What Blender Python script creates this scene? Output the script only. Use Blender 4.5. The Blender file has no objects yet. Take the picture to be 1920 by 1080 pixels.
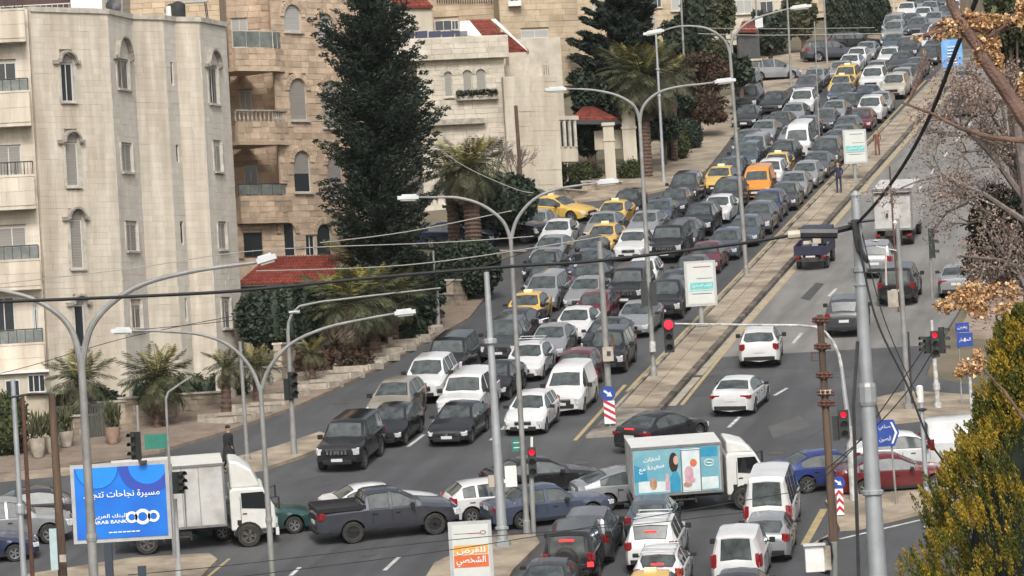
import bpy, bmesh, math, random
import numpy as np
from mathutils import Vector, Matrix
random.seed(7); np.random.seed(7)
SC = bpy.context.scene
COL = SC.collection
D2R = math.radians
# ---------------------------------------------------------------- camera
FPX = 7800.0
PITCH = D2R(-1.2)
ROLL = math.atan(.058)
CAMZ = 6.05
SLOPE = math.tan(D2R(9.1))
GZ0 = CAMZ - 29.7 / math.cos(D2R(9.1))
FW = Vector((0, math.cos(PITCH), -math.sin(PITCH)))
R0 = Vector((1, 0, 0)); U0 = Vector((0, math.sin(PITCH), math.cos(PITCH)))
RC = R0 * math.cos(ROLL) - U0 * math.sin(ROLL)
UC = R0 * math.sin(ROLL) + U0 * math.cos(ROLL)
CP = Vector((0, 0, CAMZ))
cam = bpy.data.cameras.new('camera'); camo = bpy.data.objects.new('camera', cam); COL.objects.link(camo)
m3 = Matrix((RC, UC, -FW)).transposed()
camo.matrix_world = Matrix.Translation(CP) @ m3.to_4x4()
cam.sensor_width = 36; cam.lens = 36 * FPX / 1920; cam.clip_start = 1; cam.clip_end = 3000
SC.camera = camo
# ---------------------------------------------------------------- light
w = bpy.data.worlds.new('World'); SC.world = w; w.use_nodes = True
nt = w.node_tree; nt.nodes.clear()
sky = nt.nodes.new('ShaderNodeTexSky'); sky.sky_type = 'NISHITA'; sky.sun_disc = False
SUN_EL, SUN_AZ = D2R(43), D2R(177)      # compass angle, clockwise from +Y: behind the camera, to its left
sky.sun_elevation = SUN_EL; sky.sun_rotation = SUN_AZ
sky.dust_density = 6; sky.air_density = 1.0; sky.ozone_density = 1.2
bgn = nt.nodes.new('ShaderNodeBackground'); bgn.inputs[1].default_value = .145
hs = nt.nodes.new('ShaderNodeHueSaturation'); hs.inputs['Saturation'].default_value = .28
out = nt.nodes.new('ShaderNodeOutputWorld')
nt.links.new(sky.outputs[0], hs.inputs['Color']); nt.links.new(hs.outputs[0], bgn.inputs[0]); nt.links.new(bgn.outputs[0], out.inputs[0])
sl = bpy.data.lights.new('sun', 'SUN'); sl.energy = 1.5; sl.angle = D2R(10); sl.color = (1, .965, .92)
so = bpy.data.objects.new('sun', sl); COL.objects.link(so)
sd = Vector((math.sin(SUN_AZ) * math.cos(SUN_EL), math.cos(SUN_AZ) * math.cos(SUN_EL), math.sin(SUN_EL)))
so.rotation_euler = sd.to_track_quat('Z', 'Y').to_euler(); so.location = (0, 0, 60)
SC.view_settings.view_transform = 'Standard'; SC.view_settings.look = 'None'
SC.view_settings.exposure = .2; SC.view_settings.gamma = 1
try:
    SC.render.engine = 'CYCLES'; SC.cycles.use_denoising = True; SC.cycles.max_bounces = 5
    SC.cycles.diffuse_bounces = 3; SC.cycles.glossy_bounces = 3; SC.cycles.transparent_max_bounces = 6
except Exception: pass

# ---------------------------------------------------------------- geometry of the place
def ray(px, py): return FW + RC * ((px - 960) / FPX) + UC * ((540 - py) / FPX)
def gz(Y):
    """height of the ground; the hill is one even slope, the near bank rises toward the viewer"""
    if Y >= 137: return GZ0 + SLOPE * Y
    z = GZ0 + SLOPE * 137
    return z + (137 - Y) * .03
def G(px, py, h=0.0):
    d = ray(px, py); t = (GZ0 + h - CAMZ) / (d.z - SLOPE * d.y); return CP + d * t
def W(px, py, Y):
    d = ray(px, py); return CP + d * (Y / d.y)
def S(Y): return FPX / Y
def pix(P):
    v = Vector(P) - CP; k = v.dot(FW); return 960 + FPX * v.dot(RC) / k, 540 - FPX * v.dot(UC) / k
YAW = D2R(11.6)
RD = Vector((math.sin(YAW), math.cos(YAW), 0)); RN = Vector((math.cos(YAW), -math.sin(YAW), 0)); RO = Vector((2.3, 169.4, 0))
def UV(u, v, h=0):
    p = RO + RD * u + RN * v; p.z = gz(p.y) + h; return p

# ---------------------------------------------------------------- mesh helper
ORG = {}
def tag(o, label=None, cat=None, group=None, kind=None):
    if label: o['label'] = label
    if cat: o['category'] = cat
    if group: o['group'] = group
    if kind: o['kind'] = kind
    return o
def thing(name, loc, label, cat, group=None, rot=None):
    o = bpy.data.objects.new(name, None); COL.objects.link(o); o.empty_display_size = .3
    o.location = loc; ORG[o.name] = Vector(loc)
    if rot is not None: o.rotation_euler = rot; ORG[o.name] = None
    return tag(o, label, cat, group)
class MB:
    def __init__(s): s.v = []; s.f = []; s.mi = []; s.m = 0
    def add(s, vs, fs):
        n = len(s.v); s.v += [tuple(q) for q in vs]; s.f += [tuple(i + n for i in f) for f in fs]; s.mi += [s.m] * len(fs); return s
    def box(s, c, d, rz=0, R=None):
        x, y, z = d[0] / 2, d[1] / 2, d[2] / 2
        P = [Vector(q) for q in ((-x,-y,-z),(x,-y,-z),(x,y,-z),(-x,y,-z),(-x,-y,z),(x,-y,z),(x,y,z),(-x,y,z))]
        M = R if R is not None else Matrix.Rotation(rz, 3, 'Z')
        c = Vector(c)
        return s.add([M @ q + c for q in P], [(0,3,2,1),(4,5,6,7),(0,1,5,4),(1,2,6,5),(2,3,7,6),(3,0,4,7)])
    def hull8(s, P): return s.add(P, [(0,3,2,1),(4,5,6,7),(0,1,5,4),(1,2,6,5),(2,3,7,6),(3,0,4,7)])
    def tube(s, pts, r, n=8, cap=True):
        pts = [Vector(q) for q in pts]; k = len(pts); rr = r if isinstance(r, (list, tuple)) else [r] * k
        V = []
        t0 = (pts[1] - pts[0]).normalized(); a = Vector((0, 0, 1)) if abs(t0.z) < .9 else Vector((1, 0, 0))
        u = t0.cross(a).normalized()
        for i in range(k):
            t = (pts[min(i + 1, k - 1)] - pts[max(i - 1, 0)]).normalized()
            u = (u - t * u.dot(t)).normalized(); w_ = t.cross(u)
            for j in range(n):
                an = 2 * math.pi * j / n; V.append(pts[i] + (u * math.cos(an) + w_ * math.sin(an)) * rr[i])
        Fs = [(i * n + j, i * n + (j + 1) % n, (i + 1) * n + (j + 1) % n, (i + 1) * n + j) for i in range(k - 1) for j in range(n)]
        if cap: Fs += [tuple(range(n))[::-1], tuple((k - 1) * n + j for j in range(n))]
        return s.add(V, Fs)
    def lathe(s, c, prof, n=12):
        c = Vector(c); V = []
        for (r, z) in prof:
            for j in range(n):
                an = 2 * math.pi * j / n; V.append(c + Vector((r * math.cos(an), r * math.sin(an), z)))
        k = len(prof)
        Fs = [(i * n + j, i * n + (j + 1) % n, (i + 1) * n + (j + 1) % n, (i + 1) * n + j) for i in range(k - 1) for j in range(n)]
        Fs += [tuple(range(n))[::-1], tuple((k - 1) * n + j for j in range(n))]
        return s.add(V, Fs)
    def prism(s, pts, off):
        """polygon pts extruded along off"""
        n = len(pts); off = Vector(off); P = [Vector(q) for q in pts]
        return s.add(P + [q + off for q in P], [tuple(range(n))[::-1], tuple(range(n, 2 * n))] + [(i, (i + 1) % n, n + (i + 1) % n, n + i) for i in range(n)])
    def build(s, name, mat, parent=None, smooth=False, kind=None, label=None, fix=True):
        me = bpy.data.meshes.new(name)
        org = Vector((0, 0, 0))
        if parent is not None and ORG.get(parent.name) is not None: org = ORG[parent.name]
        me.from_pydata([(a - org.x, b - org.y, c - org.z) for a, b, c in s.v], [], s.f)
        for mm in (mat if isinstance(mat, (list, tuple)) else [mat]): me.materials.append(mm)
        if isinstance(mat, (list, tuple)): me.polygons.foreach_set('material_index', s.mi)
        if fix:
            bm = bmesh.new(); bm.from_mesh(me); bmesh.ops.recalc_face_normals(bm, faces=bm.faces); bm.to_mesh(me); bm.free()
        if smooth:
            me.polygons.foreach_set('use_smooth', [True] * len(me.polygons))
            if smooth != 'all':
                try: me.set_sharp_from_angle(angle=D2R(38))
                except Exception: pass
        o = bpy.data.objects.new(name, me); COL.objects.link(o)
        if parent is not None: o.parent = parent; ORG[o.name] = org
        if kind: o['kind'] = kind
        if label: o['label'] = label
        return o
def quads(name, V, mat, parent=None, per=4, kind=None, attr=None):
    """numpy cloud of separate faces, V shape (n, per, 3)"""
    V = np.asarray(V, dtype=np.float32); n = V.shape[0]
    if parent is not None and ORG.get(parent.name) is not None:
        V = V - np.array(ORG[parent.name], dtype=np.float32)
    me = bpy.data.meshes.new(name)
    me.vertices.add(n * per); me.vertices.foreach_set('co', V.reshape(-1))
    me.loops.add(n * per); me.loops.foreach_set('vertex_index', np.arange(n * per, dtype=np.int32))
    me.polygons.add(n); me.polygons.foreach_set('loop_start', np.arange(0, n * per, per, dtype=np.int32))
    me.update(calc_edges=True)
    me.materials.append(mat)
    o = bpy.data.objects.new(name, me); COL.objects.link(o)
    if parent is not None: o.parent = parent
    if kind: o['kind'] = kind
    return o

# ---------------------------------------------------------------- materials
def rgb(h):
    if not isinstance(h, str): return (h[0], h[1], h[2], 1)
    c = [int(h[i:i + 2], 16) / 255 for i in (0, 2, 4)]
    return tuple(((x / 12.92) if x <= .04045 else ((x + .055) / 1.055) ** 2.4) for x in c) + (1,)
MATS = {}
def mat(name, a, b=None, scale=2.0, rough=.8, metal=0.0, island=0.0, coords='P', spec=.5, bump=0.0, bscale=None, coat=0.0, stretch=None, emit=None, detail=4, third=None, contrast=(.35, .65), trans=0):
    if name in MATS: return MATS[name]
    m = bpy.data.materials.new(name); m.use_nodes = True; nt = m.node_tree; N = nt.nodes; L = nt.links
    bs = N['Principled BSDF']; bs.inputs['Roughness'].default_value = rough; bs.inputs['Metallic'].default_value = metal
    bs.inputs['Specular IOR Level'].default_value = spec; bs.inputs['Coat Weight'].default_value = coat
    bs.inputs['Coat Roughness'].default_value = .08
    a = rgb(a); m.diffuse_color = a
    if emit: bs.inputs['Emission Color'].default_value = a; bs.inputs['Emission Strength'].default_value = emit
    if b is None and not island and not bump: bs.inputs['Base Color'].default_value = a; MATS[name] = m; return m
    if coords == 'P': co = N.new('ShaderNodeNewGeometry').outputs['Position']
    else: co = N.new('ShaderNodeTexCoord').outputs['Object']
    if stretch:
        mp = N.new('ShaderNodeMapping'); mp.inputs['Scale'].default_value = stretch; L.new(co, mp.inputs[0]); co2 = mp.outputs[0]
    else: co2 = co
    cur = None
    if b is not None:
        b = rgb(b)
        no = N.new('ShaderNodeTexNoise'); no.inputs['Scale'].default_value = scale; no.inputs['Detail'].default_value = detail; no.inputs['Roughness'].default_value = .62
        L.new(co2, no.inputs['Vector'])
        mr = N.new('ShaderNodeMapRange'); mr.inputs[1].default_value = contrast[0]; mr.inputs[2].default_value = contrast[1]; L.new(no.outputs[0], mr.inputs[0])
        mx = N.new('ShaderNodeMix'); mx.data_type = 'RGBA'; mx.inputs[6].default_value = a; mx.inputs[7].default_value = b
        L.new(mr.outputs[0], mx.inputs[0]); cur = mx.outputs[2]
        if third:
            no2 = N.new('ShaderNodeTexNoise'); no2.inputs['Scale'].default_value = third[1]; no2.inputs['Detail'].default_value = 5; L.new(co2, no2.inputs['Vector'])
            m2 = N.new('ShaderNodeMapRange'); m2.inputs[1].default_value = .45; m2.inputs[2].default_value = .7; m2.inputs[4].default_value = third[2]; L.new(no2.outputs[0], m2.inputs[0])
            mx2 = N.new('ShaderNodeMix'); mx2.data_type = 'RGBA'; mx2.inputs[7].default_value = rgb(third[0]); L.new(cur, mx2.inputs[6]); L.new(m2.outputs[0], mx2.inputs[0]); cur = mx2.outputs[2]
    if island:
        ge = N.new('ShaderNodeNewGeometry'); oi = N.new('ShaderNodeObjectInfo')
        ad = N.new('ShaderNodeMath'); ad.operation = 'ADD'; L.new(ge.outputs['Random Per Island'], ad.inputs[0]); L.new(oi.outputs['Random'], ad.inputs[1])
        fr = N.new('ShaderNodeMath'); fr.operation = 'FRACT'; L.new(ad.outputs[0], fr.inputs[0])
        mr = N.new('ShaderNodeMapRange'); mr.inputs[3].default_value = 1 - island; mr.inputs[4].default_value = 1 + island; L.new(fr.outputs[0], mr.inputs[0])
        hv = N.new('ShaderNodeHueSaturation'); L.new(mr.outputs[0], hv.inputs['Value'])
        if cur: L.new(cur, hv.inputs['Color'])
        else: hv.inputs['Color'].default_value = a
        cur = hv.outputs[0]
    if cur: L.new(cur, bs.inputs['Base Color'])
    else: bs.inputs['Base Color'].default_value = a
    if bump:
        nb = N.new('ShaderNodeTexNoise'); nb.inputs['Scale'].default_value = bscale or scale * 4; nb.inputs['Detail'].default_value = 5; L.new(co2, nb.inputs['Vector'])
        bp = N.new('ShaderNodeBump'); bp.inputs['Strength'].default_value = bump; bp.inputs['Distance'].default_value = .05; L.new(nb.outputs[0], bp.inputs['Height']); L.new(bp.outputs[0], bs.inputs['Normal'])
    MATS[name] = m; return m
def flat_ngon(pts, name, mt, h, parent=None, kind='structure', step=4.0, thick=0.0, label=None, clip=None):
    """drape a polygon (list of x,y) over the ground at height h, with a kerb skirt of depth thick"""
    bm = bmesh.new(); vs = [bm.verts.new((x, y, 0)) for x, y in pts]; bm.faces.new(vs)
    bmesh.ops.bisect_plane(bm, geom=bm.verts[:] + bm.edges[:] + bm.faces[:], plane_co=(0, 137, 0), plane_no=(0, 1, 0))
    bmesh.ops.triangulate(bm, faces=bm.faces[:])
    bmesh.ops.recalc_face_normals(bm, faces=bm.faces[:])
    if bm.faces and bm.faces[:][0].normal.z < 0: bmesh.ops.reverse_faces(bm, faces=bm.faces[:])
    if thick:
        r = bmesh.ops.extrude_edge_only(bm, edges=[e for e in bm.edges if e.is_boundary])
        low = set(v for v in r['geom'] if isinstance(v, bmesh.types.BMVert))
    else: low = set()
    for v in bm.verts: v.co.z = gz(v.co.y) + h - (thick if v in low else 0)
    me = bpy.data.meshes.new(name); bm.to_mesh(me); bm.free(); me.materials.append(mt)
    o = bpy.data.objects.new(name, me); COL.objects.link(o)
    if parent is not None: o.parent = parent
    if kind: o['kind'] = kind
    if label: o['label'] = label
    return o
def gp(L): return [tuple(G(x, y).xy) for x, y in L]
# ================================================================ materials used by the ground
ASPH = mat('asphalt', (.082,.084,.089), (.060,.062,.066), .35, .85, bump=.25, bscale=40, third=((.115,.114,.11), .12, .6), detail=8)
ASPH2 = mat('old_asphalt', (.215,.21,.198), (.17,.166,.156), .4, .9, bump=.25, bscale=30, third=((.24,.232,.215), .15, .6), detail=8)
EARTH = mat('earth', (.17,.135,.09), (.09,.085,.05), .3, .95, bump=.6, bscale=6, detail=8)
PAVE = mat('pavement_stone', (.38,.32,.235), (.26,.21,.155), .9, .9, island=.08, bump=.3, bscale=12, third=((.15,.12,.09), .45, .85), detail=8)
PAVER = mat('brick_paving', (.30,.235,.18), (.20,.155,.12), 1.2, .9, island=.2, bump=.3, bscale=12)
KERB = mat('kerb_concrete', (.36,.325,.26), (.2,.18,.15), 1.5, .9, island=.2, bump=.3, third=((.05,.045,.04), .6, .9))
KERBD = mat('dirty_kerb', (.05,.042,.035), (.16,.135,.105), 1.5, .9, island=.3, bump=.3)
YEL = mat('yellow_road_paint', (.46,.34,.15), (.28,.235,.15), 2.5, .8, detail=6)
WHT = mat('white_road_paint', (.62,.62,.6), (.30,.30,.29), 3, .8, detail=6)
def wear(m, col, sc, amt):
    """long streaks of tyre wear and oil drips along the lanes"""
    nt = m.node_tree; N, L = nt.nodes, nt.links; bs = N['Principled BSDF']; src = bs.inputs['Base Color'].links[0].from_socket
    ge = N.new('ShaderNodeNewGeometry'); mp = N.new('ShaderNodeMapping'); mp.vector_type = 'TEXTURE'; mp.inputs['Rotation'].default_value = (0, 0, -YAW); mp.inputs['Scale'].default_value = (1, 14, 14)
    no = N.new('ShaderNodeTexNoise'); no.inputs['Scale'].default_value = sc; no.inputs['Detail'].default_value = 6; mr = N.new('ShaderNodeMapRange'); mr.inputs[1].default_value = .42; mr.inputs[2].default_value = .72; mr.inputs[4].default_value = amt
    mx = N.new('ShaderNodeMix'); mx.data_type = 'RGBA'; mx.inputs[7].default_value = rgb(col)
    L.new(ge.outputs['Position'], mp.inputs[0]); L.new(mp.outputs[0], no.inputs['Vector']); L.new(no.outputs[0], mr.inputs[0]); L.new(mr.outputs[0], mx.inputs[0]); L.new(src, mx.inputs[6]); L.new(mx.outputs[2], bs.inputs['Base Color'])
wear(ASPH, (.045,.045,.046), 1.1, .75); wear(ASPH2, (.115,.11,.10), 1.1, .75)
# ================================================================ ground, road, pavements
b = MB(); 
ys = [-40, 0, 137, 260, 700]
V = [(x, y, gz(y) - .05) for y in ys for x in (-400, 400)]
b.add(V, [(2*i, 2*i+1, 2*i+3, 2*i+2) for i in range(len(ys) - 1)])
b.build('ground', EARTH, kind='structure')
leftk = [(-160,917),(0,895),(120,876),(300,850),(420,815),(560,765),(700,700),(800,645),(880,600),(915,555),(930,500),(850,470),(820,452),(960,405),(1085,378),(1200,366),(1262,352),(1300,338),(1326,318),(1352,286),(1375,255),(1400,226),(1426,200),(1490,160),(1560,125),(1640,86),(1690,48),(1740,16),(1800,-30)]
lk = gp(leftk)
road = lk + [(UV(235,-8)).xy[:], UV(300,-7).xy[:], UV(300,13).xy[:], UV(120,13).xy[:], UV(22,12.6).xy[:]]
rc = [tuple(G(1735,705).xy), tuple(G(1930,742).xy), (70, 168), (70, 60), (-70, 60), (-70, lk[0][1] - 2)]
R_road = flat_ngon([tuple(q) for q in road + rc], 'road', ASPH, 0.0)
CON = mat('gutter_concrete', (.40,.36,.28), (.27,.24,.19), 1.2, .9, detail=8)
uv = lambda L: [tuple(UV(a, c).xy) for a, c in L]
flat_ngon(uv([(21,2.3),(300,2.6),(300,12.9),(60,12.9),(23,12.5)]), 'old_carriageway', ASPH2, .004)
flat_ngon(uv([(8.5,2.36),(8.5,2.72),(150,2.66),(150,2.36)]), 'gutter', CON, .006)
def pave(L, name, mt=PAVE, h=.14, world=False): return flat_ngon(L if world else gp(L), name, mt, h, thick=.3)
# left pavement between kerb and garden walls
lp = [(-160,917),(0,895),(120,876),(300,850),(420,815),(560,765),(700,700),(800,645),(880,600),(915,555),(930,500)]
lo = [(-160,880),(0,862),(120,838),(240,812),(420,758),(540,712),(640,655),(760,600),(840,560),(880,520),(900,480)]
pave(lp + lo[::-1], 'left_pavement', PAVER)
pave([(1060,389),(1085,380),(1200,368),(1262,354),(1300,340),(1326,320),(1352,288),(1375,257),(1400,228),(1426,202),(1490,162),(1560,127),(1640,88),(1690,50),(1700,30),(1600,60),(1500,100),(1440,110),(1400,130),(1370,180),(1300,215),(1180,300),(1100,345)], 'upper_pavement', PAVE)
pave([(-160,905),(0,893),(150,880),(300,862),(430,866),(520,842),(600,815),(617,822),(602,845),(560,862),(500,882),(455,888),(300,872),(150,889),(0,904),(-160,915)], 'traffic_island')
pave([(40,1085),(250,1052),(393,1044),(408,1055),(380,1085),(300,1140),(0,1160)], 'near_pavement')
pave([(815,1062),(930,1008),(1004,1010),(1013,1024),(962,1075),(925,1150),(760,1150)], 'divider_island')
pave([(1548,945),(1600,921),(1740,912),(1930,902),(1930,934),(1740,962),(1610,994),(1575,996)], 'right_island')
pave([(1640,752),(1700,738),(1930,752),(1930,778),(1800,782),(1655,798)], 'far_right_island')
pave(uv([(25,13.2),(60,13.2),(300,13.4),(300,22),(20,30)]) , 'right_pavement', PAVER, world=True)
# ---- the median: bed, slabs and kerb stones laid one by one
med = gp([(1098,822),(1160,818),(1232,772)]) + uv([(40,2.15),(120,2.1),(240,2.2),(240,.35),(20,.35)])
M = pave(med, 'median', KERB, .10, world=True)
def unit_box(name, mt, bev=.03):
    bm = bmesh.new(); bmesh.ops.create_cube(bm, size=1)
    bmesh.ops.bevel(bm, geom=bm.edges[:], offset=bev, segments=1, affect='EDGES')
    me = bpy.data.meshes.new(name); bm.to_mesh(me); bm.free(); me.materials.append(mt); return me
slabm = unit_box('paving_slab', PAVE, .008); kerbm = unit_box('kerbstone', KERB, .03); kerbd = unit_box('kerbstone_dark', KERBD, .03)
TILT = Matrix.Rotation(-YAW, 3, 'Z') @ Matrix.Rotation(0, 3, 'X')
def road_rot():
    y = RD.copy(); y.z = SLOPE * RD.y; y.normalize(); x = RN.copy(); x.z = SLOPE * RN.y; x.normalize(); z = x.cross(y)
    return Matrix((x, y, z)).transposed()
RR = road_rot()
def piece(name, me, loc, scale, rot, parent):
    o = bpy.data.objects.new(name, me); COL.objects.link(o); o.parent = parent
    o.matrix_local = Matrix.Translation(loc) @ rot.to_4x4() @ Matrix.Diagonal((*scale, 1)); return o
u = 7.5
while u < 150:
    l = 3.1 if u < 60 else 4.5
    for (c, wd) in ((.78, .74), (1.60, .84)):
        piece('paving_slab', slabm, UV(u + l / 2, c + .04, .10), (wd, l - .025, .12 + random.uniform(-.012, .012)), RR, M)
    u += l
u = 6.5
while u < 120:
    l = 1.2 if u < 60 else 2.4
    piece('kerbstone', kerbm, UV(u + l / 2, .28, .06), (.16, l - .03, .26), RR, M)
    piece('kerbstone', kerbd, UV(u + l / 2, 2.24, .06), (.27, l - .03, .30 + random.uniform(-.03, .03)), RR, M)
    u += l
# ---- painted markings, each its own sheet 4 mm above the asphalt
def strip(name, mt, a, c, wd, h=.008):
    a = Vector((a[0], a[1])); c = Vector((c[0], c[1])); d = (c - a).normalized(); n = Vector((-d.y, d.x)) * wd / 2
    return flat_ngon([tuple(a - n), tuple(c - n), tuple(c + n), tuple(a + n)], name, mt, h, parent=R_road, kind=None)
def pstrip(name, mt, p, q, wd=.14, h=.008): return strip(name, mt, G(*p), G(*q), wd, h)
pstrip('edge_line', YEL, (1078,826), (1172,722), .17); strip('edge_line', YEL, UV(12.4,-.06), UV(150,-.1), .15)
strip('edge_line', YEL, UV(8.6,2.95), UV(26,2.75), .17, .012); strip('edge_line', YEL, UV(26,2.75), UV(150,2.6), .17, .012)
for p, q in [((765,838),(795,815)),((812,792),(838,770)),((920,826),(930,817)),((941,806),(968,778)),((1366,802),(1387,782)),((1487,644),(1503,625)),((1554,556),(1568,541)),((721,1070),(749,1044)),((1452,742),(1476,728)),((545,1080),(562,1064))]:
    pstrip('lane_dash', WHT, p, q, .16, .012)
for k in range(14): strip('lane_dash', WHT, UV(62 + 9*k, 6.0), UV(65 + 9*k, 6.0), .14, .012)
for p, q, m_, w_ in [((1575,1011),(1740,972),WHT,.15),((1508,1022),(1545,955),YEL,.28),((380,1090),(430,1048),YEL,.12),((1560,1000),(1508,1030),YEL,.1)]:
    pstrip('stop_line' if m_ is WHT else 'edge_line', m_, p, q, w_, .012)
# repair patches and manhole covers let into the asphalt
PATCH = mat('asphalt_patch', (.052,.052,.054), (.07,.07,.071), 1.5, .85, detail=7); PATL = mat('worn_patch', (.10,.099,.096), (.078,.078,.078), 1.2, .9, detail=7)
for nm, mt_, L_ in [('repair_patch', PATCH, [(1300,712),(1375,708),(1352,742),(1270,748)]), ('repair_patch', PATL, [(620,955),(760,940),(700,962),(560,978)]), ('repair_patch', PATCH, [(1560,735),(1620,728),(1640,760),(1570,770)]), ('repair_patch', PATL, [(1440,800),(1500,780),(1520,800),(1450,822)]), ('repair_patch', PATCH, [(540,905),(600,892),(640,905),(575,925)]), ('repair_patch', PATCH, [(1500,560),(1530,530),(1546,532),(1518,564)]), ('repair_patch', PATL, [(700,770),(740,742),(716,742),(672,770)])]:
    flat_ngon(gp(L_), nm, mt_, .005, parent=R_road, kind=None)
IRON = mat('cast_iron', (.06,.055,.05), (.10,.09,.08), 12, .6)
for x, y in [(688,1040),(1090,868),(1455,850),(640,755),(1580,705)]:
    c = G(x, y); flat_ngon([(c.x + .33 * math.cos(k * .524), c.y + .33 * math.sin(k * .524)) for k in range(12)], 'manhole_cover', IRON, .011, parent=R_road, kind=None)
# darker tar seams and repair patches
TAR = mat('tar_seam', (.05,.05,.052), (.07,.07,.072), 2, .7)
for p, q, w_ in [((560,1080),(630,1028),.12),((1250,690),(1600,690),.08),((1290,706),(1400,704),.6),((1500,830),(1550,800),.06),((660,930),(1000,905),.05)]:
    pstrip('tar_seam', TAR, p, q, w_, .008)
# ================================================================ thin winter haze filling the valley (one closed box)
def haze(density=.00006):
    m = bpy.data.materials.new('haze'); m.use_nodes = True; nt = m.node_tree; nt.nodes.clear(); o = nt.nodes.new('ShaderNodeOutputMaterial'); v = nt.nodes.new('ShaderNodeVolumePrincipled')
    v.inputs['Color'].default_value = (.88, .91, .95, 1); v.inputs['Density'].default_value = density; v.inputs['Anisotropy'].default_value = .2; nt.links.new(v.outputs[0], o.inputs['Volume'])
    g = MB(); g.box((0, 330, 35), (860, 780, 190)); b_ = g.build('haze', m, kind='stuff'); return b_
haze()
# ================================================================ buildings
ST_A = mat('pale_limestone', (.66,.60,.50), (.50,.435,.34), 1.6, .88, island=.06, bump=.25, bscale=14, stretch=(1,1,.12), third=((.40,.335,.265), 1.5, .7), detail=8)
ST_G = mat('shaded_limestone', (.64,.595,.52), (.54,.495,.425), 1.3, .88, island=.05, bump=.2, bscale=14, stretch=(1,1,.2), detail=7)  # same limestone, with the greyer shade of the turned facets put into its colour
ST_B = mat('tan_rusticated_stone', (.56,.43,.315), (.41,.305,.215), 1.6, .92, island=.2, bump=.5, bscale=10, detail=6)
ST_C = mat('villa_limestone', (.56,.51,.425), (.42,.375,.30), 1.2, .9, island=.09, bump=.3, bscale=12, detail=6)
ST_D = mat('far_limestone', (.50,.40,.28), (.36,.28,.19), .8, .9, island=.14, bump=.3, bscale=10, detail=6)
ST_W = mat('garden_wall_stone', (.40,.33,.25), (.26,.21,.16), 1.2, .92, island=.2, bump=.4, bscale=10)
TRIM = mat('stone_trim', (.56,.52,.45), (.38,.345,.29), 2.5, .85, bump=.15)
HOOD = mat('dark_moulding', (.22,.20,.175), (.40,.36,.30), 4, .9, bump=.2)  # dark tone paints in the shaded undersides of the arch hoods
SHUT = mat('roller_shutter', (.29,.275,.245), (.24,.225,.2), 5, .7, stretch=(.2,.2,14))
SHUTW = mat('pale_shutter', (.40,.40,.38), (.34,.34,.32), 5, .7, stretch=(.2,.2,14))
GLD = mat('window_glass', (.025,.03,.033), None, rough=.12, spec=.8)
GLG = mat('balcony_glass', (.20,.22,.20), (.12,.13,.12), 2, rough=.2, spec=.7)
FRW = mat('white_frame', (.55,.55,.53), None, rough=.5)
FRD = mat('dark_frame', (.035,.033,.03), None, rough=.5)
TILE = mat('red_roof_tile', (.29,.062,.04), (.17,.045,.032), 3, .75, island=.22)
TERR = mat('rendered_wall', (.56,.51,.415), (.43,.38,.30), 1.1, .9, bump=.2, stretch=(1,1,.25), third=((.32,.25,.17), .9, .6), detail=7)
WHITE = mat('white_paint', (.74,.73,.70), (.6,.59,.56), 1.5, .6)
stone_mesh = {}
def smesh(mt):
    if mt.name not in stone_mesh: stone_mesh[mt.name] = unit_box('stone', mt, .02)
    return stone_mesh[mt.name]
class Wall:
    def __init__(s, p1, p2):
        s.p = Vector((p1[0], p1[1], 0)); q = Vector((p2[0], p2[1], 0)); s.L = (q - s.p).length; s.d = (q - s.p) / s.L
        s.n = Vector((s.d.y, -s.d.x, 0))            # toward the viewer's side
        s.rot = Matrix((s.d, -s.n, Vector((0, 0, 1)))).transposed()
    def az(s, px, py):
        d = ray(px, py); t = (s.p - CP).dot(s.n) / d.dot(s.n); P = CP + d * t; return (P - s.p).dot(s.d), P.z
    def pt(s, a, z, off=0): q = s.p + s.d * a + s.n * off; q.z = z; return q
    def rect(s, x0, y0, x1, y1):
        xc, yc = (x0 + x1) / 2, (y0 + y1) / 2
        a0, a1 = s.az(x0, yc)[0], s.az(x1, yc)[0]; z1, z0 = s.az(xc, y0)[1], s.az(xc, y1)[1]; return a0, a1, z0, z1
    def box(s, mb, a0, a1, z0, z1, o0, o1):
        mb.box(s.pt((a0 + a1) / 2, (z0 + z1) / 2, (o0 + o1) / 2), (a1 - a0, abs(o1 - o0), z1 - z0), R=s.rot); return mb
def cut(segs, a0, a1):
    r = []
    for x, y in segs:
        if a1 <= x or a0 >= y: r.append((x, y)); continue
        if a0 - x > .08: r.append((x, a0))
        if y - a1 > .08: r.append((a1, y))
    return r
BUDGET = {}
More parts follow.
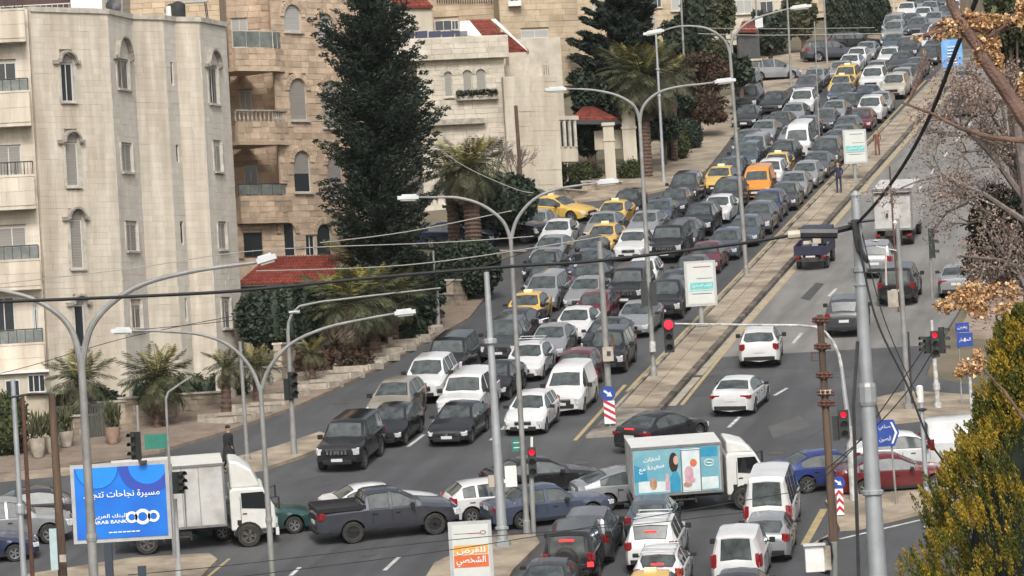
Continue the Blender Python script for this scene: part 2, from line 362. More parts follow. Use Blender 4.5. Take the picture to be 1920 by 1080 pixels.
def stones(wall, regions, holes, parent, mt, ch=.27, ml=.55, thick=.12, singles=300, key=None, gap=None):
    """courses of stone blocks laid over the wall core, openings left free"""
    gap = gap if gap is not None else (.004 if mt in (ST_A, ST_G) else .011)
    key = key or parent.name; left = BUDGET.get(key, singles); rest = MB(); seed = random.Random(int(wall.L * 1000))
    for (a0, a1, z0, z1) in regions:
        n = max(1, round((z1 - z0) / ch)); h = (z1 - z0) / n
        for k in range(n):
            za, zb = z0 + k * h, z0 + (k + 1) * h; zc = (za + zb) / 2
            segs = [(a0, a1)]
            for (b0, b1, y0, y1) in holes:
                if y0 < zb - .03 and y1 > za + .03: segs = cut(segs, b0, b1)
            for (x, y) in segs:
                m = max(1, round((y - x) / ml)); e = [x + (y - x) * i / m for i in range(m + 1)]
                sh = (seed.random() - .5) * .5 * (y - x) / m
                e = [e[0]] + [q + sh + seed.uniform(-.07, .07) for q in e[1:-1]] + [e[-1]]
                for i in range(m):
                    t = thick + seed.uniform(-1, 1) * (.006 if mt in (ST_A, ST_G) else .018); c = wall.pt((e[i] + e[i+1]) / 2, zc, t / 2)
                    sz = (e[i+1] - e[i] - gap, t, h - gap)
                    if left > 0:
                        piece('stone', smesh(mt), c - ORG[parent.name], sz, wall.rot, parent); left -= 1
                    else: rest.box(c, sz, R=wall.rot)
    BUDGET[key] = left
    if rest.v: rest.build('stone_courses', mt, parent, kind='stuff', fix=False)
def window(wall, r, parent, glass=GLD, frame=FRW, shutter=0.0, mull=1, depth=.04, sill=TRIM, sillw=.12, surround=None, shm=SHUT):
    """frame, panes and an optional half-lowered shutter set back in the opening; returns the hole"""
    a0, a1, z0, z1 = r; f = MB(); t = .05
    wall.box(f, a0, a0 + t, z0, z1, .0, depth); wall.box(f, a1 - t, a1, z0, z1, .0, depth)
    wall.box(f, a0 + t, a1 - t, z1 - t, z1, .0, depth - .002); wall.box(f, a0 + t, a1 - t, z0, z0 + t, .0, depth - .002)
    for i in range(mull):
        am = a0 + (a1 - a0) * (i + 1) / (mull + 1); wall.box(f, am - .02, am + .02, z0 + t, z1 - t, .0, depth - .004)
    w_ = f.build('window', frame, parent)
    if shutter < 1:
        g = MB(); wall.box(g, a0 + t, a1 - t, z0 + t, z1 - t - shutter * (z1 - z0 - 2 * t), -.01, .015); g.build('pane', glass, w_)
    if shutter > 0:
        g = MB(); zs = z1 - t - shutter * (z1 - z0 - 2 * t); n = max(2, int((z1 - t - zs) / .12))
        for i in range(n): 
            za = zs + (z1 - t - zs) * i / n; zb = zs + (z1 - t - zs) * (i + 1) / n
            wall.box(g, a0 + t, a1 - t, za, zb - .008, .0, .028 + .004 * (i % 2))
        g.build('shutter', shm, w_)
    if sill:
        g = MB(); wall.box(g, a0 - .1, a1 + .1, z0 - .09, z0, .0, .12 + sillw); g.build('sill', sill, w_)
    if surround:
        g = MB(); s_ = .16
        wall.box(g, a0 - s_, a0, z0, z1 + .05, .03, .17); g.build('jamb', surround, w_)
        g = MB(); wall.box(g, a1, a1 + s_, z0, z1 + .05, .03, .17); g.build('jamb', surround, w_)
    return (a0, a1, z0, z1)
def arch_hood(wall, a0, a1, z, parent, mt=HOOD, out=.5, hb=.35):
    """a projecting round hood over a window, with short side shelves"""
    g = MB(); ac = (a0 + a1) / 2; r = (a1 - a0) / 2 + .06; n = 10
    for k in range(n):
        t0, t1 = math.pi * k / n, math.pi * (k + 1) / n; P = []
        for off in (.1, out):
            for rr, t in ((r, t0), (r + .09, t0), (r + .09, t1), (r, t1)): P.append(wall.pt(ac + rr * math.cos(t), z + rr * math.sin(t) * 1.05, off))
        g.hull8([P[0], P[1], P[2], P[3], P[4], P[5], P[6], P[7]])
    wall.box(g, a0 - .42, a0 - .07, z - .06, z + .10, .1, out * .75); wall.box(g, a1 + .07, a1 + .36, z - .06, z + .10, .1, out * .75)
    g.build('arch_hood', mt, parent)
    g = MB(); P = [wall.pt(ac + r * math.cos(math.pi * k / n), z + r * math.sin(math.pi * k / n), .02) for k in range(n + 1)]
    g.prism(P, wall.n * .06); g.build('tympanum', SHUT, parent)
def arch_fill(wall, a0, a1, zs, parent, mt, thick=.12, n=12, name='arch'):
    """the two spandrels that turn a square opening into a round-headed one, plus the ring of arch stones"""
    ac = (a0 + a1) / 2; r = (a1 - a0) / 2; g = MB()
    for sgn in (-1, 1):
        P = [wall.pt(ac + sgn * r, zs + r, .01)] + [wall.pt(ac + sgn * r * math.cos(t), zs + r * math.sin(t), .01) for t in [math.pi / 2 * k / 6 for k in range(7)]]
        g.prism(P, wall.n * (thick - .015))
    g.build('spandrel', mt, parent)
    g = MB()
    for k in range(n):
        t0, t1 = math.pi * (k + .06) / n, math.pi * (k + .94) / n; P = []
        for off in (.08, thick + .05):
            for rr, t in ((r + .01, t0), (r + .27, t0), (r + .27, t1), (r + .01, t1)): P.append(wall.pt(ac + rr * math.cos(t), zs + rr * math.sin(t), off))
        g.hull8(P)
    g.build('arch_ring', mt, parent, kind='stuff')
def core(walls, z0, z1, parent, mt, depth=8, name='wall'):
    """solid body behind a chain of facade walls"""
    pts = [walls[0].p.copy()] + [w_.p + w_.d * w_.L for w_ in walls]
    back = [pts[-1] + Vector((-2, depth, 0)), pts[0] + Vector((-1, depth + 6, 0))]
    P = [Vector((q.x, q.y, z0)) for q in pts + back]
    g = MB(); g.prism(P, (0, 0, z1 - z0)); return g.build(name, mt, parent)
def balcony(wall, a0, a1, z0, z1, out, parent, mt=TRIM, side=True, t=.14, stone=None):
    g = MB(); wall.box(g, a0, a1, z0 - .04, z0 + .12, .0, out); 
    wall.box(g, a0, a1, z0 + .12, z1, out - t, out - .002)
    if side: wall.box(g, a1 - t, a1 - .003, z0 + .12, z1 - .002, .0, out - t)
    wall.box(g, a0 - .04, a1 + .05, z1, z1 + .09, out - t - .03, out + .05)
    return g.build('balcony', mt, parent)
def railing(wall, a0, a1, z0, z1, out, parent, mt=FRD, glass=None, n=8, side=True, step=.14, bars=True):
    g = MB()
    g.tube([wall.pt(a0, z1, out), wall.pt(a1, z1, out)] + ([wall.pt(a1, z1, .1)] if side else []), .03, 6)
    for i in range(n + 1):
        a = a0 + (a1 - a0) * i / n; g.tube([wall.pt(a, z0, out), wall.pt(a, z1, out)], .022, 5)
    if bars and not glass:
        k = int((a1 - a0) / step)
        for i in range(k): a = a0 + (a1 - a0) * (i + .5) / k; g.tube([wall.pt(a, z0, out), wall.pt(a, z1, out)], .01, 4)
    r = g.build('railing', mt, parent)
    if glass:
        q = MB(); wall.box(q, a0, a1, z0 + .06, z1 - .04, out - .01, out + .01); q.build('glass_panel', glass, r)
    return r
# ---------------- A: the pale stepped apartment block on the left
def WP(px, Y, py=300): v = W(px, py, Y); return (v.x, v.y)
A_px = [(68,182.0),(212,185.2),(258,188.5),(316,189.8),(338,191.0),(383,191.8),(433,195.3)]
A = [Wall(WP(*A_px[i]), WP(*A_px[i+1])) for i in range(6)]
zA = A[0].az(120, 20)[1]; zb = 3.0
org = Vector((-22, 186, 5)); TA = thing('apartment_building', org, 'pale limestone apartment block with arched window hoods and stepped corners, at the left edge', 'building')
cA = core(A, zb, zA - .1, TA, ST_A, 10)
holesA = [[] for _ in A]
for i, (x0, x1, y0, y1) in enumerate([(111,135,119,191),(120,144,268,350),(129,153,412,504),(137,157,572,652)]):
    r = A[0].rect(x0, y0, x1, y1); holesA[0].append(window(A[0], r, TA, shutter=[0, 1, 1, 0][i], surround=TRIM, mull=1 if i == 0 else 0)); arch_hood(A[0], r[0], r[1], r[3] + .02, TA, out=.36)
    holesA[0].append((r[0], r[1], r[3], r[3] + .45))
for i, (x0, x1, y0, y1) in enumerate([(215,238,112,167),(223,244,270,323),(232,254,420,471),(242,262,570,616)]):
    r = A[1].rect(x0, y0, x1, y1); holesA[1].append(window(A[1], r, TA, shutter=[.0, 1, .95, .2][i], surround=TRIM))
    if i == 0: arch_hood(A[1], r[0], r[1], r[3] + .02, TA, out=.36)
for i, (x0, x1, y0, y1) in enumerate([(316,321,123,156),(326,331,272,303),(334,340,418,455),(343,347,565,597)]):
    r = A[3].rect(x0, y0, x1, y1); holesA[3].append(window(A[3], (r[0], max(r[1], r[0] + .2), r[2], r[3]), TA, frame=FRD, mull=0, sill=None))
for i, (x0, x1, y0, y1) in enumerate([(387,405,127,195),(397,412,272,322),(405,421,418,468),(412,429,562,616)]):
    r = A[5].rect(x0, y0, x1, y1); holesA[5].append(window(A[5], r, TA, shutter=[0, 1, 1, .4][i], surround=TRIM))
    if i == 0: arch_hood(A[5], r[0], r[1], r[3] + .02, TA, out=.36)
for i, wl in enumerate(A):
    wl_r = [(0.0, wl.L, zb + 1.5, zA - .1)]
    stones(wl, wl_r, holesA[i], TA, ST_G if i in (1, 3, 5) else ST_A, key='A')
    g = MB(); wl.box(g, -.0, wl.L, zA - .1, zA + .12, -.3, .2 + .003 * i); g.build('parapet_cap', TRIM, TA)
# balcony column at the frame edge
Wb = Wall(WP(-60, 181.6), WP(67, 181.9))
core([Wb], zb, zA - .02, TA, ST_A, 9, 'rear_wall')
hb = []
for (x0, x1, y0, y1, sh) in [(-30,31,118,172,.0),(-30,40,274,330,1.),(-30,50,427,487,1.),(-30,28,558,640,.0),(62,73,565,640,.2)]:
    hb.append(window(Wb, Wb.rect(x0, y0, x1, y1), TA, shutter=sh, mull=2, sill=None))
stones(Wb, [(0, Wb.L, zb + 1.5, zA)], hb, TA, ST_A, key='A')
for (x1, yt, yb, yr) in [(49,22,79,0),(59,175,236,149),(68,332,391,304),(78,489,541,460),(86,645,700,616)]:
    a1 = Wb.az(x1, yb)[0]; zt = Wb.az(x1, yt)[1]; z0 = Wb.az(x1, yb)[1]; zr = Wb.az(x1, yr)[1]
    o_ = .9; balcony(Wb, -.5, a1, z0, zt, o_, TA, ST_A)
    fw_ = Wall(tuple(Wb.pt(0, 0, o_ - .004).xy), tuple(Wb.pt(a1 - .01, 0, o_ - .004).xy)); stones(fw_, [(0, fw_.L, z0 + .12, zt - .01)], [], TA, ST_A, ch=.62, ml=.8, thick=.035, key='A9', singles=60, gap=.01); railing(Wb, -.5, a1 - .05, zt, zr, o_ - .06, TA, glass=GLG if yr > 400 or yr == 149 else None, n=9)
# penthouse volumes and rooftop clutter behind the parapet
def block(name, px0, px1, ytop, Y, dep, zbase, mt, parent, py=20, course=None, singles=0):
    w_ = Wall(WP(px0, Y, py), WP(px1, Y + .01, py)); zt = w_.az((px0 + px1) / 2, ytop)[1]
    g = MB(); w_.box(g, 0, w_.L, zbase, zt, -dep, 0); o = g.build(name, mt, parent)
    return w_, zt
w1, zt = block('penthouse', 245, 412, -60, 200, 5, zA - 2, ST_D, TA); stones(w1, [(0, w1.L, zA - .2, zt)], [], TA, ST_D, key='A')
block('penthouse', 133, 192, -60, 196, 3, zA - 2, WHITE, TA)
BRC = mat('brown_cladding', (.09,.045,.035), (.05,.03,.025), 6, .7, stretch=(3,3,.3))
block('penthouse', -20, 132, -60, 197, 3, zA - 2, BRC, TA)
g = MB(); wr = Wall(WP(-10, 190, 10), WP(130, 190.2, 10))
for k in range(14): g.tube([wr.pt(k * .26, zA - .3), wr.pt(k * .26, zA + .95)], .015, 4)
g.tube([wr.pt(-.2, zA + .95), wr.pt(3.5, zA + .95)], .025, 5); g.tube([wr.pt(-.2, zA + .55), wr.pt(3.5, zA + .55)], .012, 5); g.build('roof_railing', FRW, TA)
MET = mat('galvanised_steel', (.42,.44,.45), (.33,.345,.35), 1.5, .45, metal=.35, detail=5)
DKM = mat('dark_metal', (.03,.03,.032), (.05,.05,.05), 3, .5)
def dish(px, py, Y, r, label, yaw=0):
    c = W(px, py, Y); t = thing('satellite_dish', c, label, 'satellite dish'); g = MB()
    R_ = Matrix.Rotation(yaw, 3, 'Z') @ Matrix.Rotation(D2R(60), 3, 'X'); n = 14; V = []; Fs = []
    for i in range(4):
        for j in range(n): rr = r * i / 3; V.append(c + R_ @ Vector((rr * math.cos(j * 2 * math.pi / n), rr * math.sin(j * 2 * math.pi / n), .28 * rr * rr / r)))
    for i in range(3):
        for j in range(n): Fs.append((i * n + j, i * n + (j + 1) % n, (i + 1) * n + (j + 1) % n, (i + 1) * n + j))
    g.add(V, Fs); g.build('reflector', DKM, t, smooth=True, fix=False)
    g = MB(); g.tube([c, c - Vector((0, 0, r + .35))], .03, 6); g.tube([c - Vector((0, 0, r * .8)), c + R_ @ Vector((0, -.1, r * .9))], .015, 5); g.build('mast', MET, t)
dish(212, 14, 188.6, .36, 'dark satellite dish on the left roof between two parapet steps', .3)
dish(320, 18, 192, .3, 'small dark satellite dish beside the rooftop tank', -.5)
def tank(px, py, Y, label):
    c = W(px, py, Y); c.z = zA; t = thing('water_tank', c, label, 'water tank'); g = MB(); g.lathe(c + Vector((0, 0, .12)), [(.3, 0), (.34, .08), (.34, .6), (.2, .72), (.08, .76)], 14); g.build('tank_body', DKM, t, smooth=True)
    g = MB(); g.lathe(c + Vector((-.42, 0, 0)), [(.16, 0), (.16, .62), (.1, .68)], 12); g.build('boiler', WHITE, t, smooth=True)
tank(334, 20, 191.5, 'black water tank with white boiler on the pale block roof')
t = thing('rooftop_frame', W(362, 20, 193), 'grey metal table frame standing on the roof of the pale block', 'table'); g = MB(); c0 = W(345, 6, 193)
g.box(c0 + Vector((.45, .3, .05)), (1.2, .7, .07)); g.build('tabletop', MET, t)
for dx, dy in ((-.1,0),(.95,0),(-.1,.6),(.98,.6)):
    g = MB(); g.tube([c0 + Vector((dx, dy, .0)), Vector((c0.x + dx + .08, c0.y + dy, zA))], .025, 5); g.build('leg', DKM, t)
g = MB(); g.tube([W(228, -30, 189), W(229, 24, 189)], .035, 6); tag(g.build('roof_mast', MET), 'thin pale mast on the roof of the pale block beside the dish', 'mast')
# ---------------- B: tan rusticated block with loggias
B1 = Wall(WP(428, 203), WP(522, 205.2)); B2 = Wall(WP(522, 205.2), WP(720, 211))
TB = thing('apartment_building', (-11, 206, 8), 'tan rusticated stone apartment block with loggia balconies behind the tall conifer', 'building')
zBt = 27.0; zB0 = 8.0
core([Wall(WP(410, 207), WP(524, 207.4))], zB0, zBt, TB, ST_B, 6, 'rear_wall'); core([B2], zB0, zBt, TB, ST_B, 6)
Bk = Wall(WP(410, 206.9), WP(524, 207.3)); hk = []
for (x0, x1, y0, y1, gl) in [(434,465,33,90,'s'),(449,472,170,212,'s'),(458,484,310,368,'g')]:
    hk.append(window(Bk, Bk.rect(x0, y0, x1, y1), TB, shutter=1 if gl == 's' else 0, shm=SHUTW, sill=None, mull=1))
stones(Bk, [(0, Bk.L, 14.5, zBt)], hk, TB, ST_B, ch=.3, ml=.6, key='B2', singles=60)
for wl, xs in ((B1, (430, 500)), ):
    pass
h2 = []
for (x0, x1, ys_, y1, sh) in [(530,562,32,60,1),(594,622,46,84,1),(541,573,170,226,1),(602,636,176,240,1),(549,580,305,361,.55),(612,640,310,370,1),(524,552,438,481,0),(592,620,440,480,0)]:
    r = B2.rect(x0, ys_, x1, y1); hz = (r[1] - r[0]) / 2
    rr = (r[0], r[1], r[2], r[3] + hz); window(B2, rr, TB, shutter=sh, shm=SHUTW if y1 < 100 else SHUT, frame=FRW if sh < 1 else TRIM, sill=TRIM, mull=0); arch_fill(B2, r[0], r[1], r[3], TB, ST_B); h2.append(rr)
r = B2.rect(571, 441, 588, 480); h2.append(window(B2, r, TB, frame=FRW, mull=1, glass=GLD))
stones(B2, [(0, B2.L, 13.0, zBt)], h2, TB, ST_B, ch=.3, ml=.6, key='B', singles=300)
# front stone panels of the loggias (parapets), slabs and railings
for (x0, x1, yt, yb, yr, gl) in [(430,546,92,135,60,1),(435,550,229,273,207,0),(441,548,368,420,346,1)]:
    a0, a1 = B1.az(x0, yb)[0], B1.az(min(x1, 505), yb)[0]; zt = B1.az(470, yt)[1]; z0 = B1.az(470, yb)[1]; zr = B1.az(470, yr)[1]
    g = MB(); B1.box(g, a0, B1.L, z0, z0 + .2, -2.4, .55); B1.box(g, a0, a1, z0 + .2, zt, .3, .45)
    e = B1.pt(a1, 0, .45); f = B2.pt(.65, 0, .1); w3 = Wall((e.x, e.y), (f.x, f.y))
    w3.box(g, 0, w3.L, z0 - .0, zt - .002, -.15, 0); bo = g.build('balcony', ST_B, TB)
    stones(Wall(tuple(B1.pt(a0, 0, .45).xy), (e.x, e.y)), [(0, a1 - a0, z0, zt)], [], TB, ST_B, ch=.28, ml=.5, thick=.06, key='B3', singles=40)
    stones(w3, [(0, w3.L, z0, zt)], [], TB, ST_B, ch=.28, ml=.5, thick=.06, key='B3')
    if gl: railing(B1, a0, a1, zt, zr, .4, TB, mt=TRIM if yt < 100 else FRD, glass=GLG, n=3, side=False); railing(w3, 0, w3.L, zt, zr, -.05, TB, mt=TRIM if yt < 100 else FRD, glass=GLG, n=2, side=False)
    else:
        g = MB(); n = 16; path = [B1.pt(a0 + (a1 - a0) * k / 9, 0, .38) for k in range(10)] + [w3.pt(w3.L * k / 7, 0, -.05) for k in range(1, 8)]
        for q in path: g.lathe(Vector((q.x, q.y, zt)), [(.05, 0), (.07, .12), (.03, .3), (.05, zr - zt - .08)], 6)
        w1_ = Wall(tuple(B1.pt(a0, 0, .38).xy), tuple(B1.pt(a1, 0, .38).xy)); w1_.box(g, 0, w1_.L, zr - .08, zr, -.08, .08); w3.box(g, 0, w3.L, zr - .081, zr, -.13, .03)
        g.build('balustrade', HOOD, TB)
# lower storey of B in front of the loggias
zl = B1.az(470, 420)[1]; g = MB(); B1.box(g, 0, B1.L, zB0, zl, -3, 0); g.build('wall', ST_B, TB)
hl = []; r = B1.rect(455, 450, 491, 482); hz = (r[1] - r[0]) / 2; rr = (r[0], r[1], r[2], r[3] + hz * .6); window(B1, rr, TB, frame=FRD, sill=None); hl.append(rr)
stones(B1, [(0, B1.L, 12.5, zl)], hl, TB, ST_B, ch=.3, ml=.6, key='B4', singles=40)
g = MB(); g.tube([B1.pt(B1.az(512, 400)[0], B1.az(512, 398)[1], .16), B1.pt(B1.az(513, 400)[0], B1.az(513, 417)[1], .16)], .04, 6); g.build('drain_pipe', DKM, TB)
# ---------------- tiled porch roof in front of B
def tiled(name, P, parent, rows, cols, mt=TILE, t=.07):
    """P: four corners (eave left, eave right, ridge right, ridge left); overlapping courses of rounded tiles"""
    P = [Vector(q) for q in P]; g = MB(); nrm = (P[1] - P[0]).cross(P[3] - P[0]).normalized()
    if nrm.z < 0: nrm = -nrm
    at = lambda a, c: (P[0] * (1 - a) + P[1] * a) * (1 - c) + (P[3] * (1 - a) + P[2] * a) * c
    for i in range(rows):
        c0, c1 = i / rows, (i + 1.15) / rows; c1 = min(c1, 1)
        for j in range(cols):
            a0, a1 = (j + .04) / cols, (j + .96) / cols; am = (a0 + a1) / 2
            l0, l1 = nrm * (.05 + .03), nrm * .02
            V = [at(a0, c0) + l0 * .6, at(am, c0) + l0 + nrm * .05, at(a1, c0) + l0 * .6, at(a1, c1) + l1, at(am, c1) + l1 + nrm * .05, at(a0, c1) + l1, at(a0, c0) - nrm * .02, at(a1, c0) - nrm * .02]
            g.add(V, [(0, 1, 4, 5), (1, 2, 3, 4), (6, 7, 2, 1, 0)])
    g.build(name, mt, parent, kind='stuff', fix=False)
    g = MB(); g.prism([q - nrm * .12 for q in P], nrm * .1); g.build('roof_deck', mt, parent)
Tp = thing('garage', W(520, 540, 197), 'low garage with red tiled roof in front of the tan block', 'building')
yr0 = 196.0; P = [W(440, 536, yr0), W(624, 530, yr0 + 2), W(640, 479, yr0 + 5.5), W(502, 482, yr0 + 3.5)]
tiled('roof_tiles', P, Tp, 9, 26)
g = MB(); wv = Wall(WP(447, yr0 + .5, 560), WP(640, yr0 + 2.4, 560)); wv.box(g, 0, wv.L, 6.5, W(470, 534, yr0 + .5).z - .1, -3, 0); g.build('wall', TERR, Tp)
g = MB(); g.tube([P[0] + Vector((0, -.06, -.05)), P[1] + Vector((0, -.06, -.05))], .07, 6); g.build('gutter', FRD, Tp)
# ---------------- C: the villa with arched windows
C1 = Wall(WP(782, 252, 150), WP(946, 253, 150)); C2 = Wall(WP(946, 251.6, 200), WP(1046, 253.5, 200)); 
TC = thing('villa', (-3, 253, 17), 'cream limestone villa with three narrow arched windows and a red roof edge', 'house')
zc1 = C1.az(860, 70)[1]; zc1b = C1.az(860, 112)[1]; zc0 = 14.0; zc2 = C2.az(990, 143)[1]
core([C1], zc0, zc1b, TC, ST_C, 8); core([C2], zc0, zc2, TC, TERR, 7, 'wing')
g = MB(); C1.box(g, -1.9, C1.L + .25, zc1b, zc1, -7, .55); g.build('parapet', ST_C, TC)
stones(Wall(tuple(C1.pt(-1.9, 0, .55).xy), tuple(C1.pt(C1.L + .25, 0, .55).xy)), [(0, C1.L + 2.15, zc1b, zc1 - .08)], [], TC, ST_C, ch=.3, ml=.7, thick=.06, key='C', singles=60)
stones(C2, [(0, C2.L, zc0 + 2, zc2 - .05)], [], TC, TERR, ch=.3, ml=.9, thick=.04, key='C5', singles=120, gap=.006)
hc = []
for (x0, x1, ys_, y1) in [(833,848,142,182),(868,885,140,182),(893,911,139,181)]:
    r = C1.rect(x0, ys_, x1, y1); hz = (r[1] - r[0]) / 2; rr = (r[0], r[1], r[2], r[3] + hz); window(C1, rr, TC, shutter=1, frame=TRIM, mull=0, shm=SHUT); arch_fill(C1, r[0], r[1], r[3], TC, ST_C); hc.append(rr)
stones(C1, [(0, C1.L, zc0 + 2, zc1b)], hc, TC, ST_C, ch=.3, ml=.7, key='C', singles=300)
g = MB(); C1.box(g, -.6, C1.L - 1.4, C1.az(820, 236)[1], C1.az(820, 226)[1], .0, .6); g.build('ledge', HOOD, TC)
g = MB(); r = C1.rect(855, 180, 932, 188); C1.box(g, *r, .1, .5); g.build('window_box', HOOD, TC)
V = []
for k in range(700):
    q = C1.pt(random.uniform(r[0], r[1]), r[3] + random.uniform(-.1, .35), .3 + random.uniform(-.2, .25)); a = Vector((random.uniform(-1,1),random.uniform(-1,1),random.uniform(-1,1))).normalized() * .09; c_ = a.cross(Vector((0,0,1))).normalized() * .06
    V.append([q - a, q + c_, q + a, q - c_])
LEAFD = mat('dark_leaf', (.030,.040,.022), (.055,.07,.035), 1.2, .7, island=.45)
quads('window_box_plants', V, LEAFD, TC, kind='stuff')
# red roof wedge and stepped wall beside it
tiled('roof_tiles', [W(903, 67, 258), W(942, 66, 258), W(920, 37, 262), W(874, 38, 262)], TC, 5, 10)
tiled('roof_tiles', [W(956, 97, 257.5), W(992, 96, 257.5), W(944, 62, 262), W(938, 62, 262)], TC, 5, 9)
g = MB(); g.prism([W(992,97,257), W(986,93,257), W(920,36,257.3), W(929,35,257.3)], (0, .3, 0)); g.prism([W(862,40,257), W(880,38,257), W(905,68,257), W(862,66,257)], (0, 2, 0)); g.build('gable', WHITE, TC)
w_, z_ = block('rear_wall', 948, 1052, 72, 262, 4, 15, ST_C, TC, 100)
block('rear_wall', 955, 993, 98, 257.2, 1, 15, ST_C, TC, 120)
g = MB()
for x in range(1012, 1032, 4): g.tube([W(x, 122, 255), W(x + 1, 140, 255)], .03, 4)
g.build('railing', HOOD, TC)
g = MB(); g.box(W(1000, 136, 254.5), (1.1, .7, .9)); g.box(W(960, 136, 254.6), (1.4, .6, .8)); g.build('air_unit', ST_C, TC)
g = MB(); n = 6
for k in range(n):
    a = W(740 + k * 25, 66, 255 + k * .2); g.box(a, (.75, 1.6, .08), R=Matrix.Rotation(.35, 3, 'X'))
tag(g.build('solar_panel', mat('solar_panel', (.02,.025,.05), (.03,.035,.07), 5, .2)), 'row of dark solar panels tilted on the villa roof', 'solar panel', kind='stuff')
# bay with pilasters at the wing's right end, porch pillars
BP = Wall(WP(1045, 254, 260), WP(1082, 255, 260)); g = MB(); zt = BP.az(1062, 225)[1]; zm = BP.az(1062, 303)[1]
BP.box(g, 0, BP.L, zm, zt, -2, 0); BP.box(g, -.05, BP.L + .1, zt, zt + .25, -2, .15); g.build('bay', TERR, TC)
for k in range(4): g = MB(); a = .06 + k * (BP.L - .3) / 3; BP.box(g, a, a + .16, zm + .9, zt, .0, .1); g.build('pilaster', TRIM, TC)
for k in range(3): g = MB(); a = .22 + k * (BP.L - .3) / 3; BP.box(g, a, a + .22, zm + .95, zt - .1, .0, .04); g.build('pane', GLD, TC)
# ---------------- gate house with red roof and square pillars
TG = thing('gate_house', W(1110, 300, 262), 'small gate lodge with a red pyramid roof and pale square pillars', 'building')
tiled('roof_tiles', [W(1068, 224, 262), W(1160, 224, 262), W(1112, 201, 265), W(1095, 201, 265)], TG, 5, 16)
g = MB(); g.prism([W(1068,225,261.8), W(1168,225,261.8), W(1168,233,261.8), W(1068,233,261.8)], (0, 3, 0)); g.build('eave', FRD, TG)
for (x0, x1, yt, yb, Y) in [(1133,1158,236,330,259),(1168,1200,213,330,262)]:
    c = W((x0 + x1) / 2, yb, Y); zt = W((x0 + x1) / 2, yt, Y).z; wd = (x1 - x0) / S(Y); g = MB(); g.box((c.x, c.y, (c.z - 1 + zt) / 2), (wd * .8, .7, zt - c.z + 1)); g.box((c.x, c.y, zt + .1), (wd, .9, .2)); g.box((c.x, c.y, zt - .9), (wd * .92, .8, .14)); g.build('pillar', TERR, TG)
g = MB(); g.box(W(1150, 262, 263), (2.4, .5, 1.2)); g.build('wall', TERR, TG)
# ---------------- D and the other distant blocks
def far_block(px0, px1, ytop, ybot, Y, mt, label, wins, dep=8, key=None, beta=.05, singles=150, py=None, name='apartment_building'):
    py = py or max(ytop, 0) + 10; w_ = Wall(WP(px0, Y, py), WP(px1, Y + beta * (px1 - px0) / S(Y), py))
    zt = w_.az((px0 + px1) / 2, ytop)[1]; z0 = w_.az((px0 + px1) / 2, ybot)[1] - 1
    c = w_.pt(w_.L / 2, z0); T_ = thing(name, c, label, 'building'); core([w_], z0, zt, T_, mt, dep)
    h = []
    for (x0, y0, x1, y1, sh) in wins: h.append(window(w_, w_.rect(x0, y0, x1, y1), T_, shutter=sh, sill=TRIM, mull=1, shm=SHUTW))
    stones(w_, [(0, w_.L, z0 + .5, zt)], h, T_, mt, ch=.42, ml=.9, singles=singles)
    g = MB(); w_.box(g, -.1, w_.L + .1, zt, zt + .2, -.4, .25); g.build('parapet_cap', TRIM, T_)
    return w_, T_
wD, TD = far_block(935, 1082, -60, 150, 285, ST_D, 'big tan stone block rising behind the villa wing', [(976,56,1028,72,1),(955,-8,972,3,0)], beta=.3)
g = MB(); g.box(wD.pt(wD.az(962, 8)[0], wD.az(962, 8)[1], .4), (.9, .5, .35)); g.build('air_unit', WHITE, TD)
wE, TE = far_block(740, 936, -60, 110, 290, ST_D, 'tan building with an open dark gallery behind the villa roof', [(815,38,848,58,0),(846,38,860,56,0)], beta=.02)
g = MB()
for k in range(26): x = 820 + k * 4.4; g.tube([wE.pt(wE.az(x, 5)[0], wE.az(x, 7)[1], .3), wE.pt(wE.az(x, 5)[0], wE.az(x, -3)[1], .3)], .035, 4)
g.build('railing', FRD, TE)
g = MB(); wE.box(g, wE.az(728, 60)[0], wE.az(812, 60)[0], wE.az(760, 80)[1], wE.az(760, 22)[1], .1, 3); g.build('annex', TERR, TE)
tiled('roof_tiles', [wE.pt(wE.az(735, 21)[0], wE.az(735, 21)[1], 3.3), wE.pt(wE.az(812, 20)[0], wE.az(812, 20)[1], 3.3), wE.pt(wE.az(790, 2)[0], wE.az(790, 2)[1] + .4, 1), wE.pt(wE.az(735, -2)[0], wE.az(735, -2)[1] + .4, 1)], TE, 5, 18)
far_block(1082, 1330, -60, 130, 330, ST_D, 'pale tan block with wide windows between the dark conifer and the road trees', [(1112,5,1130,30,1),(1225,-10,1240,14,0),(1258,-6,1290,20,1)], beta=.05)
far_block(1330, 1480, -60, 60, 345, ST_C, 'far cream block behind the red shop awning', [(1345,4,1362,30,1),(1380,0,1410,26,1),(1425,2,1450,28,0)], beta=.05, singles=80)
far_block(1450, 1700, -90, 10, 380, ST_D, 'distant stone block at the top of the hill behind the road trees', [(1500,-20,1520,0,0)], beta=.0, singles=40)
far_block(1860, 2100, -120, 60, 330, ST_D, 'stone block behind the trees at the upper right corner', [(1880,-40,1900,-10,0)], beta=.0, singles=40)
t = thing('shop_kiosk', W(1402, 100, 312), 'dark kiosk with a red pitched roof beside the upper pavement', 'kiosk'); 
tiled('roof_tiles', [W(1384, 58, 311), W(1420, 58, 311), W(1412, 40, 313), W(1392, 40, 313)], t, 4, 8)
g = MB(); g.box(W(1403, 86, 312.5), (1.6, 2, 2.1)); g.build('booth', DKM, t); g = MB(); g.box(W(1400, 114, 309), (2.2, 1.4, .14)); g.build('counter', TERR, t)
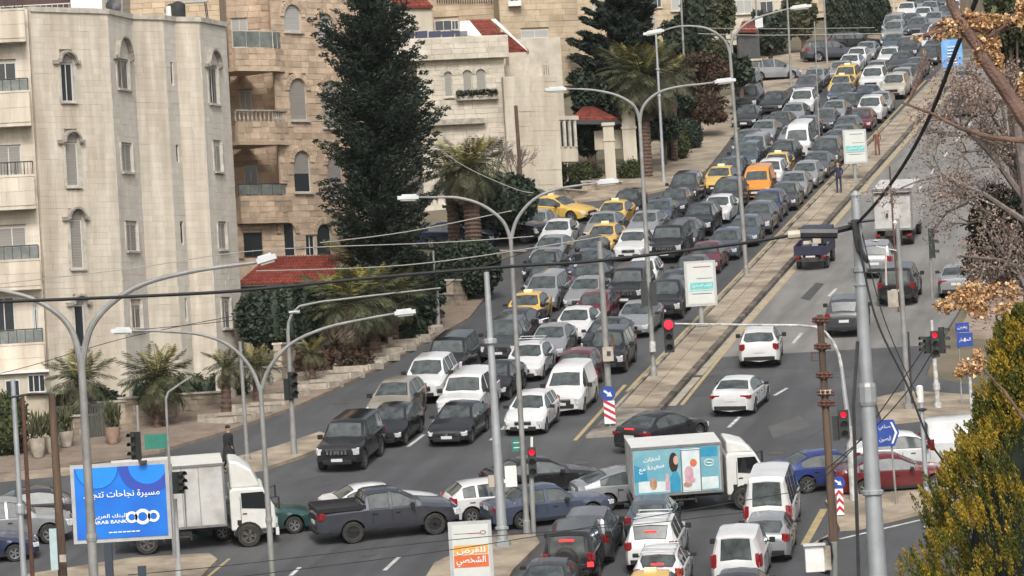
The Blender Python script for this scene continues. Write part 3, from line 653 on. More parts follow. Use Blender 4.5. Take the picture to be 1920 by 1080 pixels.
# ---------------- garden walls
def garden_wall(px, label, mt=ST_W, t=.3, ch=.25, cap=True, singles=120):
    """px: list of (x, y_base, y_top) along the foot of the wall, on the ground"""
    pts = [G(x, yb) for x, yb, yt in px]; T_ = thing('garden_wall', pts[len(pts) // 2], label, 'wall')
    for i in range(len(pts) - 1):
        w_ = Wall(tuple(pts[i].xy), tuple(pts[i+1].xy)); zt = [w_.az(px[i + k][0], px[i + k][2])[1] for k in (0, 1)]; z0 = min(pts[i].z, pts[i+1].z) - .4; zt_ = sum(zt) / 2
        g = MB(); w_.box(g, 0, w_.L, z0, zt_, -t, 0); g.build('wall', mt, T_)
        stones(w_, [(0, w_.L, z0, zt_)], [], T_, mt, ch=ch, ml=.5, thick=.05, singles=singles)
        if cap: g = MB(); w_.box(g, -.02, w_.L + .02, zt_, zt_ + .09, -t - .06, .12 + .003 * i); g.build('coping', TRIM, T_)
    return T_
garden_wall([(236,812,748),(330,784,742),(418,758,735)], 'pale garden wall behind the first street palms')
garden_wall([(418,758,690),(470,736,690),(528,716,690)], 'short garden wall with a gate between two street palms', mt=ST_C)
garden_wall([(528,716,650),(600,676,640),(680,632,600)], 'brownish garden wall behind the shaggy palms')
garden_wall([(806,605,560),(850,582,545),(905,548,510)], 'reddish stone retaining wall beside the outermost lane')
garden_wall([(905,520,480),(935,490,478),(985,470,466)], 'low stone wall at the mouth of the side street')
garden_wall([(1040,392,366),(1100,366,348),(1165,350,335)], 'low dark wall below the clipped hedges')
garden_wall([(120,835,800),(180,822,762),(236,812,748)], 'garden wall with railings near the potted plants')
# white service building at the far left edge with door and window
TW = thing('annex', W(30, 780, 176), 'white painted annex with a dark door at the far left', 'building'); ww = Wall(WP(-80, 177.5, 760), WP(95, 178.2, 760)); g = MB(); zt = ww.az(40, 700)[1]; ww.box(g, 0, ww.L, 2, zt, -5, 0); g.build('wall', TERR, TW)
window(ww, ww.rect(12, 712, 40, 830), TW, frame=FRW, mull=0, sill=None); window(ww, ww.rect(52, 702, 85, 736), TW, frame=FRW, mull=2); g = MB(); ww.box(g, 0, ww.L, zt, zt + .12, -5.1, .25); g.build('roof', WHITE, TW)
# metal gate beside it
TGt = thing('metal_gate', W(160, 820, 177), 'dark green metal gate of vertical bars by the left garden', 'gate'); wg = Wall(WP(104, 176.6, 800), WP(222, 177.2, 800)); z0, z1 = wg.az(160, 835)[1], wg.az(160, 762)[1]
for k in range(26):
    g = MB(); a = wg.L * k / 25; wg.box(g, a - .03, a + .03, z0, z1, -.02, .02); g.build('bar', mat('gate_metal', (.05,.06,.05), None, rough=.5), TGt)
g = MB(); wg.box(g, -.05, wg.L + .05, z1, z1 + .07, -.03, .03); wg.box(g, -.05, wg.L + .05, z0 + .1, z0 + .16, -.031, .031); g.build('rail', MATS['gate_metal'], TGt)
# ================================================================ vegetation
BARK = mat('bark', (.13,.09,.065), (.075,.055,.045), 6, .95, bump=.6, bscale=25, stretch=(1,1,.3))
BARKR = mat('palm_bark', (.15,.095,.07), (.07,.045,.035), 9, .95, bump=.8, bscale=14, island=.3)
CONI = mat('conifer_leaf', (.018,.027,.020), (.034,.046,.032), .9, .75, island=.35, spec=.25)
CON2 = mat('cypress_leaf', (.028,.040,.024), (.05,.062,.038), .9, .75, island=.5, spec=.25)
PALM = mat('palm_leaf', (.05,.06,.027), (.085,.088,.042), 2.5, .6, island=.35, spec=.35)
PALMY = mat('palm_leaf_yellow', (.24,.20,.035), (.12,.12,.035), 2.5, .6, island=.3)
PALMD = mat('dry_palm_leaf', (.075,.057,.038), (.14,.11,.072), 2.5, .8, island=.4)
HEDG = mat('hedge_leaf', (.034,.045,.018), (.065,.075,.028), 1.6, .7, island=.45, spec=.25)
IVY = mat('ivy_leaf', (.018,.030,.018), (.04,.055,.032), 1.1, .6, island=.5, spec=.3)
REDB = mat('russet_twigs', (.095,.052,.035), (.05,.04,.028), 1.2, .8, island=.45, spec=.2)
OLIV = mat('olive_leaf', (.06,.07,.032), (.10,.10,.055), .8, .75, island=.5, spec=.25)
BRWN = mat('brown_leaf', (.22,.145,.11), (.34,.26,.21), 2.5, .75, island=.45)
GOLD = mat('golden_dry_leaf', (.62,.42,.22), (.42,.22,.10), 9, .6, island=.45)
TWIG = mat('grey_twig', (.22,.18,.16), (.12,.10,.09), 8, .9)
BRAN = mat('pinkish_branch', (.20,.12,.092), (.10,.06,.045), 8, .85, bump=.4, bscale=60, stretch=(1,1,1))
THUJ = mat('thuja_leaf', (.055,.070,.014), (.125,.125,.022), 5, .7, island=.22, spec=.25)
THUG = mat('thuja_gold_leaf', (.36,.235,.025), (.20,.165,.024), 5, .65, island=.25, spec=.25)
rng = np.random.default_rng(11)
def unit(n):
    v = rng.normal(size=(n, 3)); return v / np.linalg.norm(v, axis=1, keepdims=True)
def leafquads(P, size, aspect=.5, axis=None, jitter=1.0, droop=None):
    """small diamond faces at points P; axis: preferred direction (n,3)"""
    n = len(P); a = unit(n) * jitter
    if axis is not None: a = a + axis
    a /= np.linalg.norm(a, axis=1, keepdims=True) + 1e-9
    b = np.cross(a, unit(n)); b /= np.linalg.norm(b, axis=1, keepdims=True) + 1e-9
    s = (size * rng.uniform(.6, 1.35, n))[:, None]
    return np.stack([P - a * s, P + b * s * aspect - a * s * .1, P + a * s, P - b * s * aspect - a * s * .1], 1)
def blob(c, r, n, shell=.55, flat=None, low=-1):
    """points in an ellipsoidal clump, denser toward its skin"""
    d = unit(n); d[:, 2] = np.where(d[:, 2] < low, -d[:, 2], d[:, 2])
    rad = (shell + (1 - shell) * rng.uniform(0, 1, n) ** .6)[:, None]
    return np.array(c) + d * rad * np.array(r)
def clumpy(c, r, n, k, cr=.33, size=.12, low=-.6, aspect=.5):
    """crown made of k separate clumps scattered in the volume, with gaps between"""
    C_ = blob(c, np.array(r) * .8, k, .35, low=low); out = []
    for q in C_:
        rr = np.array(r) * cr * rng.uniform(.6, 1.25); m = int(n / k); P = blob(q, rr, m, .4); out.append(leafquads(P, size, aspect, axis=(P - q) / np.linalg.norm(rr) * 1.5))
    return np.concatenate(out)
def dirt(base, label, cat, name, group=None): return thing(name, base, label, cat, group)
def conifer(bx, by, Y, prof, label, n=150, px=None, mt=CONI, droop=-.1, size=.15, up=.35, name='conifer_tree', wob=.25):
    """prof: list of (py, half width px left, right) about the trunk line"""
    base = W(bx, by, Y); T_ = thing(name, base, label, 'tree')
    top = W(prof[0][3], prof[0][0], Y); g = MB(); g.tube([base - Vector((0, 0, .5)), base.lerp(top, .5), top], [.32, .18, .03], 8); g.build('trunk', BARK, T_)
    s = S(Y); Q = []; ys_ = [p[0] for p in prof]; prof = [(p[0], p[1] * .86, p[2] * .86, p[3]) for p in prof]
    for i in range(n):
        f = (i + random.random()) / n; py = ys_[0] + (ys_[-1] - ys_[0]) * f ** .85
        for k in range(len(prof) - 1):
            if prof[k][0] <= py <= prof[k+1][0]: break
        t = (py - prof[k][0]) / (prof[k+1][0] - prof[k][0]); L = (prof[k][1] * (1 - t) + prof[k+1][1] * t) / s; R = (prof[k][2] * (1 - t) + prof[k+1][2] * t) / s; cx = prof[k][3] * (1 - t) + prof[k+1][3] * t
        o = W(cx, py, Y); a = random.uniform(0, 2 * math.pi); ca = math.cos(a); r = (R if ca > 0 else L); r = r * abs(ca) + (L + R) / 2 * abs(math.sin(a)); r *= random.uniform(1 - wob * 1.6, 1 + wob * .45)
        m = max(4, int(r / .28)); d = np.array([ca, math.sin(a), 0.0]); oo = np.array(o)
        for j in range(m):
            f_ = (j + .7) / m; q = oo + d * r * f_ + np.array([0, 0, droop * r * f_ + up * r * f_ ** 2.2]); cr = (.26 + .34 * (1 - f_)) * (1 if r > 1 else .7)
            P = blob(q, (cr, cr, cr * .5), 34, .2); Q.append(leafquads(P, size, .36, axis=np.tile(d * .9 + np.array([0, 0, .35]), (34, 1)), jitter=.75))
    quads('crown', np.concatenate(Q), mt, T_); return T_
conifer(715, 520, 199, [(-40,8,8,684),(-5,46,40,684),(30,52,62,686),(55,85,72,690),(85,105,90,692),(110,92,84,694),(135,70,92,694),(170,78,96,698),(200,90,92,700),(250,98,122,702),(285,66,126,704),(325,104,118,706),(350,70,112,712),(390,112,92,716),(440,116,92,720),(470,78,92,722),(510,60,80,728)],
        'tall dark conifer with ragged drooping branches in front of the tan block', n=480, size=.10, wob=.34, up=.5)
conifer(1150, 270, 283, [(-60,10,12,1178),(-5,45,42,1172),(40,62,62,1165),(90,85,70,1160),(130,80,75,1158),(160,75,80,1150),(200,60,70,1146),(240,50,60,1142)],
        'broad dark conifer behind the gate lodge', n=300, size=.24)
# dark evergreens and mixed trees along the top edge
def round_tree(cx, cy, rx, ry, Y, label, mt, n=5000, k=26, size=.2, by=None, name='broadleaf_tree', trunk=True, cr=.33, depth=None, group=None):
    s = S(Y); c = W(cx, cy, Y); base = Vector((c.x, c.y, gz(Y))); T_ = thing(name, base, label, 'tree', group)
    if trunk:
        g = MB(); g.tube([base - Vector((0, 0, .3)), base.lerp(c, .6) + Vector((.15, 0, 0)), c + Vector((0, 0, ry / s * .5))], [.22, .16, .05], 7)
        for q in range(4): 
            a = q * 1.7; g.tube([base.lerp(c, .55), c + Vector((math.cos(a) * rx / s * .6, math.sin(a) * rx / s * .5, ry / s * .3))], [.1, .03], 5)
        g.build('trunk', BARK, T_)
    V = clumpy(c, (rx / s, depth or rx / s, ry / s), n, k, cr, size)
    if mt is not REDB:
        nc = n // 5; V = np.concatenate([V, leafquads(blob(c, (rx / s * .78, (depth or rx / s) * .7, ry / s * .78), nc, .3), size * 1.7, .7)])
    quads('crown', V, mt, T_); return T_
for a in [(1308,40,36,62,318,'dark green tree left of the leaning street lamp arm',CON2),(1352,30,34,50,326,'second dark green tree under the upper lamp arm',OLIV),(1440,62,44,50,334,'olive green tree above the parked silver minivan',CON2),
          (1502,30,36,58,345,'olive tree between two tall poles at the top',OLIV),(1340,110,38,40,306,'low green tree in front of the far kiosk',OLIV),
          (1690,12,36,26,395,'brown green tree beside the far traffic at the top',OLIV),(1280,75,42,60,300,'dark mottled tree behind the big palm',CON2),(1255,180,60,50,282,'dark undergrowth tree right of the big palm',IVY),
          (1385,135,30,34,300,'dark tree below the kiosk counter',IVY),(1890,40,60,70,150,'dark olive tree at the upper right corner',OLIV),(1905,130,46,70,152,'dark green tree below the upper right corner',CON2),(1105,190,40,60,270,'dark ivy covered tree left of the gate lodge roof',IVY),
          (1240,235,36,34,268,'dark shrub tree beside the tall steel pole',IVY),(1190,255,40,34,266,'dark shrub tree behind the square gate pillars',IVY),(1100,262,34,36,264,'dark shrub tree between bay window and gate pillar',IVY)]:
    round_tree(*a, n=3600 if a[4] > 200 else 9000, size=.17 if a[4] > 200 else .07, k=22)
round_tree(1315,150,58,55,296,'russet bare twigged tree behind the gate', REDB, n=7000, size=.16, k=40)
round_tree(1305,215,66,40,284,'dark russet thicket beside the brick forecourt', REDB, n=6000, size=.15, k=34)
def cypress(cx, y0, y1, wd, Y, label, group=None, mt=CON2):
    s = S(Y); top = W(cx, y0, Y); bot = W(cx, y1, Y); T_ = thing('cypress_tree', bot, label, 'tree', group); h = top.z - bot.z; r = wd / s / 2
    g = MB(); g.tube([bot, top], [.15, .03], 6); g.build('trunk', BARK, T_)
    n = 3800; t = rng.uniform(0, 1, n); a = rng.uniform(0, 6.283, n); rr = r * np.minimum(1, (1 - t) * 2.2 + .12) * (.7 + .3 * rng.uniform(0, 1, n)) * (1 + .2 * np.sin(a * 5 + t * 19))
    P = np.stack([top.x + rr * np.cos(a), top.y + rr * np.sin(a), bot.z + t * h], 1); quads('crown', leafquads(P, .2, .4, axis=np.tile([0, 0, 1.2], (n, 1))), mt, T_)
for i, a in enumerate([(1566,-50,78,42,352),(1598,-60,76,36,356),(1634,-40,68,44,360),(1652,-20,60,30,366)]):
    cypress(*a, ['dark clipped cypress, leftmost of the row behind the two black parked cars','dark cypress behind the pale mast with the red banner','dark broad cypress right of the red banner','dark cypress rightmost of the row by the grey parked van'][i], 'row of dark cypresses at the top')
# ---------------- hedges and ivy
def hedge(x0, x1, y0, y1, Y, label, mt=HEDG, n=4200, depth=1.4, rnd=.35, size=.085, name='hedge', cat='hedge'):
    s = S(Y); c = W((x0 + x1) / 2, (y0 + y1) / 2, Y); hx, hz = (x1 - x0) / 2 / s, (y1 - y0) / 2 / s; T_ = thing(name, c - Vector((0, 0, hz)), label, cat)
    bm = bmesh.new(); bmesh.ops.create_cube(bm, size=2); bmesh.ops.subdivide_edges(bm, edges=bm.edges[:], cuts=5, use_grid_fill=True)
    for v in bm.verts:
        q = v.co.copy(); e = 4; nrm = (abs(q.x) ** e + abs(q.y) ** e + abs(q.z) ** e) ** (1 / e); q = q / max(nrm, 1e-6) if q.length > .01 else q
        q = q.lerp(q.normalized(), rnd); v.co = Vector((q.x * hx * .94, q.y * depth / 2 * .94, q.z * hz * .96)) + Vector([random.uniform(-.03, .03) for _ in range(3)])
    me = bpy.data.meshes.new('hedge_mass'); bm.to_mesh(me); pts = [(f.calc_center_median(), f.normal.copy(), f.calc_area()) for f in bm.faces]; bm.free(); me.materials.append(mt)
    o = bpy.data.objects.new('hedge_mass', me); COL.objects.link(o); o.parent = T_; o.location = (0, 0, hz)
    ar = np.array([p[2] for p in pts]); idx = rng.choice(len(pts), n, p=ar / ar.sum()); P = np.array([pts[i][0] for i in idx]); Nn = np.array([pts[i][1] for i in idx])
    P = P + rng.normal(scale=.11, size=P.shape) + Nn * rng.uniform(-.05, .1, (n, 1)) + np.array(c)
    quads('foliage', leafquads(P, size, .6), mt, T_); return T_
hedge(1056,1126,312,346,263,'clipped box hedge below the villa wing'); hedge(1050,1130,345,374,258,'dark low hedge over the kerb wall', mt=IVY)
hedge(1164,1206,301,353,262,'tall rounded clipped bush beside the gate pillar', rnd=.6); hedge(1244,1288,248,300,271,'rounded clipped bush right of the tall steel pole', rnd=.65)
hedge(1270,1313,226,280,277,'dark rounded clipped bush next to the brick forecourt', rnd=.65, mt=IVY); hedge(985,1062,300,352,258,'loose pale green bush in front of the villa wing', mt=OLIV, rnd=.7, size=.12)
hedge(806,936,455,548,212,'big dark ivy covered hedge at the side street corner', mt=IVY, n=9000, depth=2.5, rnd=.4, size=.12)
hedge(446,648,542,645,193.5,'ivy covered wall below the red garage roof', mt=IVY, n=12000, depth=1.6, rnd=.15, size=.12)
hedge(640,830,470,640,203,'dark evergreen hedge behind the shaggy palms', mt=IVY, n=11000, depth=3, rnd=.5, size=.15)
hedge(838,1010,330,420,232,'dark garden shrubs below the villa', mt=IVY, n=7000, depth=3, rnd=.6, size=.15)
hedge(240,470,712,748,186,'low dark shrubs along the pale garden wall', mt=IVY, n=6000, depth=1.2, rnd=.4, size=.08)
hedge(528,700,655,712,192,'dark brownish shrubs along the wall behind the shaggy palms', mt=REDB, n=6000, depth=1.0, rnd=.4, size=.1)
hedge(660,800,600,655,200,'dark undergrowth between the palm trunks', mt=IVY, n=6000, depth=1.5, rnd=.4, size=.12)
hedge(96,232,735,800,180,'dark garden shrubs behind the metal gate', mt=IVY, n=6000, depth=1.6, rnd=.5, size=.1)
hedge(-20,48,742,850,174,'dark shrub at the far left kerb', mt=HEDG, n=3500, depth=1.6, rnd=.6)
hedge(1575,1640,-10,64,368,'dark clipped hedge behind the far vans', mt=IVY, n=3000, rnd=.3, size=.15)
# ---------------- palms
def frond_mesh(name, mt, seed, droop=1.0, n=28, wid=.25, fold=.5):
    r = random.Random(seed); mb = MB(); pts = []
    for i in range(n + 1):
        t = i / n; pts.append(Vector((math.sin(min(t * 1.25 * droop, 2.0)) / max(droop, .6) / 1.1, 0, -.42 * droop * t ** 2.0)))
    for i in range(n):
        t = i / n; p = pts[i]; d = (pts[i+1] - p).normalized(); u = Vector((0, 1, 0)); nn = d.cross(u)
        if r.random() < .12: continue
        l = wid * (math.sin(math.pi * min(1, t * .82 + .16))) * r.uniform(.8, 1.1); w_ = .015
        for sgn in (-1, 1):
            tip = p + u * sgn * l + d * l * .55 - Vector((0, 0, fold * l * r.uniform(.5, 1.5)))
            mid = p.lerp(tip, .5); mb.add([p - d * w_ * .5, mid - d * w_, tip, mid + d * w_], [(0, 1, 2, 3)])
        q = pts[i+1]; hw = .012 * (1 - t) + .003; mb.add([p - u * hw, p + u * hw, q + u * hw, q - u * hw], [(0, 1, 2, 3)])
    me = bpy.data.meshes.new(name); me.from_pydata(mb.v, [], mb.f); me.materials.append(mt); return me
FR = {m.name: [frond_mesh('frond', m, k, d) for k, d in enumerate((.7, 1.0, 1.35))] for m in (PALM, PALMY, PALMD)}
def palm(bx, by, cx, cy, rpx, label, nf=34, Y=None, tr=.2, flat=None, yellow=.12, dead=.15, group=None):
    base = G(bx, by) if Y is None else W(bx, by, Y); Y = base.y; top = W(cx, cy, Y + .15); s = S(Y); T_ = thing('palm_tree', base, label, 'palm tree', group)
    g = MB(); hgt = (top - base).length; n = max(5, int(hgt / .22)); P = []; rr = []
    for i in range(n * 2 + 1):
        t = i / (n * 2); P.append(base.lerp(top, t)); rr.append(tr * (1.15 - .2 * t) * (1.1 if i % 2 else .93))
    g.tube(P, rr, 9); g.build('trunk', BARKR, T_)
    R_ = rpx / s
    if nf >= 48:                      # skirt of dead fronds hanging along the trunk
        for k in range(int(nf * .7)):
            o = bpy.data.objects.new('dead_frond', FR['dry_palm_leaf'][2]); COL.objects.link(o); o.parent = T_
            f_ = random.uniform(.0, .55) * min(1, 2.2 / max(hgt, .1)); L = R_ * random.uniform(.4, .62)
            o.matrix_local = Matrix.Translation((top - base) * (1 - f_)) @ Matrix.Rotation(random.uniform(0, 6.283), 4, 'Z') @ Matrix.Rotation(random.uniform(.95, 1.4), 4, 'Y') @ Matrix.Rotation(random.uniform(-.6, .6), 4, 'X') @ Matrix.Scale(L, 4)
    for k in range(nf):
        t = k / nf; el = D2R(75 - 115 * t) + random.uniform(-.12, .12); az = k * 2.39996 + random.uniform(-.2, .2)
        key = 'palm_leaf'
        if t < yellow: key = 'palm_leaf_yellow'
        if t > 1 - dead: key = 'dry_palm_leaf'
        me = FR[key][min(2, int(t * 3))]; o = bpy.data.objects.new('frond', me); COL.objects.link(o); o.parent = T_
        L = R_ * random.uniform(.85, 1.12) * (.85 if t < .15 else 1)
        o.matrix_local = Matrix.Translation(top - base + Vector((0, 0, random.uniform(-.05, .15)))) @ Matrix.Rotation(az, 4, 'Z') @ Matrix.Rotation(-el, 4, 'Y') @ Matrix.Rotation(random.uniform(-.4, .4), 4, 'X') @ Matrix.Scale(L, 4)
    return T_
palm(150,832,150,716,78,'bushy palm behind the dark green metal gate', nf=44, Y=177.5)
palm(296,806,296,712,84,'fan headed street palm in front of the pale garden wall', nf=50, tr=.17)
palm(424,778,424,690,52,'slim street palm in the stone planter near the garden gate', nf=38, tr=.2)
palm(482,757,480,686,50,'short street palm with dark trunk left of the leaning lamp post', nf=36, tr=.16)
palm(586,722,584,664,44,'small young street palm in front of the white panel', nf=26, tr=.14)
palm(652,694,650,575,98,'shaggy street palm with thick brown trunk, nearest of the clump', nf=60, tr=.42, dead=.2)
palm(702,668,690,560,96,'shaggy street palm in the middle of the clump', nf=56, tr=.34, dead=.2)
palm(735,646,735,560,80,'dark shaggy street palm farthest in the clump', nf=48, tr=.3)
palm(668,640,674,500,92,'tall palm with yellow heart rising behind the clump', nf=54, Y=202, tr=.25, yellow=.3)
palm(560,650,575,590,58,'olive palm in the garden below the red garage roof', nf=40, Y=194.5, tr=.2)
palm(888,455,880,318,84,'tall palm with reddish trunk at the side street', nf=56, Y=228, tr=.42, yellow=.2)
palm(852,455,845,330,66,'darker palm left of the reddish trunked palm', nf=44, Y=231, tr=.3)
palm(1214,352,1205,150,98,'very tall olive green palm beside the steel pole', nf=70, Y=262, tr=.33, yellow=.1)
palm(1180,330,1172,130,60,'second palm crown merging with the very tall palm', nf=40, Y=266, tr=.2)
palm(1265,300,1262,140,56,'greyish palm crown right of the steel pole', nf=40, Y=270, tr=.2, dead=.4)
# stone planters on the pavement
PLT = mat('planter_stone', (.46,.41,.34), (.30,.26,.21), 3, .85, island=.1, bump=.2)
for i, (x, y, r_) in enumerate([(425,787,.95),(486,768,.9),(534,742,.85),(598,724,.85),(636,706,.9),(672,690,.9),(706,674,.85),(740,656,.8),(768,640,.8),(792,622,.8)]):
    c = G(x, y, .14); t = thing('planter', c, ['low stone planter around the slim palm','low stone planter beside the leaning lamp post','low stone planter behind the traffic signal post','low stone planter around the small young palm','low stone planter with a bare sapling','low stone planter below the nearest shaggy palm','low stone planter below the middle shaggy palm','low stone planter below the farthest shaggy palm','low stone planter near the twin steel posts','farthest low stone planter by the stone retaining wall'][i], 'planter', 'stone planters along the left pavement')
    an = -.55 + .02 * i; R_ = Matrix.Rotation(an, 3, 'Z')
    for (dx, dy, w_, d_) in ((0, -r_, 2 * r_, .16), (-r_, 0, .16, 2 * r_ - .17), (r_, 0, .16, 2 * r_ - .17), (0, r_, 2 * r_, .16)):
        g = MB(); q = R_ @ Vector((dx * 1.0, dy * .8, 0)); g.box(c + q + Vector((0, 0, SLOPE * q.y + .08)), (w_, d_ * (.8 if d_ > 1 else 1), .20 + .08 * r_), R=R_); g.build('kerb_block', PLT, t)
    g = MB(); g.box(c + Vector((0, 0, -.02)), (2 * r_ - .2, 1.6 * r_ - .2, .2), R=R_ @ Matrix.Rotation(math.atan(SLOPE), 3, 'X')); g.build('soil', EARTH, t)
# pots with plants near the gate
for i, (x, y, h) in enumerate([(72,858,.8),(98,850,.7),(125,838,.65),(212,832,.7)]):
    c = G(x, y, .14); t = thing('plant_pot', c, ['big pale pot leftmost in the row by the gate','pale pot second from the left by the gate','pale pot with spiky plant left of the gate','pale brown clay pot with a shrub right of the gate'][i], 'plant pot', 'pots along the garden gate'); g = MB()
    g.lathe(c, [(.2, 0), (.3, h * .5), (.34, h), (.28, h)], 12); g.build('pot', PLT if i < 3 else mat('clay_pot', (.33,.22,.16), (.24,.16,.12), 6, .85), t, smooth=True)
    n = 260; P = blob(np.array(c) + [0, 0, h + .5], (.4, .4, .6), n, .1); quads('plant', leafquads(P, .22, .16, axis=(P - np.array(c)) * 1.4), OLIV, t)
# ---------------- bare shrub by the villa
def branches(g, p, d, L, r, depth, tips, spread=.6, shrink=.68, kids=3, sag=0):
    q = p + d * L; m = p.lerp(q, .5) + Vector([random.uniform(-1, 1) for _ in range(3)]) * L * .07; g.tube([p, m, q], [r, r * .85, r * .65], 5, cap=False); tips.append((q, d, r))
    if depth <= 0: return
    for k in range(kids):
        dd = (d + Vector([random.uniform(-1, 1) for _ in range(3)]) * spread + Vector((0, 0, sag))).normalized(); branches(g, p.lerp(q, random.uniform(.55, 1)), dd, L * shrink * random.uniform(.7, 1.15), r * .6, depth - 1, tips, spread, shrink, kids, sag)
for bx, by, Y, lb, hh in [(925,335,249,'bare leafless shrub in front of the villa wall',1.5),(965,332,248,'bare thin sapling beside the dark timber post',1.1)]:
    b_ = W(bx, by, Y); t = thing('bare_shrub', b_, lb, 'shrub'); g = MB(); tips = []
    for k in range(5): branches(g, b_ - Vector((0, 0, .4)), Vector((random.uniform(-.7, .7), random.uniform(-.4, .4), 1)).normalized(), hh, .05, 4, tips)
    g.build('branches', TWIG, t)
# ---------------- the brown leaved tree at the right
random.seed(21)
def P3(px, py, Y): return W(px, py, Y)
TT = thing('autumn_tree', Vector((10.5, 78, gz(78))), 'half bare tree with withered brown leaves overhanging the right carriageway', 'tree'); g = MB(); tips = []
g.tube([Vector((10.5, 78, gz(78) - .3)), P3(1990, 800, 78), P3(1960, 560, 78), P3(1930, 380, 78), P3(1900, 200, 78)], [.3, .25, .2, .14, .07], 8)
for (a, b_, r_, L_) in [((1960,600),(1850,430),.06,.8),((1950,520),(1800,480),.06,.8),((1940,480),(1790,360),.07,.9),((1930,420),(1760,330),.06,1.0),((1925,380),(1800,230),.07,.9),((1915,330),(1850,200),.06,.8),((1920,300),(1780,250),.05,.8),((1905,230),(1860,150),.05,.7),((1960,560),(1900,520),.06,.7),((1930,350),(1880,300),.05,.7),((1950,460),(1860,520),.05,.8),((1900,200),(1820,170),.04,.7)]:
    p = P3(*a, 78 + random.uniform(-1, 1)); q = P3(*b_, 78 + random.uniform(-2, 2)); m_ = p.lerp(q, .5) + Vector((0, 0, .12)); g.tube([p, m_, q], [r_, r_ * .7, r_ * .4], 6); tips.append((q, (q - p).normalized(), r_))
    for k in range(7):
        st = p.lerp(q, random.uniform(.25, 1)); dd = ((q - p).normalized() + Vector([random.uniform(-1, 1) for _ in range(3)]) * .9).normalized(); branches(g, st, dd, L_ * .62, r_ * .36, 3, tips, .7, .66, 2)
g.build('branches', TWIG, TT)
tp = np.array([t[0] for t in tips]); pp = tp[rng.integers(0, len(tp), 15000)] + rng.normal(scale=.12, size=(15000, 3))
quads('brown_leaves', leafquads(pp, .028, .55), BRWN, TT)
c_ = np.array(P3(1872, 440, 79.5)); quads('inner_foliage', np.concatenate([leafquads(blob(c_, (.62, .6, 1.0), 4200, .2), .06, .5), leafquads(blob(np.array(P3(1850, 500, 80)), (.5, .5, .5), 1500, .2), .06, .5)]), IVY, TT)
# ---------------- near branches with golden dry leaves
def near_branch(path, r, Y, label, leafspots, n, ls=.026):
    P = [P3(x, y, Y) for x, y in path]; t = thing('overhanging_branch', P[0], label, 'branch'); g = MB(); sm = []
    for i in range(len(P) - 1):
        for k in range(5): sm.append(P[i].lerp(P[i+1], k / 5) + Vector([random.uniform(-1, 1) for _ in range(3)]) * r[0] * .18)
    sm.append(P[-1]); g.tube(sm, [r[0] + (r[1] - r[0]) * i / (len(sm) - 1) + random.uniform(-.05, .05) * r[0] for i in range(len(sm))], 9)
    pts = []
    for (x, y, rx, ry) in leafspots:
        c = P3(x, y, Y); near = min(sm, key=lambda q: (q - c).length)
        for k in range(5): g.tube([near, near.lerp(c, .5) + Vector([random.uniform(-.04, .04) for _ in range(3)]), c + Vector((random.uniform(-rx, rx) / S(Y), 0, random.uniform(-ry, ry) / S(Y)))], [r[1] * .25, r[1] * .2, .002], 5)
        pts.append(blob(np.array(c), (rx / S(Y), rx / S(Y) * .6, ry / S(Y)), int(n * rx * ry / 900), .15))
    g.build('bough', BRAN, t, smooth=True)
    Pt = np.concatenate(pts); V = leafquads(Pt, ls, .62, axis=np.tile([0, 0, -.5], (len(Pt), 1)))
    V[:, 1] += rng.normal(scale=ls * .35, size=(len(V), 3)); V[:, 3] += rng.normal(scale=ls * .35, size=(len(V), 3)); quads('dry_leaves', V, GOLD, t); return t
near_branch([(1765,-40),(1790,20),(1830,85),(1880,165),(1945,260)], (.028,.05), 26, 'thick pinkish branch with golden dry leaves crossing the upper right corner', [(1790,50,34,22),(1845,40,40,18),(1885,38,26,12),(1760,66,26,12),(1722,72,18,6),(1850,85,30,30),(1868,115,18,26),(1842,110,16,22),(1815,30,18,14),(1915,25,12,30),(1918,160,10,26)], 420, .0135)
near_branch([(1690,192),(1745,212),(1800,240),(1860,258),(1960,268)], (.006,.020), 26, 'long thin pinkish branch curving over the right carriageway', [(1735,100,8,8)], 30, .02)
near_branch([(1960,560),(1900,548),(1850,560),(1775,575)], (.012,.004), 26, 'twig with a long cluster of golden dry leaves above the blue road sign', [(1770,575,22,16),(1800,560,26,24),(1835,572,26,28),(1862,545,22,18),(1825,540,24,14),(1898,550,14,26),(1880,580,18,12)], 380, .0135)
near_branch([(1990,880),(1920,785),(1880,730),(1840,690)], (.014,.006), 26, 'bare twig ending in a small tuft of golden dry leaves beside the thuja', [(1822,690,30,20),(1836,672,16,22),(1800,700,14,10)], 400, .013)
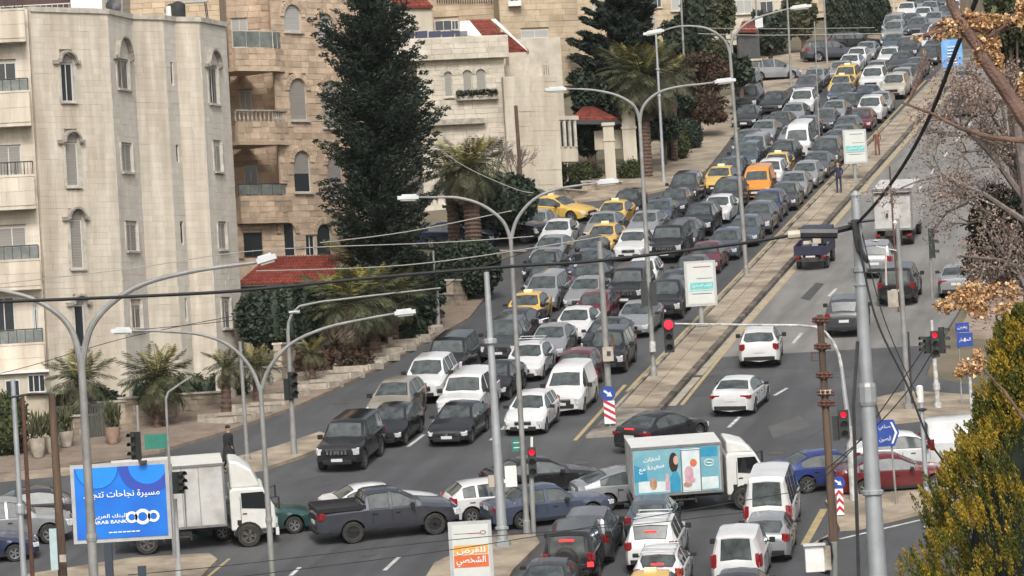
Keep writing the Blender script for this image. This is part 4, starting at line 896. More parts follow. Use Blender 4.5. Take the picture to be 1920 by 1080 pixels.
# ---------------- thuja at the lower right corner
TH = thing('thuja_bush', Vector((P3(1985, 1080, 40).x, 40, gz(40))), 'yellow green thuja bush filling the lower right corner', 'bush'); g = MB(); ax = P3(1985, 1000, 40); g.tube([Vector((ax.x, 40, gz(40) - .2)), Vector((ax.x, 40, P3(1985, 640, 40).z))], [.1, .03], 7); g.build('trunk', BARK, TH)
def thr(py): return np.interp(py, [560,640,700,785,815,850,900,950,1000,1080,1300,1700], [40,82,104,122,150,190,214,232,248,272,310,330])
out1, out2 = [], []
for i in range(3000):
    py = random.uniform(590, 1250); a = random.uniform(math.pi * .55, math.pi * 1.75) if i % 9 else random.uniform(0, 6.28); r = thr(py) / 195 * (.82 + .2 * random.random()) * (1 + .10 * math.sin(py * .043 + a * 4) + .07 * math.sin(a * 9 + py * .031) + .04 * math.sin(py * .16 + a * 3)); zc = P3(1985, py, 40).z; c = np.array([ax.x + r * math.cos(a), 40 + r * math.sin(a), zc])
    n = 64; d = np.array([math.cos(a) * .45, math.sin(a) * .45, 1.0]); d /= np.linalg.norm(d); tt = rng.uniform(0, 1, n)[:, None]
    P = c + d * tt * .17 + rng.normal(scale=.018, size=(n, 3)) * (1.25 - tt); V = leafquads(P, .0155, .42, axis=np.tile(d * 1.3, (n, 1)), jitter=.8)
    gold = (math.sin(py * .041 + a * 3.3) + math.sin(py * .097 - a * 6.1 + 1) + .8 * math.sin(py * .19 + a * 11) + random.uniform(-.8, .8) + (.9 if math.cos(a) < -.5 else 0)) > .75; (out2 if gold else out1).append(V)  # golden tips, thickened on the left to paint the sunlit side
quads('foliage', np.concatenate(out1), THUJ, TH); quads('golden_tips', np.concatenate(out2), THUG, TH)
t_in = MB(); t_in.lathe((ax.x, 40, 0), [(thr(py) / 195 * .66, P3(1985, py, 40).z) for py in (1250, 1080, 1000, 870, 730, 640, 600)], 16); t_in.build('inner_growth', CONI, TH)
# ================================================================ vehicles
def paint(name, col, rough=.22, metal=0.0): return mat('paint_' + name, col, tuple(c * .82 + .012 for c in col), .8, rough, metal=metal, coords='O', spec=.5, coat=.35, detail=3)
PC = dict(black=paint('black', (.012,.012,.014)), dgrey=paint('dark_grey', (.04,.042,.047)), grey=paint('grey', (.115,.12,.13), metal=.3), silver=paint('silver', (.33,.34,.35), metal=.35), white=paint('white', (.66,.66,.65)),
          bluegrey=paint('blue_grey', (.09,.115,.15), metal=.3), navy=paint('navy', (.018,.026,.075)), burgundy=paint('burgundy', (.11,.012,.022)), gold=paint('champagne', (.36,.33,.27), metal=.3), beige=paint('beige', (.45,.41,.34)),
          taxi=paint('taxi_yellow', (.66,.42,.09)), orange=paint('orange', (.68,.26,.03)), blue=paint('blue', (.02,.04,.17)), red=paint('dark_red', (.14,.012,.016)), green=paint('dark_green', (.015,.06,.055)), dkblue=paint('slate_blue', (.085,.105,.155), metal=.3), charcoal=paint('charcoal', (.075,.08,.098), metal=.45))
CGL = mat('car_glass', (.085,.10,.098), (.028,.035,.036), 2.4, .05, coords='O', spec=.85)  # grey-teal base paints in the sky reflection and the interiors behind the glass
CGD = mat('dark_car_glass', (.012,.014,.015), None, rough=.08, spec=.8)
BLK = mat('black_plastic', (.018,.018,.019), None, rough=.55); TYRE = mat('tyre_rubber', (.022,.021,.02), (.05,.046,.04), 9, .9, coords='O')
RIM = mat('alloy_rim', (.36,.37,.38), None, rough=.35, metal=.6); RIMD = mat('dark_rim', (.05,.05,.055), None, rough=.4, metal=.5)
HLT = mat('headlight_lens', (.78,.80,.82), (.45,.47,.48), 12, .12, coords='O', spec=.8, coat=.5); TLT = mat('tail_light_lens', (.30,.010,.012), (.16,.01,.01), 9, .2, coords='O', coat=.5)
PLATE = mat('plate_white', (.62,.62,.60), None, rough=.5); CHR = mat('chrome_trim', (.55,.56,.57), None, rough=.2, metal=.9)
BRK = mat('lit_brake_light', (1.0,.03,.03), None, emit=1.3); TXS = mat('taxi_sign', (.8,.75,.5), None, rough=.5)
def wheel_meshes(R_, w_):
    g = MB(); n = 22; prof = [(R_ * .62, -w_ / 2), (R_ * .93, -w_ / 2), (R_, -w_ * .33), (R_, w_ * .33), (R_ * .93, w_ / 2), (R_ * .62, w_ / 2), (R_ * .62, -w_ / 2)]
    V = [(r * math.cos(2 * math.pi * j / n), z, r * math.sin(2 * math.pi * j / n)) for r, z in prof for j in range(n)]
    Fs = [(i * n + j, (i + 1) * n + j, (i + 1) * n + (j + 1) % n, i * n + (j + 1) % n) for i in range(len(prof) - 1) for j in range(n)]
    ty = bpy.data.meshes.new('wheel'); ty.from_pydata(V, [], Fs); ty.polygons.foreach_set('use_smooth', [True] * len(Fs)); ty.materials.append(TYRE)
    try: ty.set_sharp_from_angle(angle=D2R(40))
    except Exception: pass
    out = []
    for mt in (RIM, RIMD):
        g = MB(); g.m = 0; V = []; m_ = 5
        # outer ring, hub and five double spokes on a dark disc
        for rr, ww in ((R_ * .66, R_ * .56),):
            for j in range(20):
                t0, t1 = 2 * math.pi * j / 20, 2 * math.pi * (j + 1) / 20
                for side in (1, -1):
                    y = side * w_ * .47
                    g.add([(rr * math.cos(t0), y, rr * math.sin(t0)), (rr * math.cos(t1), y, rr * math.sin(t1)), (ww * math.cos(t1), y * .9, ww * math.sin(t1)), (ww * math.cos(t0), y * .9, ww * math.sin(t0))], [(0, 1, 2, 3)])
        for k in range(m_):
            for dt in (-.16, .16):
                t = 2 * math.pi * k / m_ + dt; c_, s_ = math.cos(t), math.sin(t); px_, pz = -s_ * R_ * .045, c_ * R_ * .045
                for side in (1, -1):
                    y = side * w_ * .44; g.add([(px_, y, pz), (R_ * .6 * c_ + px_, y, R_ * .6 * s_ + pz), (R_ * .6 * c_ - px_, y, R_ * .6 * s_ - pz), (-px_, y, -pz)], [(0, 1, 2, 3)])
        g.m = 1
        for side in (1, -1): g.add([(R_ * .63 * math.cos(2 * math.pi * j / 16), side * w_ * .34, R_ * .63 * math.sin(2 * math.pi * j / 16)) for j in range(16)], [tuple(range(16))])
        rm = bpy.data.meshes.new('rim'); rm.from_pydata(g.v, [], g.f); rm.materials.append(mt); rm.materials.append(BLK); rm.polygons.foreach_set('material_index', g.mi); out.append(rm)
    return ty, out
WH = {}
def lerp_tab(tab, x):
    return float(np.interp(x, [t[0] for t in tab], [t[1] for t in tab]))
# every type: length, width, top line, belt line, glazing marks, wheels
TYPES = {
 'sedan': dict(L=4.6, W=1.80, R=.32, fw=.86, rw=3.56, top=[(0,.56),(.04,.66),(.25,.76),(.7,.86),(1.35,.97),(2.12,1.38),(2.55,1.44),(3.15,1.42),(3.45,1.36),(4.0,1.10),(4.35,1.08),(4.55,1.0),(4.6,.84)], belt=[(0,.50),(.25,.68),(1.3,.88),(3.9,.97),(4.5,.93),(4.6,.78)], ws=(1.35,2.12), rear=(3.40,4.0), side=(1.6,3.72), pil=(2.62,), k=.46),
 'hatchback': dict(L=4.0, W=1.74, R=.31, fw=.78, rw=3.22, top=[(0,.58),(.05,.72),(.25,.82),(.6,.90),(1.05,1.0),(1.72,1.42),(2.1,1.50),(3.1,1.47),(3.45,1.42),(3.85,1.06),(3.96,.95),(4.0,.8)], belt=[(0,.5),(.25,.72),(1.0,.92),(3.4,1.0),(3.9,.98),(4.0,.74)], ws=(1.05,1.72), rear=(3.45,3.85), side=(1.25,3.5), pil=(2.2,2.95), k=.42),
 'suv': dict(L=4.65, W=1.88, R=.37, fw=.88, rw=3.65, top=[(0,.72),(.05,.92),(.3,1.02),(.8,1.08),(1.3,1.14),(1.95,1.66),(2.3,1.74),(3.9,1.72),(4.2,1.66),(4.48,1.22),(4.6,1.1),(4.65,.9)], belt=[(0,.66),(.3,.92),(1.3,1.06),(4.2,1.14),(4.55,1.1),(4.65,.84)], ws=(1.3,1.95), rear=(4.2,4.48), side=(1.5,4.12), pil=(2.4,3.35), k=.34, lo=.3),
 'offroader': dict(L=4.75, W=1.90, R=.39, fw=.86, rw=3.62, top=[(0,.86),(.04,1.02),(.25,1.10),(1.2,1.18),(1.72,1.74),(1.98,1.84),(4.4,1.84),(4.58,1.76),(4.70,1.2),(4.75,1.0)], belt=[(0,.8),(.25,1.0),(1.2,1.12),(4.6,1.17),(4.75,.95)], ws=(1.2,1.72), rear=(4.58,4.70), side=(1.38,4.45), pil=(2.25,3.2), k=.22, lo=.38),
 'van': dict(L=4.4, W=1.80, R=.32, fw=.84, rw=3.5, top=[(0,.62),(.05,.82),(.3,.96),(.75,1.08),(1.0,1.14),(1.62,1.66),(1.95,1.80),(2.4,1.86),(4.1,1.84),(4.3,1.78),(4.38,1.0),(4.4,.8)], belt=[(0,.56),(.3,.86),(1.0,1.04),(4.3,1.10),(4.4,.76)], ws=(1.0,1.62), rear=(4.3,4.38), side=(1.15,2.15), pil=(), k=.2),
 'minivan': dict(L=4.5, W=1.80, R=.32, fw=.84, rw=3.5, top=[(0,.62),(.05,.80),(.3,.92),(.75,1.03),(1.0,1.1),(1.75,1.60),(2.1,1.70),(4.0,1.68),(4.25,1.6),(4.44,1.05),(4.5,.8)], belt=[(0,.56),(.3,.84),(1.0,1.0),(4.3,1.06),(4.5,.76)], ws=(1.0,1.75), rear=(4.25,4.44), side=(1.2,4.1), pil=(2.2,3.2), k=.28),
 'minibus': dict(L=4.9, W=1.80, R=.34, fw=.72, rw=3.55, top=[(0,.82),(.04,1.0),(.2,1.14),(.38,1.22),(.95,1.92),(1.5,2.2),(2.0,2.26),(4.55,2.24),(4.75,2.1),(4.87,1.2),(4.9,.9)], belt=[(0,.7),(.2,1.02),(.38,1.12),(4.8,1.16),(4.9,.8)], ws=(.38,.95), rear=(4.75,4.87), side=(.62,4.5), pil=(1.7,2.9,3.8), k=.16),
}
TYPES['pickup'] = dict(L=5.3, W=1.86, R=.40, fw=.95, rw=4.02, top=[(0,.78),(.05,1.0),(.3,1.12),(.9,1.20),(1.35,1.26),(2.15,1.72),(2.5,1.80),(3.25,1.78),(3.42,1.72),(3.62,1.24),(3.63,1.2),(5.2,1.2),(5.3,1.1)], belt=[(0,.7),(.3,1.0),(1.3,1.16),(3.6,1.20),(5.2,1.16),(5.3,1.0)], ws=(1.35,2.15), rear=(3.42,3.62), side=(1.6,3.36), pil=(2.55,), k=.32, lo=.42)
TYPES['saloon'] = dict(TYPES['sedan'], L=4.7, W=1.76, top=[(0,.60),(.04,.72),(.25,.80),(.7,.86),(1.45,.94),(2.0,1.36),(2.3,1.42),(3.2,1.41),(3.4,1.36),(3.85,1.02),(4.4,1.0),(4.65,.95),(4.7,.8)], belt=[(0,.54),(.25,.74),(1.4,.86),(3.8,.92),(4.6,.88),(4.7,.74)], ws=(1.45,2.0), rear=(3.4,3.85), side=(1.62,3.55), rw=3.6, k=.36)
TYPES['fastback'] = dict(TYPES['sedan'], L=4.75, W=1.84, top=[(0,.54),(.04,.64),(.3,.78),(.8,.90),(1.25,.99),(2.2,1.38),(2.6,1.45),(3.0,1.44),(3.5,1.36),(4.35,1.06),(4.6,1.04),(4.72,.98),(4.75,.82)], ws=(1.25,2.2), rear=(3.5,4.35), side=(1.55,3.9), rw=3.68, k=.5)
TYPES['crossover'] = dict(TYPES['suv'], L=4.5, W=1.84, top=[(0,.70),(.05,.88),(.3,.98),(.8,1.04),(1.2,1.10),(2.0,1.56),(2.4,1.64),(3.4,1.62),(3.9,1.54),(4.3,1.18),(4.45,1.06),(4.5,.88)], belt=[(0,.62),(.3,.88),(1.2,1.0),(4.1,1.12),(4.4,1.06),(4.5,.8)], ws=(1.2,2.0), rear=(3.9,4.3), side=(1.45,3.95), rw=3.52, k=.42, pil=(2.5,3.4))
def loft(tp):
    T = TYPES[tp]; L, Wd, R_ = T['L'], T['W'], T['R']; lo = T.get('lo', .22); hw = Wd / 2; Ra = R_ + .065
    xs = set([t[0] for t in T['top']] + [T['ws'][0], T['ws'][1], T['rear'][0], T['rear'][1], T['side'][0], T['side'][1]])
    for p in T['pil']: xs |= {p - .05, p + .05}
    for wx in (T['fw'], T['rw']):
        for k in range(-6, 7): xs.add(round(wx + Ra * math.sin(k / 6 * math.pi / 2), 3))
        xs |= {wx - Ra - .02, wx + Ra + .02}
    x = 0
    while x < L: xs.add(round(x, 3)); x += .3
    xs = sorted(v for v in xs if 0 <= v <= L); o = [xs[0]]
    for v in xs[1:]:
        if v - o[-1] > .022 or v in (L,): o.append(v)
    xs = o; rings = []
    for x in xs:
        top = lerp_tab(T['top'], x); bl = min(lerp_tab(T['belt'], x), top - .015)
        e = min(x, L - x); c = 1 - .17 * max(0, 1 - e / .5) ** 2.2; w_ = hw * c; zl = lo + .10 * max(0, 1 - e / .35); 
        for wx in (T['fw'], T['rw']):
            if abs(x - wx) < Ra: zl = max(zl, R_ + math.sqrt(Ra * Ra - (x - wx) ** 2))
        cab = max(0, top - bl - .10); yt = max(w_ - .075 - T['k'] * cab - .02, .3); p3 = max(min(.48, bl - .2), zl + .02); p4 = max(min(.68, bl - .12), zl + .05); fl = .012 if zl > lo + .12 else 0
        if cab < .02: rg = [(0, lo + .02), (w_ - .28, max(zl - .02, lo + .02)), (w_ - .03, zl), (w_ + fl, p3), (w_ + fl, p4), (w_ - .012, bl - .04), (w_ - .05, bl), (w_ - .12, bl + (top - bl) * .7), (w_ * .62, top), (0, top + .03)]
        else: rg = [(0, lo + .02), (w_ - .28, max(zl - .02, lo + .02)), (w_ - .03, zl), (w_ + fl, p3), (w_ + fl, p4), (w_ - .012, bl - .04), (w_ - .05, bl), (yt, top - .07 * min(1, cab / .3)), (yt - .09, top - .012), (0, top + .025)]
        rings.append(rg)
    n = 10; V = []; m = 2 * n - 2
    for x, rg in zip(xs, rings):
        V += [(L / 2 - x, y, z) for y, z in rg] + [(L / 2 - x, -y, z) for y, z in rg[-2:0:-1]]
    F_, tg = [], []
    def inn(a, b_, rngs): return rngs[0] - .011 <= a and b_ <= rngs[1] + .011
    for i in range(len(xs) - 1):
        a, b_ = xs[i], xs[i + 1]
        for j in range(m):
            k = j if j < n - 1 else m - 1 - j      # strip index from the bottom, mirrored
            f = (i * m + j, i * m + (j + 1) % m, (i + 1) * m + (j + 1) % m, (i + 1) * m + j); t = 0
            pill = any(p - .06 < a and b_ < p + .06 for p in T['pil'])
            if k == 8 and inn(a, b_, T['ws']): t = 1
            elif k == 8 and inn(a, b_, T['rear']): t = 2
            elif k == 6 and inn(a, b_, T['side']) and not pill and min(lerp_tab(T['top'], a), lerp_tab(T['top'], b_)) - lerp_tab(T['belt'], a) > .16: t = 3 if j < n - 1 else 4
            elif k == 1 or k == 0: t = 5
            F_.append(f); tg.append(t)
    F_.append(tuple(range(m))); tg.append(0); F_.append(tuple((len(xs) - 1) * m + j for j in range(m))[::-1]); tg.append(0)
    if tp == 'pickup':                       # open the bed
        for q in range(len(F_)):
            pass
    bm = bmesh.new(); bv = [bm.verts.new(v) for v in V]; lay = bm.faces.layers.int.new('t')
    for f, t in zip(F_, tg):
        try: q = bm.faces.new([bv[i] for i in f]); q[lay] = t
        except ValueError: pass
    bmesh.ops.recalc_face_normals(bm, faces=bm.faces[:])
    for t in (1, 2, 3, 4):
        fs = [f for f in bm.faces if f[lay] == t]
        if fs:
            r = bmesh.ops.inset_region(bm, faces=fs, thickness=.035 if t < 3 else .022, depth=-.012, use_even_offset=False)
            for f in r['faces']: f[lay] = 6 if tp not in ('van', 'minibus') or t > 2 else 0
    return bm, lay, xs
def split(bm, lay, sel, name, mats, idx=None, smooth=True):
    vm = {}; V = []; Fs = []; mi = []
    for f in bm.faces:
        if f[lay] in sel:
            ids = []
            for v in f.verts:
                if v.index not in vm: vm[v.index] = len(V); V.append(tuple(v.co))
                ids.append(vm[v.index])
            Fs.append(tuple(ids)); mi.append(idx(f[lay]) if idx else 0)
    me = bpy.data.meshes.new(name); me.from_pydata(V, [], Fs); me.polygons.foreach_set('material_index', mi)
    for q in mats: me.materials.append(q)
    me.polygons.foreach_set('use_smooth', [smooth] * len(Fs))
    try: me.set_sharp_from_angle(angle=D2R(30))
    except Exception: pass
    return me
def quickmesh(name, mt, build, smooth=False):
    g = MB(); build(g); me = bpy.data.meshes.new(name); me.from_pydata(g.v, [], g.f)
    for q in (mt if isinstance(mt, (list, tuple)) else [mt]): me.materials.append(q)
    if isinstance(mt, (list, tuple)): me.polygons.foreach_set('material_index', g.mi)
    bm = bmesh.new(); bm.from_mesh(me); bmesh.ops.recalc_face_normals(bm, faces=bm.faces)
    if smooth: bmesh.ops.bevel(bm, geom=bm.edges[:], offset=.012, segments=1, affect='EDGES')
    bm.to_mesh(me); bm.free(); return me
KIT = {}
def kit(tp):
    if tp in KIT: return KIT[tp]
    T = TYPES[tp]; bm, lay, xs = loft(tp); bm.verts.index_update(); L, hw, R_ = T['L'], T['W'] / 2, T['R']; X = lambda x: L / 2 - x; k = {}
    k['bodyV'] = (bm, lay)
    k['ws'] = split(bm, lay, {1}, 'windscreen', [CGL]); k['rear'] = split(bm, lay, {2}, 'rear_window', [CGL]); k['sl'] = split(bm, lay, {3}, 'side_windows', [CGL]); k['sr'] = split(bm, lay, {4}, 'side_windows', [CGL])
    hz = lerp_tab(T['belt'], .12) - .02; big = tp in ('suv', 'crossover', 'offroader', 'pickup', 'minibus', 'van'); hh = .20 if big else .13
    R45 = lambda s: Matrix.Rotation(s * .5, 3, 'Z')
    k['hl'] = [quickmesh('headlight', HLT, lambda g, s=s: (g.box((X(.14), s * (hw - .29), hz - .02), (.24, .40, hh * 1.2), R=R45(-s)), g.box((X(.32), s * (hw - .108), hz + .02), (.34, .1, hh), R=Matrix.Rotation(-s * .12, 3, 'Z'))), True) for s in (1, -1)]
    gw = hw * (.95 if big else .8)
    def grl(g):
        g.box((X(.0), 0, hz - .04), (.10, gw, .17 if big else .11)); g.box((X(.02), 0, .33 + (.12 if big else 0)), (.13, hw * 1.25, .17)); [g.box((X(.10), s * hw * .72, .40 + (.12 if big else 0)), (.12, .24, .12), R=R45(-s)) for s in (1, -1)]
    k['grille'] = quickmesh('grille', BLK, grl, True)
    def gb(g):
        n_ = 6 if tp == 'offroader' else 2
        if tp == 'offroader':
            for i in range(n_): g.box((X(-.055), -gw / 2 + gw * (i + .5) / n_, hz - .04), (.02, gw / n_ * .45, .15))
        g.box((X(-.05), 0, hz + .045 + (.04 if big else 0)), (.03, gw, .025)); g.box((X(-.055), 0, hz - .03), (.02, .13, .09))
    k['badge'] = quickmesh('grille_trim', CHR, gb)
    k['pf'] = quickmesh('number_plate', PLATE, lambda g: g.box((X(-.075), 0, .42 + (.12 if big else 0)), (.02, .46, .12)))
    k['pr'] = quickmesh('number_plate', PLATE, lambda g: g.box((-X(-.012), 0, .74 if tp == 'sedan' else .80), (.02, .46, .13)))
    rz = lerp_tab(T['belt'], L - .1) - .08; sed = tp in ('sedan', 'saloon', 'fastback'); th = .16 if sed else .30; tw = .34 if sed else .17
    if tp in ('van', 'minibus', 'minivan'): th = .5; rz = 1.0; tw = .12
    k['tl'] = [quickmesh('tail_light', TLT, lambda g, s=s: (g.box((-X(.07), s * (hw * .86 - tw / 2), rz), (.12, tw, th)), g.box((-X(.16), s * (hw * .92), rz), (.22, .07, th * .85), R=Matrix.Rotation(s * .2, 3, 'Z'))), True) for s in (1, -1)]
    def bump(g):
        g.box((-X(.0), 0, .40 + (.08 if big else 0)), (.09, hw * 1.5, .16))
    k['bump'] = quickmesh('bumper', BLK, bump, True)
    mx = T['ws'][0] + .42; mz = lerp_tab(T['belt'], mx) + .07
    k['mir'] = [quickmesh('mirror', BLK, lambda g, s=s: (g.box((X(mx), s * (hw + .12), mz), (.13, .2, .13 if not big else .18)), g.box((X(mx), s * (hw + .0), mz - .04), (.07, .12, .04))), True) for s in (1, -1)]
    if tp not in WH: WH[tp] = wheel_meshes(R_, .22 if R_ < .36 else .25)
    k['trim'] = quickmesh('sill_trim', BLK, lambda g: [g.box((0, s * (hw - .03), T.get('lo', .22) + .06), (L - 2.3, .04, .10)) for s in (1, -1)])
    def seam(g):
        for s in (1, -1):
            for x in (T['side'][0] + .05, (T['side'][0] + T['side'][1]) / 2 + .05, min(T['side'][1], 3.35) - .1):
                g.box((X(x), s * (hw + .001), (T.get('lo', .22) + .16 + lerp_tab(T['belt'], x) - .1) / 2 + .03), (.016, .012, lerp_tab(T['belt'], x) - T.get('lo', .22) - .36))
            for x in (2.3, 3.15): g.box((X(x), s * (hw + .0), lerp_tab(T['belt'], x) - .17), (.17, .05, .03))
    k['seam'] = quickmesh('door_seams', BLK, seam)
    KIT[tp] = k; return k
BODY = {}
def body_mesh(tp, col):
    if (tp, col) not in BODY:
        bm, lay = kit(tp)['bodyV']; BODY[(tp, col)] = split(bm, lay, {0, 5, 6}, 'body', [PC[col], BLK], idx=lambda t: 1 if t in (5, 6) else 0)
    return BODY[(tp, col)]
def link(name, me, par, loc=None):
    o = bpy.data.objects.new(name, me); COL.objects.link(o); o.parent = par
    if loc is not None: o.location = loc
    return o
NAMES = dict(saloon='sedan', fastback='sedan', crossover='suv', sedan='sedan', hatchback='hatchback', suv='suv', offroader='offroad_car', van='delivery_van', minivan='minivan', minibus='minibus', pickup='pickup_truck')
def car(tp, col, P, heading, label, group=None, detail=2, brake=False, rims=RIM, rack=False, taxi=False, extra=None, dark=False, name=None, cat=None, flatten=False):
    """P: ground point under the middle; heading: radians from +Y clockwise, nose direction"""
    k = kit(tp); T = TYPES[tp]
    f = Vector((math.sin(heading), math.cos(heading), 0)); f.z = SLOPE * f.y * (0 if flatten else 1); f.normalize(); l = Vector((0, 0, 1)).cross(f).normalized(); l.z = SLOPE * l.y * (0 if flatten else 1); l.normalize(); u = f.cross(l).normalized(); l = u.cross(f)
    t = bpy.data.objects.new(name or NAMES[tp], None); COL.objects.link(t); t.empty_display_size = .3; t.matrix_world = Matrix.Translation(P) @ Matrix((f, l, u)).transposed().to_4x4(); ORG[t.name] = Vector((0, 0, 0))
    tag(t, label, cat or ('taxi' if taxi else 'van' if tp in ('van', 'minibus', 'minivan') else 'pickup' if tp == 'pickup' else 'car'), group)
    bd = link('body', body_mesh(tp, col), t); link('windscreen', k['ws'], t)
    link('side_windows', k['sl'], t); link('side_windows', k['sr'], t)
    for me in k['hl']: link('headlight', me, t)
    link('grille', k['grille'], t)
    ty, rm = WH[tp]; hw = T['W'] / 2
    for x in (T['fw'], T['rw']):
        for s in (1, -1):
            w_ = link('wheel', ty, t, (T['L'] / 2 - x, s * (hw - .125), T['R']))
            if detail > 0: link('rim', rm[1] if rims is RIMD else rm[0], w_)
    if detail > 0:
        link('rear_window', k['rear'], t); link('number_plate', k['pf'], t)
        for me in k['mir']: link('mirror', me, t)
        for me in k['tl']: link('tail_light', me, t)
    if detail > 1: link('number_plate', k['pr'], t); link('grille_trim', k['badge'], t); link('bumper', k['bump'], t); link('sill_trim', k['trim'], t); link('door_seams', k['seam'], t)
    if taxi: link('roof_sign', TAXI_S, t, (T['L'] / 2 - 2.7, 0, lerp_tab(T['top'], 2.7) + .07))
    if rack: link('roof_rails', RACK, t, (T['L'] / 2 - 3.0, 0, lerp_tab(T['top'], 3.0)))
    if brake: link('brake_light', BRKM, t, (-T['L'] / 2 + (.32 if tp == 'suv' else .04), 0, lerp_tab(T['top'], T['L'] - .35) - .03))
    return t
TAXI_S = quickmesh('roof_sign', TXS, lambda g: g.box((0, 0, 0), (.16, .42, .13)), True)
BRKM = quickmesh('brake_light', BRK, lambda g: g.box((0, 0, 0), (.05, .42, .05)))
def _rk(g):
    for s in (1, -1): g.tube([(.9, s * .55, .08), (-.9, s * .55, .08)], .022, 6)
    for x in (-.7, 0, .7): g.tube([(x, -.6, .10), (x, .6, .10)], .02, 6)
RACK = quickmesh('roof_rails', MET, _rk)
TILES = dict(s='sedan', h='hatchback', u='suv', v='minivan', m='minibus')
CNAME = dict(black='black', dgrey='dark grey', grey='grey', silver='silver', white='white', bluegrey='blue grey', navy='navy blue', burgundy='burgundy', gold='champagne', beige='beige', taxi='yellow', orange='orange')
KN = dict(saloon='sedan', fastback='sedan', crossover='SUV', sedan='sedan', hatchback='hatchback', suv='SUV', offroader='boxy off-roader', van='van', minivan='minivan', minibus='minibus')
CARDATA = """-5.4,-8.72,u,black -0.2,-8.14,s,black -0.2,-5.34,s,black 1.9,-2.60,h,white 4.9,-9.13,u,gold 5.0,-6.02,u,white 6.4,-1.84,v,white 10.1,-8.81,u,white 10.2,-5.82,s,black 11.5,-2.45,u,burgundy 15.3,-5.35,s,white 15.3,-8.92,u,black 16.7,-1.87,u,black 20.5,-5.27,s,silver 20.5,-7.47,u,dgrey 21.9,-2.91,s,black 25.6,-5.03,s,white 25.7,-8.04,s,dgrey 27.0,-2.29,s,silver 30.8,-5.01,s,burgundy 30.9,-8.44,s,taxi 32.2,-1.70,u,black 35.9,-6.32,s,silver 36.0,-8.44,v,silver 36.2,-4.20,u,black 37.4,-2.08,s,dgrey 41.1,-9.45,s,dgrey 41.1,-7.16,s,dgrey 42.0,-4.46,s,white 42.5,-2.03,s,dgrey 46.2,-10.44,s,black 46.2,-8.05,s,bluegrey 47.6,-2.03,s,burgundy 51.4,-9.04,s,dgrey 52.2,-11.19,s,silver 52.4,-4.75,u,black 52.8,-1.69,s,bluegrey 53.7,-6.92,s,white 56.5,-9.07,s,taxi 57.6,-4.80,s,grey 57.9,-1.36,h,bluegrey 59.1,-12.09,s,white 61.6,-7.54,s,silver 61.7,-9.97,s,silver 62.5,-1.30,u,grey 62.8,-4.62,u,black 63.6,-14.21,s,silver 66.8,-7.63,s,bluegrey 66.8,-10.27,s,taxi 67.7,-1.44,u,navy 68.0,-4.33,s,white 71.9,-7.51,s,dgrey 72.0,-10.24,s,black 72.9,-1.15,s,dgrey 73.1,-4.53,u,dgrey 77.1,-7.68,u,dgrey 78.0,-1.28,s,silver 78.3,-3.46,v,orange 82.3,-6.35,s,taxi 83.2,-1.15,s,silver 83.4,-3.40,u,white 87.4,-6.36,s,bluegrey 88.3,-1.15,s,grey 88.6,-3.67,s,taxi 92.6,-6.17,u,bluegrey 93.5,-1.15,u,dgrey 93.7,-3.94,u,black 97.8,-6.31,v,silver 98.7,-1.15,u,dgrey 98.9,-3.53,m,white 103.0,-7.50,s,grey 103.9,-1.23,s,grey 104.5,-4.70,s,silver 108.5,-7.13,s,silver 109.0,-1.59,s,grey 109.9,-4.41,s,grey 113.6,-6.83,s,dgrey 114.2,-1.26,s,burgundy 115.0,-3.88,s,grey 119.3,-9.86,s,black 119.3,-1.15,u,white 119.5,-6.56,s,silver 120.2,-3.77,s,silver 125.3,-1.15,s,silver 125.3,-3.48,s,dgrey 126.2,-6.75,u,white 128.5,-9.14,s,black 130.5,-2.70,s,navy 130.6,-11.31,u,black 133.0,-4.82,s,bluegrey 135.6,-1.15,u,beige 139.1,-5.50,s,taxi 140.3,-8.20,s,grey 140.8,-1.15,u,silver 141.6,-3.38,u,white 144.3,-5.69,v,taxi 145.8,-8.26,s,silver 146.0,-1.15,s,grey 149.7,-3.92,s,silver 151.0,-6.92,s,silver 151.2,-1.15,s,dgrey 156.3,-2.83,s,dgrey 156.5,-6.78,s,white 161.5,-1.10,s,dgrey 161.5,-4.23,s,white 162.0,-6.82,s,white 166.6,-1.16,s,grey 166.6,-3.28,u,dgrey 167.5,-6.73,s,silver 172.8,-2.99,s,white 173.6,-5.11,s,bluegrey 177.9,-1.94,u,white 183.1,-2.95,s,grey 183.7,-6.16,u,silver 189.0,-6.83,s,dgrey 189.6,-4.70,s,grey 190.1,-2.12,s,bluegrey 194.8,-5.94,s,grey 195.3,-3.82,s,silver 195.7,-1.15,u,white 201.1,-5.34,s,white 202.3,-3.22,s,grey 206.4,-1.10,s,white 207.4,-5.34,s,silver 207.4,-3.22,s,white 207.6,-7.46,s,white 212.6,-3.49,u,black 212.7,-6.38,s,silver 213.0,-1.27,u,dgrey 217.9,-5.21,s,grey 218.5,-1.16,s,white 223.0,-6.95,u,grey 223.0,-4.04,s,silver 224.0,-1.36,u,white 228.5,-6.94,u,black 228.5,-4.07,s,silver 229.5,-1.34,s,silver 234.0,-6.76,s,bluegrey 234.0,-3.97,s,silver 235.0,-1.23,s,black 239.5,-6.70,s,black 239.5,-4.00,s,grey 240.5,-1.22,u,dgrey"""
ORD = ['zeroth','first','second','third','fourth','fifth','sixth','seventh','eighth','ninth','tenth','eleventh','twelfth','thirteenth','fourteenth','fifteenth','sixteenth','seventeenth','eighteenth','nineteenth','twentieth']
def ordw(n):
    if n <= 20: return ORD[n]
    t = {2: 'twenty', 3: 'thirty', 4: 'forty', 5: 'fifty'}[n // 10]; r = n % 10
    return (t + '-' + ORD[r]) if r else t[:-1] + 'ieth'
LANES = ['lane beside the median', 'second lane from the median', 'third lane from the median', 'outermost lane']
